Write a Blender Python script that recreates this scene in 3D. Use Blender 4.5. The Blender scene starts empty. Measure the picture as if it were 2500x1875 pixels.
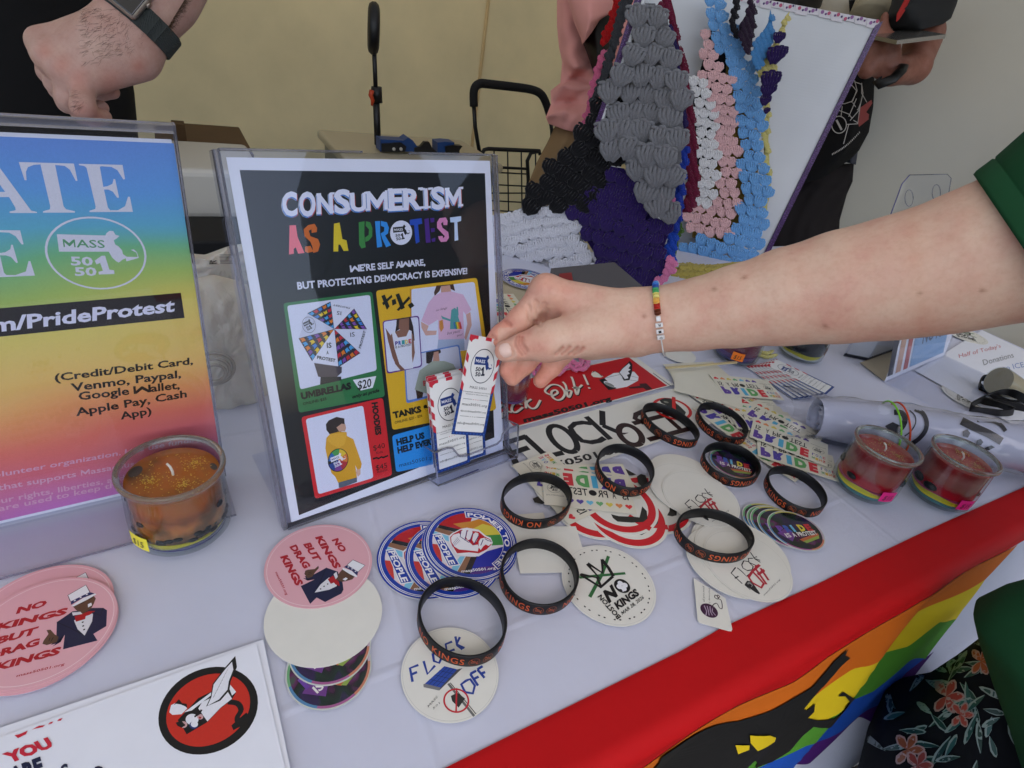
import bpy, bmesh, math, random
import numpy as np
from mathutils import Vector, Matrix
from mathutils.geometry import tessellate_polygon
rnd = random.Random(7)
S = bpy.context.scene
COLL = S.collection
PI = math.pi
# ------------------------------------------------------------------ camera
T = 0.75                       # table top height
W, H, F = 2500, 1875, 1376.0   # photograph size and focal length in its pixels
PITCH, ROLL, CZ = .5645, .188, T + .375
_cp, _sp = math.cos(PITCH), math.sin(PITCH)
FWD = np.array([0, _cp, -_sp]); _ri = np.array([1., 0, 0]); _up = np.cross(_ri, FWD)
RT = math.cos(ROLL)*_ri + math.sin(ROLL)*_up
UP = -math.sin(ROLL)*_ri + math.cos(ROLL)*_up
CAM = np.array([0, 0, CZ])
cd = bpy.data.cameras.new('camera'); cam = bpy.data.objects.new('camera', cd); COLL.objects.link(cam)
cd.sensor_width = 36; cd.lens = F/W*36; cd.clip_start = .02; cd.clip_end = 400
M4 = Matrix([[RT[0], UP[0], -FWD[0], 0], [RT[1], UP[1], -FWD[1], 0], [RT[2], UP[2], -FWD[2], CZ], [0, 0, 0, 1]])
cam.matrix_world = M4
S.camera = cam
# ------------------------------------------------------------------ light
wd = bpy.data.worlds.new('World'); S.world = wd; wd.use_nodes = True
nt = wd.node_tree; nt.nodes.clear()
sky = nt.nodes.new('ShaderNodeTexSky'); sky.sky_type = 'NISHITA'; sky.sun_disc = False
SUN_EL, SUN_ROT = math.radians(58), math.radians(165)
sky.sun_elevation = SUN_EL; sky.sun_rotation = SUN_ROT; sky.air_density = 1.0; sky.dust_density = 3.0; sky.ozone_density = 1.0
bg = nt.nodes.new('ShaderNodeBackground'); bg.inputs[1].default_value = .15
wo = nt.nodes.new('ShaderNodeOutputWorld')
nt.links.new(sky.outputs[0], bg.inputs[0]); nt.links.new(bg.outputs[0], wo.inputs[0])
sl = bpy.data.lights.new('sun', 'SUN'); sl.energy = 1.5; sl.angle = math.radians(14); sl.color = (1, .96, .9)
so = bpy.data.objects.new('sun', sl); COLL.objects.link(so)
_sd = Vector((math.sin(SUN_ROT)*math.cos(SUN_EL), math.cos(SUN_ROT)*math.cos(SUN_EL), math.sin(SUN_EL)))
so.rotation_euler = _sd.to_track_quat('Z', 'Y').to_euler(); so.location = (0, -2, 5)
S.view_settings.view_transform = 'Standard'; S.view_settings.look = 'None'; S.view_settings.gamma = 1
S.view_settings.use_curve_mapping = False; S.view_settings.exposure = 1.25
S.render.engine = 'CYCLES'
S.cycles.max_bounces = 8; S.cycles.diffuse_bounces = 4; S.cycles.glossy_bounces = 4
S.cycles.transmission_bounces = 8; S.cycles.transparent_max_bounces = 24
S.cycles.caustics_reflective = False; S.cycles.caustics_refractive = False
S.cycles.sample_clamp_indirect = 6
# ------------------------------------------------------------------ picture-measured geometry
def ray(x, y): return FWD + RT*((x-W/2)/F) - UP*((y-H/2)/F)
def Q(x, y, d): return CAM + ray(x, y)*d                 # the point d metres in front of the lens plane
def tz(x, y, z=0.):                                      # the point at height z above the table top
    d = ray(x, y); return CAM + d*((T+z-CZ)/d[2])
def onp(x, y, o, n):
    d = ray(x, y); return CAM + d*(np.dot(np.asarray(o)-CAM, n)/np.dot(d, n))
def nrm(v): v = np.asarray(v, float); return v/np.linalg.norm(v)
E1 = np.array([math.cos(.586), math.sin(.586), 0]); N1 = np.array([-math.sin(.586), math.cos(.586), 0])   # along and across the table
def tab(e, n, z=0.): return E1*e + N1*n + np.array([0, 0, T+z])
# ------------------------------------------------------------------ objects
def tag(o, label=None, cat=None, group=None, kind=None):
    if label: o['label'] = label
    if cat: o['category'] = cat
    if group: o['group'] = group
    if kind: o['kind'] = kind
    return o
def empty(name, loc=(0, 0, 0), label=None, cat=None, group=None, rz=0):
    o = bpy.data.objects.new(name, None); COLL.objects.link(o); o.location = Vector(loc); o.rotation_euler[2] = rz
    o.empty_display_size = .02
    return tag(o, label, cat, group)
def link(name, me, m=None, parent=None, loc=None):
    o = bpy.data.objects.new(name, me); COLL.objects.link(o)
    if m is not None and not me.materials: me.materials.append(m)
    if parent is not None:
        o.parent = parent
        if loc is None:                                   # vertices were given in world space
            o.matrix_parent_inverse = parent_world(parent).inverted()
    if loc is not None: o.location = Vector(loc)
    return o
def parent_world(p):
    m = Matrix.LocRotScale(p.location, p.rotation_euler, p.scale)
    if p.parent: m = parent_world(p.parent) @ p.matrix_parent_inverse @ m
    return m
def mesh(name, vs, fs, m=None, parent=None, smooth=False, cols=None, loc=None, sharp=None):
    me = bpy.data.meshes.new(name); me.from_pydata([tuple(map(float, v)) for v in vs], [], [tuple(f) for f in fs]); me.update()
    if smooth:
        me.polygons.foreach_set('use_smooth', [True]*len(me.polygons))
        if sharp: me.set_sharp_from_angle(angle=math.radians(sharp))
    if cols is not None:                                  # one colour per face or per vertex
        if len(cols) == len(fs) and len(cols) != len(vs):
            a = me.color_attributes.new('Col', 'FLOAT_COLOR', 'CORNER'); d = []
            for p in me.polygons: d += list(cols[p.index])*p.loop_total
            a.data.foreach_set('color', d)
        else:
            a = me.color_attributes.new('Col', 'FLOAT_COLOR', 'POINT'); a.data.foreach_set('color', np.asarray(cols, np.float32).ravel())
    return link(name, me, m, parent, loc)
def copy_tree(o, parent=None, **kw):
    c = o.copy(); COLL.objects.link(c); c.parent = parent
    for ch in o.children: copy_tree(ch, c)
    for k, v in kw.items(): c[k] = v
    return c
class MB:                                                 # collects pieces into ONE mesh
    def __init__(s): s.v = []; s.f = []; s.c = []
    def add(s, vs, fs, col=None):
        b = len(s.v); s.v += [tuple(map(float, v)) for v in vs]; s.f += [tuple(i+b for i in f) for f in fs]
        if col is not None: s.c += [col]*len(fs)
        return s
    def box(s, c, ax, ay, az, hx, hy, hz, col=None):
        c = np.asarray(c, float); ax, ay, az = map(lambda q: np.asarray(q, float), (ax, ay, az))
        vs = [c+ax*hx*i+ay*hy*j+az*hz*k for i in (-1, 1) for j in (-1, 1) for k in (-1, 1)]
        return s.add(vs, [(0, 1, 3, 2), (4, 6, 7, 5), (0, 4, 5, 1), (2, 3, 7, 6), (0, 2, 6, 4), (1, 5, 7, 3)], col)
    def tube(s, pts, r, n=10, cap=True, col=None, flat=1.0):
        pts = [np.asarray(p, float) for p in pts]; rs = r if hasattr(r, '__len__') else [r]*len(pts)
        vs = []; fs = []; t0 = nrm(pts[1]-pts[0]); a = np.cross(t0, [0, 0, 1.])
        if np.linalg.norm(a) < .05: a = np.cross(t0, [0, 1., 0])
        a = nrm(a)
        for i, p in enumerate(pts):
            t = nrm(pts[min(i+1, len(pts)-1)]-pts[max(i-1, 0)]); a = nrm(a-t*np.dot(a, t)); b = np.cross(t, a)
            for k in range(n):
                q = 2*PI*k/n; vs.append(p+(a*math.cos(q)*flat+b*math.sin(q))*rs[i])
        for i in range(len(pts)-1):
            for k in range(n): fs.append((i*n+k, i*n+(k+1) % n, (i+1)*n+(k+1) % n, (i+1)*n+k))
        if cap: fs += [tuple(range(n))[::-1], tuple((len(pts)-1)*n+k for k in range(n))]
        return s.add(vs, fs, col)
    def lathe(s, prof, c=(0, 0, 0), n=48, col=None, closed=False):
        vs = []; fs = []
        for r_, z in prof:
            for k in range(n): q = 2*PI*k/n; vs.append((c[0]+r_*math.cos(q), c[1]+r_*math.sin(q), c[2]+z))
        m = len(prof)
        for i in range(m if closed else m-1):
            j = (i+1) % m
            for k in range(n): fs.append((i*n+k, i*n+(k+1) % n, j*n+(k+1) % n, j*n+k))
        return s.add(vs, fs, col)
    def build(s, name, m=None, parent=None, smooth=False, sharp=None, loc=None):
        return mesh(name, s.v, s.f, m, parent, smooth, s.c if s.c else None, loc, sharp)
def bevel(o, w=.002, seg=2):
    md = o.modifiers.new('bevel', 'BEVEL'); md.width = w; md.segments = seg; md.limit_method = 'ANGLE'; return o
# ------------------------------------------------------------------ colours and materials
def srgb(h):
    h = h.lstrip('#'); c = [int(h[i:i+2], 16)/255 for i in (0, 2, 4)]
    return tuple((v/12.92 if v <= .04045 else ((v+.055)/1.055)**2.4) for v in c)+(1.,)
def C(h, k=1.0): c = srgb(h); return (c[0]*k, c[1]*k, c[2]*k, 1.)
class NT:
    def __init__(s, name):
        s.m = bpy.data.materials.new(name); s.m.use_nodes = True; s.t = s.m.node_tree
        s.b = s.t.nodes['Principled BSDF']; s.out = s.t.nodes['Material Output']
    def n(s, typ, **kw):
        nd = s.t.nodes.new(typ)
        for k, v in kw.items():
            if k in nd.inputs.keys(): nd.inputs[k].default_value = v
            else: setattr(nd, k, v)
        return nd
    def l(s, a, b): s.t.links.new(a, b)
    def coord(s, kind='Object', scale=None):
        tc = s.n('ShaderNodeTexCoord')
        if scale is None: return tc.outputs[kind]
        mp = s.n('ShaderNodeMapping'); mp.inputs['Scale'].default_value = scale; s.l(tc.outputs[kind], mp.inputs[0]); return mp.outputs[0]
    def noise(s, sc, vec=None, det=4, rough=.55):
        nd = s.n('ShaderNodeTexNoise'); nd.inputs['Scale'].default_value = sc; nd.inputs['Detail'].default_value = det; nd.inputs['Roughness'].default_value = rough
        s.l(vec if vec is not None else s.coord(), nd.inputs['Vector']); return nd.outputs['Fac']
    def ramp(s, fac, stops):
        r_ = s.n('ShaderNodeValToRGB'); e = r_.color_ramp.elements
        while len(e) < len(stops): e.new(.5)
        for i, (p, c) in enumerate(stops): e[i].position = p; e[i].color = c
        s.l(fac, r_.inputs[0]); return r_.outputs[0]
    def bump(s, h, strength=.3, dist=.001, prev=None):
        b = s.n('ShaderNodeBump'); b.inputs['Strength'].default_value = strength; b.inputs['Distance'].default_value = dist
        s.l(h, b.inputs['Height'])
        if prev is not None: s.l(prev, b.inputs['Normal'])
        s.l(b.outputs[0], s.b.inputs['Normal']); return b.outputs[0]
def mat(name, col, rough=.6, var=.0, vsc=40, bump=0., bsc=300, bdist=.0005, metal=0, spec=.5, trans=0., coat=0., sss=0., attr=False, sheen=0., ior=1.45, alpha=None):
    q = NT(name); b = q.b
    b.inputs['Roughness'].default_value = rough; b.inputs['Metallic'].default_value = metal
    b.inputs['Specular IOR Level'].default_value = spec; b.inputs['IOR'].default_value = ior
    b.inputs['Transmission Weight'].default_value = trans; b.inputs['Coat Weight'].default_value = coat
    b.inputs['Sheen Weight'].default_value = sheen
    if sss: b.inputs['Subsurface Weight'].default_value = sss; b.inputs['Subsurface Radius'].default_value = (1, .35, .2); b.inputs['Subsurface Scale'].default_value = .004
    if attr:
        a = q.n('ShaderNodeAttribute'); a.attribute_name = 'Col'; src = a.outputs['Color']
    else:
        rg = q.n('ShaderNodeRGB'); rg.outputs[0].default_value = col; src = rg.outputs[0]
    if var:
        nz = q.noise(vsc); r_ = q.ramp(nz, [(.3, (1-var,)*3+(1,)), (.7, (1+var*.4,)*3+(1,))])
        mx = q.n('ShaderNodeMix', data_type='RGBA', blend_type='MULTIPLY'); mx.inputs[0].default_value = 1
        q.l(src, mx.inputs[6]); q.l(r_, mx.inputs[7]); src = mx.outputs[2]
    q.l(src, b.inputs['Base Color'])
    if bump: q.bump(q.noise(bsc, det=3), bump, bdist)
    return q.m
def clear_mat(name, tint=(.96, .97, 1, 1), refl=.6, rough=.02):
    """thin clear plastic sheet: passes light straight on and mirrors by the Fresnel angle"""
    q = NT(name); t = q.t; t.nodes.remove(q.b)
    tr = q.n('ShaderNodeBsdfTransparent'); tr.inputs[0].default_value = tint
    gl = q.n('ShaderNodeBsdfGlossy'); gl.inputs['Roughness'].default_value = rough
    fr = q.n('ShaderNodeFresnel'); ge = q.n('ShaderNodeNewGeometry'); mi = q.n('ShaderNodeMath', operation='MULTIPLY_ADD'); q.l(ge.outputs['Backfacing'], mi.inputs[0]); mi.inputs[1].default_value = 1/1.49-1.49; mi.inputs[2].default_value = 1.49; q.l(mi.outputs[0], fr.inputs[0])
    mt = q.n('ShaderNodeMath', operation='MULTIPLY'); mt.inputs[1].default_value = refl; q.l(fr.outputs[0], mt.inputs[0])
    nz = q.noise(14, det=2); bp = q.n('ShaderNodeBump'); bp.inputs['Strength'].default_value = .12; bp.inputs['Distance'].default_value = .002
    q.l(nz, bp.inputs['Height']); q.l(bp.outputs[0], gl.inputs['Normal'])
    mx = q.n('ShaderNodeMixShader'); q.l(mt.outputs[0], mx.inputs[0]); q.l(tr.outputs[0], mx.inputs[1]); q.l(gl.outputs[0], mx.inputs[2])
    q.l(mx.outputs[0], q.out.inputs[0]); return q.m
PRINT = mat('printed_ink', (1, 1, 1, 1), .42, attr=True, var=.05, vsc=900)
PRINT_GLOSS = mat('glossy_print', (1, 1, 1, 1), .2, attr=True, coat=.3)
PAPER = mat('white_vinyl', C('#dedcd2'), .45, var=.03, vsc=60)
PAPERW = mat('white_paper', C('#e4e6ee'), .5, var=.02, vsc=50)
CLEAR = clear_mat('clear_acrylic')
EDGE = mat('acrylic_edge', C('#c8c8d6'), .08, trans=.85, ior=1.3)
# ------------------------------------------------------------------ flat print
_tc = {}; TM2 = [bpy.data.materials.new('glyph_a'), bpy.data.materials.new('glyph_b')]
def text_shape(body, bold=0., shear=0., res=3, space=1.):
    key = (body, bold, shear, res, space)
    if key in _tc: return _tc[key]
    cu = bpy.data.curves.new('t', 'FONT'); cu.body = body; cu.offset = bold; cu.shear = shear; cu.resolution_u = res; cu.size = 1; cu.space_character = space
    fix = bold > 0 and any(c in body for c in 'MW')
    if fix:
        for q in (0, 1): cu.materials.append(TM2[q])
        for i, c in enumerate(body): cu.body_format[i].material_index = 1 if c in 'MW' else 0
    ob = bpy.data.objects.new('t', cu); me = bpy.data.meshes.new_from_object(ob)
    v = np.zeros(len(me.vertices)*3); me.vertices.foreach_get('co', v); v = v.reshape(-1, 3)[:, :2]
    f = [tuple(p.vertices) for p in me.polygons if not (fix and p.material_index == 1)]
    if fix:                                               # heavy M and W drawn as plain outlines
        cu.offset = 0; m2 = bpy.data.meshes.new_from_object(ob); isl = [sorted({i for i in p.vertices}) for p in m2.polygons if p.material_index == 1]; g = []
        for s_ in isl:
            for h in g:
                if h & set(s_): h |= set(s_); break
            else: g.append(set(s_))
        ch = True
        while ch:
            ch = False
            for i in range(len(g)):
                for j in range(i+1, len(g)):
                    if g[i] & g[j]: g[i] |= g[j]; del g[j]; ch = True; break
                if ch: break
        g = sorted(g, key=lambda q: min(m2.vertices[i].co.x for i in q)); cs = [c for c in body if c in 'MW']; vl = v.tolist()
        for q, c in zip(g, cs):
            X = [m2.vertices[i].co.x for i in q]; Y = [m2.vertices[i].co.y for i in q]; x0, x1, y0, y1 = min(X)-bold*.6, max(X)+bold*.6, min(Y)-bold*.6, max(Y)+bold*.6; t = min(.34, .10+bold*1.7)
            o = [(0, 0), (0, 1), (t*1.15, 1), (.5, .52), (1-t*1.15, 1), (1, 1), (1, 0), (1-t, 0), (1-t, .62), (.5+t*.28, .12), (.5-t*.28, .12), (t, .62), (t, 0)]
            if c == 'W': o = [(a, 1-b) for a, b in o]
            b0 = len(vl); vl += [[x0+a*(x1-x0), y0+b*(y1-y0)] for a, b in o]; f += [tuple(b0+i for i in tr) for tr in tessellate_polygon([[Vector((a*1000, b*1000, 0)) for a, b in o]])]
        v = np.array(vl); bpy.data.meshes.remove(m2)
    bpy.data.objects.remove(ob); bpy.data.curves.remove(cu); bpy.data.meshes.remove(me)
    if len(v):
        x0, x1 = v[:, 0].min(), v[:, 0].max(); v = v.copy(); v[:, 0] = (v[:, 0]-x0)/(x1-x0); v[:, 1] = v[:, 1]/.72   # y: 0 baseline, 1 capital height
        _tc[key] = (v, f, (x1-x0)/.72)
    else: _tc[key] = (v, f, 1)
    return _tc[key]
class Print:
    """flat shapes on a plane with origin o and axes a, b (metres); px() measures the plane from the photograph"""
    def __init__(s, o, a, b, lift=.000006):
        s.o = np.asarray(o, float); s.a = nrm(a); s.b = nrm(b); s.n = np.cross(s.a, s.b); s.lift = lift; s.v = []; s.f = []; s.c = []; s.k = 0
        s.inpx = False
    def px(s, x, y):
        p = onp(x, y, s.o, s.n)-s.o; return np.array([p@s.a, p@s.b])
    def P(s, p): return s.px(*p) if s.inpx else np.asarray(p, float)
    def _put(s, uv, fs, col, z=None):
        s.k += 1; h = s.lift*s.k if z is None else z
        b = len(s.v); s.v += [s.o+s.a*u+s.b*v+s.n*h for u, v in uv]
        for f in fs:
            p = [uv[i] for i in f]; ar = sum(p[i][0]*p[(i+1) % len(p)][1]-p[(i+1) % len(p)][0]*p[i][1] for i in range(len(p)))
            s.f.append(tuple(i+b for i in (f if ar > 0 else f[::-1]))); s.c.append(col)
    def poly(s, pts, col, holes=(), same=False):
        uv = [s.P(p) for p in pts]; hs = [[s.P(p) for p in h] for h in holes]
        allp = uv[:]; 
        for h in hs: allp += h
        tr = tessellate_polygon([[Vector((p[0]*1000, p[1]*1000, 0)) for p in q] for q in [uv]+hs])
        if same: s.k -= 1
        s._put(allp, tr, col); return s
    def quad(s, pts, col): return s.poly(pts, col)
    def ell(s, c, rx, ry=None, col=None, n=40, rot=0., ring=None, a0=0, a1=2*PI):
        ry = ry or rx; c = s.P(c)
        def cir(k): return [c+np.array([rx*k*math.cos(t)*math.cos(rot)-ry*k*math.sin(t)*math.sin(rot), rx*k*math.cos(t)*math.sin(rot)+ry*k*math.sin(t)*math.cos(rot)]) for t in [a0+(a1-a0)*i/n for i in range(n+1)]]
        if ring is None: uv = cir(1)[:-1] if a1-a0 > 6.28 else cir(1); s._put(uv, [tuple(range(len(uv)))], col)
        else:
            o_, i_ = cir(1), cir(ring); uv = o_+i_; m = n+1
            s._put(uv, [(i, i+1, m+i+1, m+i) for i in range(n)], col)
        return s
    def line(s, pts, w, col, closed=False, taper=False):
        p = [s.P(q) for q in pts]; m = len(p); L = []; R_ = []
        for i in range(m):
            if closed: t = p[(i+1) % m]-p[i-1]
            else: t = p[min(i+1, m-1)]-p[max(i-1, 0)]
            t = t/(np.linalg.norm(t)+1e-12); nn = np.array([-t[1], t[0]]); ww = w/2*((.35+.65*math.sin(PI*(i+.5)/m)) if taper else 1)
            L.append(p[i]+nn*ww); R_.append(p[i]-nn*ww)
        rng = range(m if closed else m-1)
        s._put(L+R_, [(i, (i+1) % m, m+(i+1) % m, m+i) for i in rng], col); return s
    def text(s, body, p0, p1, h, col, bold=0., shear=0., res=2, space=1., jit=0., fit=None):
        """p0, p1: ends of the baseline; h: capital height in metres, or a point p2 above p0"""
        v, f, ar = text_shape(body, bold, shear, res, space)
        if not len(f): return s
        a = s.P(p0); b = s.P(p1); ex = b-a
        if hasattr(h, '__len__'): ey = s.P(h)-a
        else: ey = np.array([-ex[1], ex[0]])/np.linalg.norm(ex)*h
        uv = a+v[:, :1]*ex+v[:, 1:]*ey
        s._put(list(uv), f, col); return s
    def arctext(s, body, c, r_, h, t0, t1, col, bold=0., res=2, inward=False):
        v, f, ar = text_shape(body, bold, 0, res); c = s.P(c); uv = []
        for x, y in v:
            t = t0+(t1-t0)*x; rr = r_+(h*y if not inward else -h*y); uv.append(c+np.array([math.cos(t), math.sin(t)])*rr)
        s._put(uv, f, col); return s
    def heart(s, c, w, col, rot=0.):
        c = s.P(c); pts = []
        for i in range(18):
            t = 2*PI*i/18; x = 16*math.sin(t)**3; y = 13*math.cos(t)-5*math.cos(2*t)-2*math.cos(3*t)-math.cos(4*t)
            x, y = x*w/32, y*w/32; pts.append(c+np.array([x*math.cos(rot)-y*math.sin(rot), x*math.sin(rot)+y*math.cos(rot)]))
        s._put(pts, tess(pts), col); return s
    def build(s, name, parent=None, m=None):
        return mesh(name, s.v, s.f, m or PRINT, parent, False, s.c)
def tess(pts): return tessellate_polygon([[Vector((p[0]*1000, p[1]*1000, 0)) for p in pts]])
BLK = C('#0c0b0e'); WHT = C('#e6e6ea'); NAVY = C('#17306e'); RED = C('#c01a28')
# the outline of the state in the emblem, 0..1 box: banner left, cape right
_zs = lambda X, Y: ((X-755)/375, (540-Y)/290)
STATE = [_zs(*p) for p in [(475, 400), (820, 388), (830, 368), (852, 350), (880, 350), (895, 378), (925, 385), (905, 405), (880, 422), (890, 455), (915, 470), (940, 500), (945, 530), (975, 550), (1060, 548), (1050, 512), (1008, 492), (1030, 486), (1055, 508), (1068, 555), (1000, 578), (970, 588), (965, 562), (940, 575), (910, 600), (890, 590), (860, 560), (838, 515), (478, 532)]]
def emblem(P, c, ex, ey, col, ink, ring=True, sc=1.):
    """the round MASS 50 50 1 mark; c centre, ex/ey half-axes as 2D vectors in plane metres"""
    c = np.asarray(c, float); ex = np.asarray(ex, float); ey = np.asarray(ey, float); keep = P.inpx; P.inpx = False
    if ring:
        n = 44; o_ = [c+ex*math.cos(2*PI*i/n)+ey*math.sin(2*PI*i/n) for i in range(n+1)]; i_ = [c+(ex*math.cos(2*PI*i/n)+ey*math.sin(2*PI*i/n))*.955 for i in range(n+1)]
        P._put(o_+i_, [(i, i+1, n+2+i, n+1+i) for i in range(n)], col)
    def m(x, y): return c+ex*x*sc+ey*y*sc
    z = lambda X, Y: m(*_zs(X, Y))
    P.poly([m(*p) for p in STATE], col)
    P.text('MASS', z(512, 494), z(812, 486), z(510, 432), ink, bold=.012)
    P.text('50', z(553, 634), z(715, 630), z(551, 566), col, bold=.03)
    P.text('50', z(575, 718), z(737, 713), z(573, 650), col, bold=.03)
    P.poly([z(728, 592), (z(782, 550)), z(808, 548), z(835, 662), z(870, 665), z(872, 697), z(752, 704), z(750, 682), z(785, 672), z(768, 608), z(740, 622)], col)
    P.inpx = keep
def sheet(name, pts, th, m, parent=None, z=0.):
    """a thin sheet with real thickness from a world-space outline"""
    pts = [np.asarray(p, float) for p in pts]; nn = np.zeros(3)
    for i in range(len(pts)): nn += np.cross(pts[i], pts[(i+1) % len(pts)])
    nn = nrm(nn); a = nrm(pts[1]-pts[0]); b = np.cross(nn, a)
    tr = tessellate_polygon([[Vector(((p-pts[0])@a*1000, (p-pts[0])@b*1000, 0)) for p in pts]]); n = len(pts)
    fs = []
    for t in tr:
        q = [pts[i] for i in t]; s_ = np.cross(q[1]-q[0], q[2]-q[0])@nn
        t = t if s_ > 0 else t[::-1]; fs.append(tuple(t)); fs.append(tuple(i+n for i in t[::-1]))
    fs += [(i+n, (i+1) % n+n, (i+1) % n, i) for i in range(n)]
    return mesh(name, [p+nn*z for p in pts]+[p+nn*(z-th) for p in pts], fs, m, parent)
# ================================================================== setting
def fabric(name, col, tl=.0, bsc=900, bst=.25, var=.04, vsc=6, rough=.85, sheen=.0):
    q = NT(name); b = q.b; b.inputs['Roughness'].default_value = rough; b.inputs['Specular IOR Level'].default_value = .2; b.inputs['Sheen Weight'].default_value = sheen
    rg = q.ramp(q.noise(vsc, det=5), [(.3, tuple(c*(1-var) for c in col[:3])+(1,)), (.7, tuple(min(1, c*(1+var)) for c in col[:3])+(1,))])
    q.l(rg, b.inputs['Base Color'])
    w1 = q.n('ShaderNodeTexWave', wave_type='BANDS', bands_direction='X'); w2 = q.n('ShaderNodeTexWave', wave_type='BANDS', bands_direction='Y')
    for w_ in (w1, w2): w_.inputs['Scale'].default_value = bsc; w_.inputs['Distortion'].default_value = 1.; q.l(q.coord(), w_.inputs['Vector'])
    ad = q.n('ShaderNodeMath', operation='ADD'); q.l(w1.outputs['Fac'], ad.inputs[0]); q.l(w2.outputs['Fac'], ad.inputs[1])
    n1 = q.bump(ad.outputs[0], bst, .0003); q.bump(q.noise(22, det=3), .25, .004, n1)
    if tl:
        tb = q.n('ShaderNodeBsdfTranslucent'); tb.inputs[0].default_value = col; mx = q.n('ShaderNodeMixShader'); mx.inputs[0].default_value = tl
        q.l(b.outputs[0], mx.inputs[1]); q.l(tb.outputs[0], mx.inputs[2]); q.l(mx.outputs[0], q.out.inputs[0])
    return q.m
def ground_mat():
    q = NT('trodden_ground'); b = q.b; b.inputs['Roughness'].default_value = .95
    n1 = q.noise(18, det=8, rough=.7); q.l(q.ramp(n1, [(.35, C('#1c1a18')), (.55, C('#3a352c')), (.7, C('#4a4a34'))]), b.inputs['Base Color'])
    q.bump(q.noise(60, det=6), .8, .01); return q.m
g = mesh('ground', [(-60, -60, 0), (60, -60, 0), (60, 60, 0), (-60, 60, 0)], [(0, 1, 2, 3)], ground_mat()); g['kind'] = 'structure'
CANVAS = fabric('cream_canvas', C('#e2c894'), tl=.33, bsc=500, bst=.15, var=.11, vsc=5)
CANVAS2 = fabric('grey_canvas', C('#d2c8b4'), tl=.26, bsc=500, bst=.15, var=.05, vsc=3)
ROOF = fabric('canopy_fabric', C('#d0cec8'), tl=.28, bsc=300)
def wall(name, p0, p1, z0, z1, m, disp, label, nu=150, nv=70):
    p0, p1 = np.array(p0), np.array(p1); d = p1-p0; nn = nrm(np.cross(d, [0, 0, 1])); vs = []; fs = []
    for j in range(nv+1):
        for i in range(nu+1):
            s, t = i/nu, j/nv; p = p0+d*s+np.array([0, 0, z0+(z1-z0)*t]); vs.append(p+nn*disp(s*np.linalg.norm(d), t*(z1-z0)))
    for j in range(nv):
        for i in range(nu): a = j*(nu+1)+i; fs.append((a, a+1, a+nu+2, a+nu+1))
    o = mesh(name, vs, fs, m, smooth=True); o['label'] = label; o['category'] = 'tent wall'; return o
EW, NW = 1.85, 2.15
def dl(a, z): return .012*math.sin(a*5+z*3)+.006*math.sin(a*13-z*7)+.004*math.sin(z*9+a*2)
def dr(a, z):
    k = a*.55-z*.30
    return .075*math.sin(k*8)*abs(math.sin(k*4+.5))+.035*math.sin(k*21+.6*math.sin(a*3))+.025*math.sin(a*11-z*9+1)+.012*math.sin(a*3+z*14)
wall('tent_wall', (E1*-2.6+N1*NW), (E1*(EW+.2)+N1*NW), 0, 2.15, CANVAS, dl, 'cream canvas back wall of the tent behind the ring light and cart')
wall('tent_wall', (E1*(EW-.03)+N1*(NW+.25)), (E1*(EW-.03)+N1*-.6), 0, 2.15, CANVAS2, dr, 'pale grey canvas side wall with deep slanting folds behind the right end')
# seam of the back wall
mb = MB(); mb.tube([E1*1.02+N1*(NW-.02)+np.array([0, 0, z]) for z in (0, .6, 1.2, 2.1)], .006, 6)
tag(mb.build('wall_seam', CANVAS), 'stitched vertical seam cord on the cream back canvas beside the pink shirt', 'seam')
rf = [E1*-2.6+N1*-1.05+np.array([0, 0, 2.2]), E1*EW+N1*-1.05+np.array([0, 0, 2.2]), E1*EW+N1*NW+np.array([0, 0, 2.2]), E1*-2.6+N1*NW+np.array([0, 0, 2.2]), E1*-.4+N1*.85+np.array([0, 0, 3.1])]
o = mesh('tent_roof', rf, [(0, 1, 4), (1, 2, 4), (2, 3, 4), (3, 0, 4)], ROOF); o['label'] = 'white peaked canopy roof over the stall'; o['category'] = 'canopy'
# ------------------------------------------------------------------ table and cloth
NE = .088
def bulge(e, z):
    """outward swell of the hanging cloth at distance e along the edge and height z (below 0) from the top"""
    k = min(1, max(0, -z/.12))
    return k*(.012*math.sin(e*16+.6)+.006*math.sin(e*37-z*8))+.10*min(.36, max(0, -z))*(.2+.8*max(0, (e-.5))**.5 if e > .5 else .2)
def edge_pt(e, s, off=0.):
    """s>0: distance in from the edge on the top; s<0: distance down the drop; the edge is rounded"""
    R_ = .012
    if s >= 0:
        return E1*e+N1*(NE+R_+s)+np.array([0, 0, T+off])
    q = -s/R_
    if q < PI/2: return E1*e+N1*(NE+R_-(R_+off)*math.sin(q))+np.array([0, 0, T-R_+(R_+off)*math.cos(q)])
    z = -R_-(-s-R_*PI/2); return E1*e+N1*(NE-bulge(e, z)-off)+np.array([0, 0, T+z])
CLOTH = fabric('white_tablecloth', C('#d4d6e6'), bsc=700, bst=.5, var=.035, vsc=9)
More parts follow.
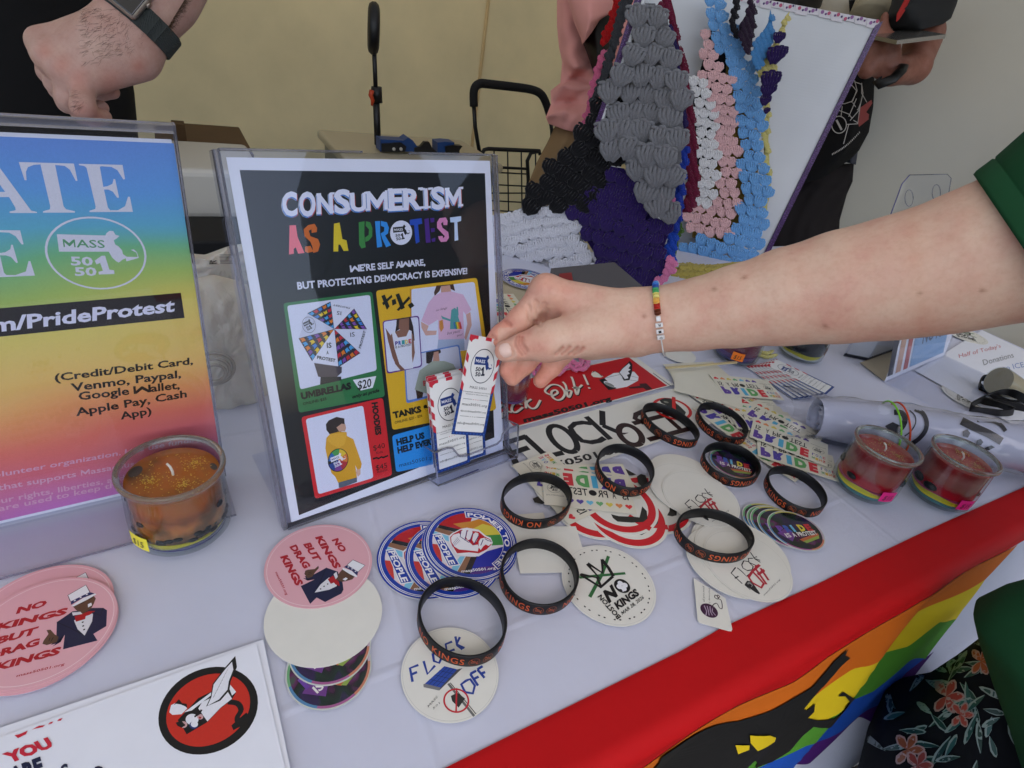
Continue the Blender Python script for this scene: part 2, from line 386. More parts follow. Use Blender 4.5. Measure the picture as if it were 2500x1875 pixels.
def creases(m, lines):
    """ironed fold lines: a soft ridge along each line in the table's plane"""
    t = m.node_tree; b = t.nodes['Principled BSDF']; g = t.nodes.new('ShaderNodeNewGeometry'); prev = b.inputs['Normal'].links[0].from_socket; tot = None
    for p, d in lines:
        d = nrm(d); n_ = (-d[1], d[0], 0); dt = t.nodes.new('ShaderNodeVectorMath'); dt.operation = 'DOT_PRODUCT'; dt.inputs[1].default_value = n_; t.links.new(g.outputs['Position'], dt.inputs[0])
        s_ = t.nodes.new('ShaderNodeMath'); s_.operation = 'SUBTRACT'; t.links.new(dt.outputs['Value'], s_.inputs[0]); s_.inputs[1].default_value = p[0]*n_[0]+p[1]*n_[1]
        a = t.nodes.new('ShaderNodeMath'); a.operation = 'ABSOLUTE'; t.links.new(s_.outputs[0], a.inputs[0])
        r_ = t.nodes.new('ShaderNodeMapRange'); r_.interpolation_type = 'SMOOTHSTEP'; r_.inputs['From Min'].default_value = 0; r_.inputs['From Max'].default_value = .005; r_.inputs['To Min'].default_value = 1; r_.inputs['To Max'].default_value = 0; t.links.new(a.outputs[0], r_.inputs[0])
        if tot is None: tot = r_.outputs[0]
        else: ad = t.nodes.new('ShaderNodeMath'); ad.operation = 'ADD'; t.links.new(tot, ad.inputs[0]); t.links.new(r_.outputs[0], ad.inputs[1]); tot = ad.outputs[0]
    bp = t.nodes.new('ShaderNodeBump'); bp.inputs['Strength'].default_value = .35; bp.inputs['Distance'].default_value = .0018; t.links.new(tot, bp.inputs['Height']); t.links.new(prev, bp.inputs['Normal']); t.links.new(bp.outputs[0], b.inputs['Normal'])
_c1, _c2, _c3, _c4 = tz(1600, 1210), tz(1480, 1030), tz(2070, 1230), tz(1000, 1620)
creases(CLOTH, [(_c1, _c1-_c2), (_c3, N1), (_c4, N1*.98+E1*.1), (_c4, E1), (tab(.45, .48), E1)])
TE0, TE1, TN1 = -1.0, 1.40, .90
vs = []; fs = []; es = np.linspace(TE0, TE1, 150); ss = list(np.linspace(TN1-NE-.012, 0, 40))+[-.003*i for i in range(1, 8)]+list(-np.linspace(.03, .60, 28))
def crease(e, s):
    z = 0
    for (a, b, c, w_) in ((.83, .55, .36, .004), (-.55, .83, .30, .004), (-.55, .83, .78, .004)):
        pass
    return z
for s in ss:
    for e in es: vs.append(edge_pt(e, s))
nu = len(es)
for j in range(len(ss)-1):
    for i in range(nu-1): a = j*nu+i; fs.append((a, a+nu, a+nu+1, a+1))
tb = empty('folding_table', tab(.2, .4, -T), 'long folding stall table covered by a white tablecloth', 'table')
mb = MB(); mb.box(tab(.2, .505, -.036), E1, N1, (0, 0, 1), 1.18, .38, .02); mb.build('table_top', mat('table_board', C('#b8b4aa'), .6), tb)
for e in (-.85, 1.25):
    for n in (.16, .8):
        mb = MB(); mb.tube([tab(e, n, -T), tab(e, n, -.056)], .014, 10); mb.build('leg', mat('grey_steel', C('#6a6a6c'), .4, metal=.8), tb, True)
tag(mesh('tablecloth', vs, fs, CLOTH, smooth=True), 'white woven tablecloth spread over the stall table', 'tablecloth')
# side and back drops of the cloth
def drop(name, pa, pb, out, label):
    vs = []; fs = []; nu, nv = 60, 10
    for j in range(nv+1):
        for i in range(nu+1):
            s = i/nu; z = -.58*j/nv; p = pa+(pb-pa)*s
            vs.append(p+out*(.001+(.02*math.sin(s*30)+.015)*min(1, -z*8)) + np.array([0, 0, z]))
    for j in range(nv):
        for i in range(nu): a = j*(nu+1)+i; fs.append((a, a+1, a+nu+2, a+nu+1))
    return vs, fs
vs, fs = drop('', tab(TE1, NE), tab(TE1, TN1), E1, ''); v2, f2 = drop('', tab(TE1, TN1), tab(TE0, TN1), N1, '')
n0 = len(vs); mb = MB(); mb.add(vs, fs); mb.add(v2, f2)
tag(mb.build('tablecloth', CLOTH, smooth=True), 'side and rear hanging skirt of the white tablecloth', 'tablecloth')
# ------------------------------------------------------------------ rainbow flag over the front edge
DN = -N1
def dr_px(x, y):
    p = onp(x, y, tab(0, NE), N1); return float(p@E1), float(p[2]-T)
def dr_pt(e, z, off=.0022): return edge_pt(e, z-.007, off) if z < -.004 else edge_pt(e, z*0-.018, off)
bounds = [
 [(1300, 2032), (1550, 1880), (1800, 1723), (1926, 1654), (2063, 1559), (2173, 1492), (2306, 1432), (2401, 1362), (2500, 1299)],
 [(1400, 2070), (1600, 1935), (1800, 1790), (1952, 1692), (2063, 1612), (2142, 1578), (2243, 1511), (2313, 1461), (2392, 1404)],
 [(1500, 2080), (1650, 1960), (1800, 1838), (1905, 1766), (2020, 1690), (2116, 1635), (2211, 1571), (2281, 1508), (2318, 1498)],
 [(1560, 2080), (1700, 1945), (1800, 1868), (1927, 1775), (2021, 1740), (2116, 1672), (2205, 1597), (2235, 1588)],
 [(1600, 2090), (1740, 1960), (1876, 1844), (1933, 1828), (2072, 1736), (2135, 1690), (2190, 1628), (2256, 1568)],
 [(1640, 2100), (1760, 1960), (1847, 1875), (1958, 1837), (2078, 1733), (2100, 1730), (2135, 1701), (2186, 1641)]]
def curve(b):
    q = [dr_px(*p) for p in b]; ee = [p[0] for p in q]; zz = [p[1] for p in q]; return ee, zz
def samp(cv, n):
    ee, zz = cv; d = [0]
    for i in range(1, len(ee)): d.append(d[-1]+math.hypot(ee[i]-ee[i-1], zz[i]-zz[i-1]))
    t = np.linspace(0, d[-1], n); return np.interp(t, d, ee), np.interp(t, d, zz)
def fl(name, col): return fabric(name, C(col), bsc=900, bst=.2, var=.05, vsc=9, rough=.7)
FL = [fl('flag_red', '#b80a10'), fl('flag_orange', '#d2691a'), fl('flag_yellow', '#e0c220'), fl('flag_green', '#4f8f2f'), fl('flag_blue', '#1c4fae'), fl('flag_purple', '#4c1d6e')]
flag = empty('rainbow_flag', tab(.3, NE), 'rainbow flag tucked over the front table edge, red stripe on top', 'flag')
cvs = [curve(b) for b in bounds]; NS = 90
# red: from the white boundary on the top, over the edge, to the first boundary
e0, z0 = samp(cvs[0], NS); rows = []
top = [tz(*p) for p in [(700, 2062), (1090, 1875), (1300, 1770), (1500, 1671), (1660, 1592), (1760, 1535), (2000, 1425), (2110, 1369), (2250, 1302), (2500, 1190), (2700, 1100)]]
te = [p@E1 for p in top]; tn = [p@N1-NE-.012 for p in top]; ee = np.linspace(te[0], te[-1], 120)
vs = []; fs = []; sr = 26
for i, e in enumerate(ee):
    s_top = float(np.interp(e, te, tn)); zb = float(np.interp(e, e0, z0)) if e > e0[0] else z0[0]; zb = min(zb, -.014)
    lo = zb-.007
    for j in range(sr+1):
        t = j/sr; s = s_top*(1-t/.45) if t < .45 else lo*(t-.45)/.55
        vs.append(edge_pt(e, s, .0018 if s < s_top*.98 else .0012))
for i in range(len(ee)-1):
    for j in range(sr): a = i*(sr+1)+j; fs.append((a, a+1, a+sr+2, a+sr+1))
mesh('red_stripe', vs, fs, FL[0], flag, True)
for k, nm in enumerate(['orange_stripe', 'yellow_stripe', 'green_stripe', 'blue_stripe', 'purple_stripe']):
    a_e, a_z = samp(cvs[k], NS); b_e, b_z = samp(cvs[k+1], NS); vs = []; fs = []
    for i in range(NS):
        za = min(a_z[i], -.014); zb = min(b_z[i], za-.002)
        for j in range(5): t = j/4; vs.append(edge_pt(a_e[i]+(b_e[i]-a_e[i])*t, za+(zb-za)*t-.007, .0022))
    for i in range(NS-1):
        for j in range(4): a = i*5+j; fs.append((a, a+1, a+6, a+5))
    mesh(nm, vs, fs, FL[k+1], flag, True)
def flagprint(polys):
    bm = bmesh.new()
    for pts in polys:
        q = [dr_px(*p) for p in pts]; vv = [bm.verts.new((e, z, 0)) for e, z in q]
        for t in tess(q):
            try: bm.faces.new([vv[i] for i in t])
            except ValueError: pass
    for it in range(5):
        lg = [e for e in bm.edges if e.calc_length() > .012]
        if not lg: break
        bmesh.ops.subdivide_edges(bm, edges=lg, cuts=1)
    bmesh.ops.triangulate(bm, faces=bm.faces[:])
    bm.verts.ensure_lookup_table(); vs = [edge_pt(v.co.x, min(v.co.y, -.014)-.007, .0034) for v in bm.verts]; fs = [[v.index for v in f.verts] for f in bm.faces]; bm.free(); return vs, fs
Z = lambda x, y: (1800+x/3.16, 1350+y/3.16)
pol = [[Z(-600, 1560), Z(-300, 1400), Z(0, 1280), (Z(200, 1160)), Z(380, 1040), Z(520, 960), Z(640, 850), Z(700, 790), Z(820, 700), Z(790, 745), Z(825, 760), Z(740, 830), Z(640, 930), Z(560, 1000), Z(440, 1120), Z(470, 1130),
        Z(530, 1080), Z(510, 1130), Z(460, 1180), Z(520, 1170), Z(620, 1130), Z(690, 1080), Z(740, 1010), Z(720, 985), Z(680, 1000), Z(720, 965), Z(780, 985), Z(775, 1040), Z(720, 1130), Z(660, 1180), Z(480, 1215), Z(400, 1290), Z(300, 1400), Z(180, 1500), Z(70, 1570), Z(90, 1530), Z(60, 1500), Z(0, 1560), Z(-300, 1760), Z(-600, 1900)]]
vs, fs = flagprint(pol); mesh('black_emblem', vs, fs, mat('flag_black', C('#0b0a0c'), .7), flag)
pol2 = [[Z(40, 1330), Z(160, 1290), Z(200, 1300), Z(190, 1330), Z(60, 1400), Z(30, 1370)], [Z(-60, 1420), Z(20, 1385), Z(10, 1410), Z(-60, 1460)]]
vs, fs = flagprint(pol2); vs = [v-N1*.0012 for v in vs]; mesh('emblem_letter', vs, fs, FL[2], flag)
# ================================================================== the poster in its slanted clear holder
YAW, LEAN = .7337, .325
pe1 = np.array([math.cos(YAW), math.sin(YAW), 0]); pn_ = np.array([-math.sin(YAW), math.cos(YAW), 0])
pe2 = math.cos(LEAN)*np.array([0, 0, 1.])+math.sin(LEAN)*pn_; PN = np.cross(pe1, pe2); PO = np.array([-.0767, .386, T+.004])
def pp(u, v, h=0.): return PO+pe1*u+pe2*v+PN*h
holder = empty('poster_holder', pp(0, 0), 'slanted clear acrylic holder with the black consumerism poster', 'sign holder')
pap = sheet('poster_paper', [pp(-.108, 0), pp(.108, 0), pp(.108, .2794), pp(-.108, .2794)], .0004, PAPERW, holder)
P = Print(PO, pe1, pe2, lift=.000005); P.inpx = True
P.poly([(585, 415), (1184, 423), (1207, 1068), (730, 1258)], C('#121314'))
pb = P.build('black_panel', pap, PRINT)
def Z6(x, y): return (500+x/2.949, 380+y/2.949)
def Z4(x, y): return (600+x/3.16, 800+y/3.16)
# headline, one chunky letter after another
def letters(P, word, xs, yb, yt, cols, bold, shadow=None):
    for i, ch in enumerate(word):
        if ch == ' ': continue
        x0, x1 = xs[i]; 
        a, b = yb(x0), yb(x1); a2 = yt(x0)
        if shadow:
            for k, (dx, dy, c) in enumerate(shadow): P.text(ch, Z6(x0+dx, a+dy), Z6(x1+dx, b+dy), Z6(x0+dx-2, a2+dy), c, bold=bold, res=3)
        P.text(ch, Z6(x0, a), Z6(x1, b), Z6(x0-2, a2), cols[i % len(cols)], bold=bold, res=3)
P = Print(PO+PN*.00008, pe1, pe2, lift=.000005); P.inpx = True
hx = [(560, 668), (683, 800), (812, 925), (935, 1052), (1050, 1170), (1165, 1320), (1325, 1435), (1430, 1560), (1558, 1632), (1632, 1730), (1735, 1850)]
sh = [(-8, 8, C('#b8bcc8')), (4, 9, C('#c44a3a')), (-3, 9, C('#3a7ac4'))]
hyb = [430, 432, 415, 412, 398, 392, 392, 386, 378, 382, 368]; hyt = [262, 262, 275, 245, 272, 262, 240, 240, 238, 226, 236]
for i, ch in enumerate('CONSUMERISM'):
    x0, x1 = hx[i]; yb, yt = hyb[i], hyt[i]; slope = -.055; ti = 24 if ch == 'I' else 0
    for dx, dy, c in sh+[(0, 0, C('#e2e4f0'))]:
        P.text(ch, Z6(x0+dx+ti, yb+dy), Z6(x1+dx-ti, yb+dy+(x1-x0)*slope), Z6(x0+dx-6+ti, yt+dy), c, bold=.04, res=3)
    # slab serifs make the lettering blocky
    if ch in 'NMIRUE':
        for (fx, fy) in ((0, 1), (0, 0), (1, 1), (1, 0)):
            if ch == 'U' and fy == 0: continue
            if ch == 'E' and fx == 1: continue
            cx = x0+(x1-x0)*fx+(8 if fx == 0 else -8); cy = (yt if fy else yb-8)+(x1-x0)*fx*slope
            P.poly([Z6(cx-17, cy-3), Z6(cx+17, cy-6), Z6(cx+17, cy+10), Z6(cx-17, cy+13)], C('#e2e4f0'))
P.build('headline', pap)
P = Print(PO+PN*.00008, pe1, pe2, lift=.000005); P.inpx = True
def stencil(pts, c): P.poly([Z6(*p) for p in pts], c)
cA, cS, cA2 = C('#f0707c'), C('#d2691e'), C('#dcc21e')
stencil([(610, 502), (655, 500), (668, 585), (700, 660), (718, 700), (672, 706), (655, 660), (640, 672), (642, 706), (606, 712)], cA)
stencil([(745, 500), (790, 490), (808, 520), (806, 550), (770, 556), (768, 530), (748, 540), (760, 580), (815, 600), (830, 640), (815, 690), (780, 700), (776, 660), (760, 620), (718, 580), (712, 530)], cS)
stencil([(722, 655), (760, 650), (782, 690), (740, 700), (722, 690)], cS)
stencil([(930, 490), (970, 482), (980, 540), (990, 600), (1020, 610), (1034, 685), (1000, 686), (975, 640), (962, 640), (960, 690), (926, 690)], cA2)
g1, b1, b2, pu, pk, lb = C('#37843a'), C('#2f8fdc'), C('#1f4bb4'), C('#47207e'), C('#dc8ab8'), C('#c4d8f0')
stencil([(1108, 480), (1150, 472), (1148, 560), (1155, 640), (1158, 660), (1128, 668), (1112, 640)], g1)
stencil([(1160, 472), (1190, 480), (1206, 520), (1205, 580), (1180, 612), (1156, 620), (1154, 590), (1180, 570), (1182, 530), (1158, 505)], g1)
stencil([(1225, 472), (1262, 470), (1262, 560), (1276, 640), (1276, 655), (1240, 662)], b1)
stencil([(1268, 470), (1310, 480), (1326, 520), (1318, 560), (1298, 575), (1340, 645), (1305, 660), (1278, 600), (1266, 560), (1290, 545), (1292, 515), (1268, 505)], b1)
stencil([(1475, 462), (1560, 450), (1566, 490), (1535, 496), (1546, 620), (1520, 634), (1516, 610), (1506, 500), (1476, 500)], b2)
stencil([(1580, 456), (1612, 450), (1618, 530), (1626, 625), (1592, 628), (1588, 560)], pu)
stencil([(1622, 450), (1652, 448), (1652, 478), (1626, 482)], pu); stencil([(1626, 524), (1655, 520), (1655, 548), (1630, 552)], pu); stencil([(1632, 600), (1660, 590), (1658, 618), (1636, 620)], pu)
stencil([(1690, 450), (1735, 445), (1748, 470), (1745, 500), (1718, 500), (1716, 475), (1700, 490), (1712, 520), (1752, 550), (1758, 590), (1740, 618), (1700, 622), (1685, 600), (1680, 580), (1712, 578), (1716, 596), (1728, 580), (1700, 550), (1672, 520), (1672, 480)], pk)
stencil([(1765, 445), (1845, 436), (1845, 470), (1818, 478), (1822, 560), (1825, 608), (1798, 614), (1798, 560), (1796, 480), (1768, 480)], lb)
c = P.px(*Z6(1414, 555)); ex = P.px(*Z6(1492, 551))-c; ey = P.px(*Z6(1412, 467))-c
P.inpx = False; n = 36; P._put([c+ex*math.cos(2*PI*i/n)+ey*math.sin(2*PI*i/n) for i in range(n)], [tuple(range(n))], C('#dfe2ee')); emblem(P, c, ex*.98, ey*.98, BLK, WHT, ring=False); P.inpx = True
W1 = C('#d8dae6')
P.text("WE'RE SELF AWARE,", Z6(1046, 838), Z6(1588, 788), Z6(1040, 790), W1, bold=.035)
P.text("BUT PROTECTING DEMOCRACY IS EXPENSIVE!", Z6(668, 962), Z6(1890, 850), Z6(662, 910), W1, bold=.035)
P.build('slogan', pap)
# ---- merchandise panels
def rpoly(P, pts, r, col, n=4, z=None):
    """four-cornered outline with rounded corners, r in pixels"""
    out = []
    m = len(pts)
    for i in range(m):
        p = np.array(pts[i], float); a = np.array(pts[i-1], float)-p; b = np.array(pts[(i+1) % m], float)-p; a = a/np.linalg.norm(a)*r; b = b/np.linalg.norm(b)*r
        for k in range(n+1):
            t = k/n; out.append(tuple(p+a*(1-t)**2+b*t**2))
    P.poly(out, col); return P
def panel(name): 
    q = Print(PO+PN*.0001, pe1, pe2, lift=.000005); q.inpx = True; return q
GREEN, YEL, REDP, BLUP = C('#2c7440'), C('#e0b022'), C('#d02228'), C('#2a92e0')
PH = C('#d8dcec')
P = panel('green')
rpoly(P, [Z6(565, 1062), Z6(1205, 978), (940, 968), (730, 1008)], 8, GREEN)
rpoly(P, [Z6(592, 1080), Z6(1190, 1002), (920, 904), (733, 951)], 7, PH)
hub = Z6(932, 1248)
rim = [Z6(905, 1050), Z6(1075, 1100), Z6(1168, 1250), Z6(1120, 1422), Z6(962, 1524), Z6(772, 1480), Z6(675, 1315), Z6(738, 1135)]
UM = [C('#dcdfec'), C('#202226'), C('#d2d6e6'), C('#2a2430'), C('#dcdfec'), C('#2c2630'), C('#c9cddf'), C('#262a3a')]
for i in range(8): P.poly([hub, rim[i], rim[(i+1) % 8]], UM[i])
rr = random.Random(3); pal = [C('#e0c020'), C('#c02838'), C('#3a7cc8'), C('#4aa0d8'), C('#7a4aa0'), C('#d87a20')]
for i in (1, 3, 5, 7):
    a, b, h = map(np.array, (rim[i], rim[(i+1) % 8], hub))
    for r_ in range(5):
        for k in range(r_+1):
            u0, u1 = (k+.12)/(r_+1), (k+.88)/(r_+1); t0, t1 = (r_+.25)/5, (r_+.92)/5
            q = lambda t, u: tuple(h+(a-h)*t*(1-u)+(b-h)*t*u)
            P.poly([q(t0, u0), q(t0+.02, u1), q(t1, u1), q(t1-.03, (u0+u1)/2), q(t1, u0)], pal[rr.randrange(6)])
DK = C('#26262c')
P.text('IS', Z6(878, 1384), Z6(912, 1382), Z6(876, 1346), DK, bold=.02); P.text('A', Z6(875, 1430), Z6(892, 1429), Z6(873, 1404), DK, bold=.02); P.text('PROTEST', Z6(806, 1462), Z6(938, 1486), Z6(808, 1438), DK, bold=.03)
P.text('IS', Z6(1048, 1305), Z6(1080, 1300), Z6(1044, 1272), DK); P.text('PROTEST', Z6(1122, 1388), Z6(1158, 1262), Z6(1106, 1384), DK, bold=.02)
P.text('IS', Z6(982, 1122), Z6(950, 1118), Z6(980, 1150), DK); P.text('PROTEST', Z6(1045, 1092), Z6(925, 1068), Z6(1040, 1104), DK)
c = P.px(*Z6(748, 1218)); P.inpx = False; emblem(P, c, (.0050, .0012), (-.0012, .0062), DK, PH); P.inpx = True
P.poly([Z6(785, 1492), Z6(985, 1520), Z6(985, 1560), Z6(950, 1592), Z6(860, 1600), Z6(815, 1590)], C('#4a4048'))
P.poly([Z6(832, 1594), Z6(980, 1590), Z4(737, 405), Z4(572, 440)], C('#1c1c22'))
INK = C('#10140f')
P.text('UMBRELLAS', Z4(428, 552), Z4(815, 468), Z4(420, 502), INK, bold=.06)
P.poly([Z4(825, 402), Z4(1005, 372), Z4(985, 440), Z4(978, 462), Z4(880, 485), Z4(850, 440)], C('#e4e6ea'))
P.text('$20', Z4(862, 478), Z4(970, 452), Z4(856, 412), INK, bold=.02, shear=.1); P.text('only at pride', Z4(822, 545), Z4(1030, 492), Z4(818, 520), INK, bold=.03, shear=.3); P.text('ONLINE: $35', Z4(442, 598), Z4(622, 556), Z4(438, 576), INK, bold=.01)
P.build('umbrella_panel', pap)
P = panel('yellow')
rpoly(P, [Z6(1232, 972), Z6(1960, 878), (1212, 1000), (958, 1050)], 8, YEL)
rpoly(P, [Z6(1482, 962), Z6(1942, 908), Z6(2005, 1385), Z6(1500, 1450)], 7, PH)
rpoly(P, [Z6(1475, 955), Z6(1480, 1158), Z6(1488, 1160), Z6(1488, 962)], 1, C('#c08a20'))
def man(pts, c): P.poly([Z6(*p) for p in pts], c)
man([(1668, 935), (1790, 925), (1802, 975), (1770, 960), (1765, 940), (1700, 945), (1690, 975), (1655, 1010), (1650, 985)], C('#4a3328'))
man([(1700, 940), (1765, 932), (1775, 985), (1740, 1005), (1700, 1000)], C('#c89a88'))
man([(1700, 985), (1775, 978), (1860, 1000), (1920, 1110), (1880, 1145), (1860, 1120), (1868, 1320), (1760, 1345), (1682, 1330), (1680, 1180), (1612, 1222), (1558, 1190), (1610, 1060), (1650, 1010)], C('#d8b4cc'))
man([(1556, 1195), (1612, 1225), (1600, 1260), (1670, 1260), (1665, 1290), (1590, 1295), (1560, 1240)], C('#cfa596'))
man([(1880, 1145), (1912, 1125), (1922, 1220), (1880, 1330), (1868, 1310), (1890, 1210)], C('#cfa596'))
man([(1680, 1325), (1868, 1318), (1870, 1400), (1672, 1410)], C('#a4b4cc'))
man([(1775, 1110), (1800, 1095), (1818, 1112), (1822, 1150), (1850, 1245), (1765, 1250), (1768, 1180)], C('#4a9a98')); man([(1700, 1150), (1718, 1160), (1770, 1180), (1765, 1192), (1710, 1175)], C('#4a9a98')); man([(1812, 1090), (1822, 1088), (1828, 1150), (1816, 1155)], C('#4a9a98'))
for k, c_ in enumerate(['#2a6ab0', '#4a9a4a', '#e0c030', '#d87a30', '#c03a3a']): man([(1790+k*10, 1200), (1800+k*10, 1195), (1812+k*10, 1245), (1800+k*10, 1250)], C(c_))
man([(1688, 1190), (1712, 1180), (1720, 1240), (1700, 1270), (1688, 1240)], C('#c8863c'))
P.text('no kings', Z6(1664, 1122), Z6(1746, 1102), Z6(1662, 1104), DK, shear=.4, res=1); P.text('but yasss', Z6(1745, 1290), Z6(1840, 1270), Z6(1743, 1268), DK, shear=.4, res=1); P.text('queen!', Z6(1815, 1302), Z6(1858, 1292), Z6(1813, 1286), DK, shear=.4, res=1)
# lower right picture: olive shirt
rpoly(P, [Z6(1432, 1440), Z6(1832, 1358), (1136, 948), (992, 985)], 7, C('#5a80c4')); rpoly(P, [Z6(1442, 1446), Z6(1824, 1370), (1130, 944), (995, 978)], 6, C('#c8ccda'))
def m4(pts, c): P.poly([Z4(*p) for p in pts], c)
m4([(1390, 190), (1500, 168), (1506, 190), (1470, 215), (1450, 200), (1430, 280), (1392, 275)], C('#241c1a')); m4([(1450, 190), (1486, 182), (1495, 255), (1470, 262), (1440, 280)], C('#b88a74'))
m4([(1440, 258), (1530, 256), (1600, 280), (1640, 350), (1640, 470), (1540, 470), (1430, 520), (1372, 500), (1302, 478), (1340, 330), (1395, 290)], C('#9aa492')); m4([(1310, 480), (1370, 500), (1362, 540), (1322, 550)], C('#3a2a24'))
for k, (ch, c_) in enumerate(zip('PROUD', ['#b02a30', '#c8902a', '#d8c43a', '#2f8a48', '#2a50a8'])):
    x0 = 1370+k*38; P.text(ch, Z4(x0, 448-k*6), Z4(x0+31, 443-k*6), Z4(x0-3, 410-k*7), C(c_), bold=.05)
# tank top picture
rpoly(P, [Z6(1278, 1190), Z6(1542, 1150), Z6(1565, 1520), Z6(1310, 1572)], 8, C('#5a1f80')); rpoly(P, [Z6(1286, 1196), Z6(1535, 1160), Z6(1557, 1512), Z6(1318, 1560)], 7, PH)
man([(1380, 1175), (1480, 1160), (1500, 1230), (1510, 1330), (1490, 1340), (1470, 1260), (1400, 1250), (1370, 1270), (1378, 1220)], C('#2c201e'))
man([(1400, 1180), (1470, 1168), (1470, 1260), (1420, 1275), (1395, 1240)], C('#8a6250'))
man([(1345, 1280), (1400, 1255), (1470, 1250), (1500, 1290), (1512, 1420), (1490, 1520), (1400, 1535), (1372, 1500), (1350, 1450), (1318, 1330)], C('#8a6250'))
man([(1345, 1270), (1365, 1262), (1390, 1310), (1450, 1300), (1470, 1255), (1488, 1262), (1490, 1440), (1500, 1530), (1365, 1550), (1375, 1440)], C('#dcdfe8'))
for k, (ch, c_) in enumerate(zip('PRIDE', ['#4a2a8a', '#2a50a8', '#2f9a9a', '#d8c43a', '#c03030'])):
    x0 = 1370+k*24; P.text(ch, Z6(x0, 1366-k*4), Z6(x0+21, 1363-k*4), Z6(x0-1, 1338-k*4), C(c_), bold=.05)
P.text('IS A PROTEST', Z6(1372, 1388), Z6(1488, 1366), Z6(1371, 1372), DK, bold=.02)
man([(1300, 1240), (1335, 1290), (1400, 1500), (1440, 1540), (1410, 1548), (1370, 1500), (1320, 1340)], C('#7c5646'))
# the two tape letters on the panel
for pts in ([(1270, 1010), (1295, 1000), (1330, 1085), (1310, 1110)], [(1275, 1060), (1345, 1000), (1350, 1018), (1285, 1078)], [(1345, 1040), (1372, 1030), (1380, 1065), (1350, 1080)], [(1372, 1000), (1398, 990), (1440, 1095), (1412, 1110)], [(1380, 1110), (1470, 1010), (1478, 1030), (1395, 1118)], [(1460, 1075), (1490, 1055), (1508, 1080), (1478, 1102)]):
    man(pts, INK)
P.text('TANKS & TEES', Z4(1140, 698), Z4(1560, 600), Z4(1130, 652), INK, bold=.06); P.text('ONLINE: $20 - $26', Z4(1150, 742), Z4(1362, 686), Z4(1146, 722), INK, bold=.01)
P.build('shirt_panel', pap)
P = panel('red')
rpoly(P, [Z4(428, 690), Z4(1058, 540), Z4(1130, 1138), Z4(535, 1322)], 8, REDP)
rpoly(P, [Z4(462, 705), Z4(905, 600), Z4(985, 1158), Z4(560, 1286)], 7, C('#dcdfee'))
m4([(640, 715), (700, 688), (760, 700), (765, 760), (740, 800), (700, 820), (650, 825), (622, 790), (618, 745)], C('#2c211d')); m4([(700, 770), (740, 740), (768, 745), (774, 775), (765, 800), (720, 800)], C('#c49a80'))
HO = C('#d8a022')
m4([(650, 820), (720, 802), (778, 805), (780, 835), (830, 860), (875, 990), (895, 1050), (888, 1085), (862, 1100), (845, 1060), (858, 1155), (800, 1180), (712, 1196), (690, 1150), (660, 1120), (655, 1100), (632, 1020), (614, 930), (622, 850)], HO)
m4([(648, 822), (770, 810), (776, 850), (760, 900), (720, 930), (660, 900), (630, 870)], C('#e2ac30')); m4([(855, 1095), (885, 1090), (885, 1130), (865, 1150), (852, 1120)], C('#d0a890')); m4([(715, 1195), (858, 1155), (858, 1190), (745, 1232), (718, 1236)], C('#5a6470'))
c = P.px(*Z4(713, 1022)); rx = .0086; P.ell(Z4(713, 1022), rx*1.03, rx*1.22, BLK)
P.inpx = False
for k, c_ in enumerate(['#1f3f8a', '#7a3a8a', '#b02a30', '#d87a30', '#e0c030', '#4a9a4a', '#2a6ab0']):
    t0, t1 = -PI*.95+k*PI*1.9/7, -PI*.95+(k+1)*PI*1.9/7
    P._put([c]+[c+np.array([math.cos(t)*rx*.96, math.sin(t)*rx*1.14]) for t in np.linspace(t0, t1, 6)], [tuple(range(7))], C(c_))
emblem(P, c+np.array([0, 0]), (rx*.95, .0005), (-.0005, rx*1.05), WHT, NAVY, ring=False); P.inpx = True
P.text('HOODIES', Z4(972, 578), Z4(1004, 832), Z4(1016, 572), INK, bold=.06)
P.text('$40', Z4(985, 950), Z4(1075, 926), Z4(980, 908), INK); P.text('Kids', Z4(1008, 976), Z4(1058, 964), Z4(1005, 956), INK); P.text('$45', Z4(1005, 1102), Z4(1092, 1080), Z4(1000, 1060), INK); P.text('Adults', Z4(1012, 1124), Z4(1092, 1102), Z4(1010, 1104), INK)
P.line([Z4(980, 1012), Z4(1010, 1003), Z4(1025, 1010), Z4(1045, 996), Z4(1060, 1002), Z4(1098, 986)], .0016, INK)
P.build('hoodie_panel', pap)
P = panel('blue')
rpoly(P, [Z4(1128, 832), Z4(1500, 730), Z4(1560, 1030), Z4(1160, 1116)], 8, BLUP)
P.text('HELP US', Z4(1166, 908), Z4(1382, 850), Z4(1158, 862), INK, bold=.06); P.text('HELP EVERYONE', Z4(1174, 970), Z4(1570, 862), Z4(1166, 924), INK, bold=.06); P.text('mass50501.printify.me', Z4(1184, 1076), Z4(1620, 968), Z4(1180, 1046), C('#12203c'), bold=.0)
P.build('help_panel', pap)
# ---- the holder itself: bent clear sheet, front and back, thick edges, rear foot
def slab(name, u0, u1, v0, v1, h0, h1, m, par):
    mb = MB(); mb.box(pp((u0+u1)/2, (v0+v1)/2, (h0+h1)/2), pe1, pe2, PN, (u1-u0)/2, (v1-v0)/2, (h1-h0)/2); return mb.build(name, m, par)
slab('front_sheet', -.1122, .1122, -.0015, .2835, .0020, .0036, CLEAR, holder)
slab('back_sheet', -.1125, .1125, -.0015, .2835, -.0030, -.0012, CLEAR, holder)
for k, (u, w_) in enumerate(((-.1140, .0015), (.1132, .0010))):
    slab('side_edge', u-w_, u+w_, -.003, .2840, -.0034, .0034, EDGE, holder)
slab('side_wall', -.1160, -.1146, -.003, .284, -.010, .0030, CLEAR, holder)
for (u0, u1) in ((-.112, -.012), (.030, .112)): slab('top_edge', u0, u1, .2837, .2850, -.0032, .0032, EDGE, holder)
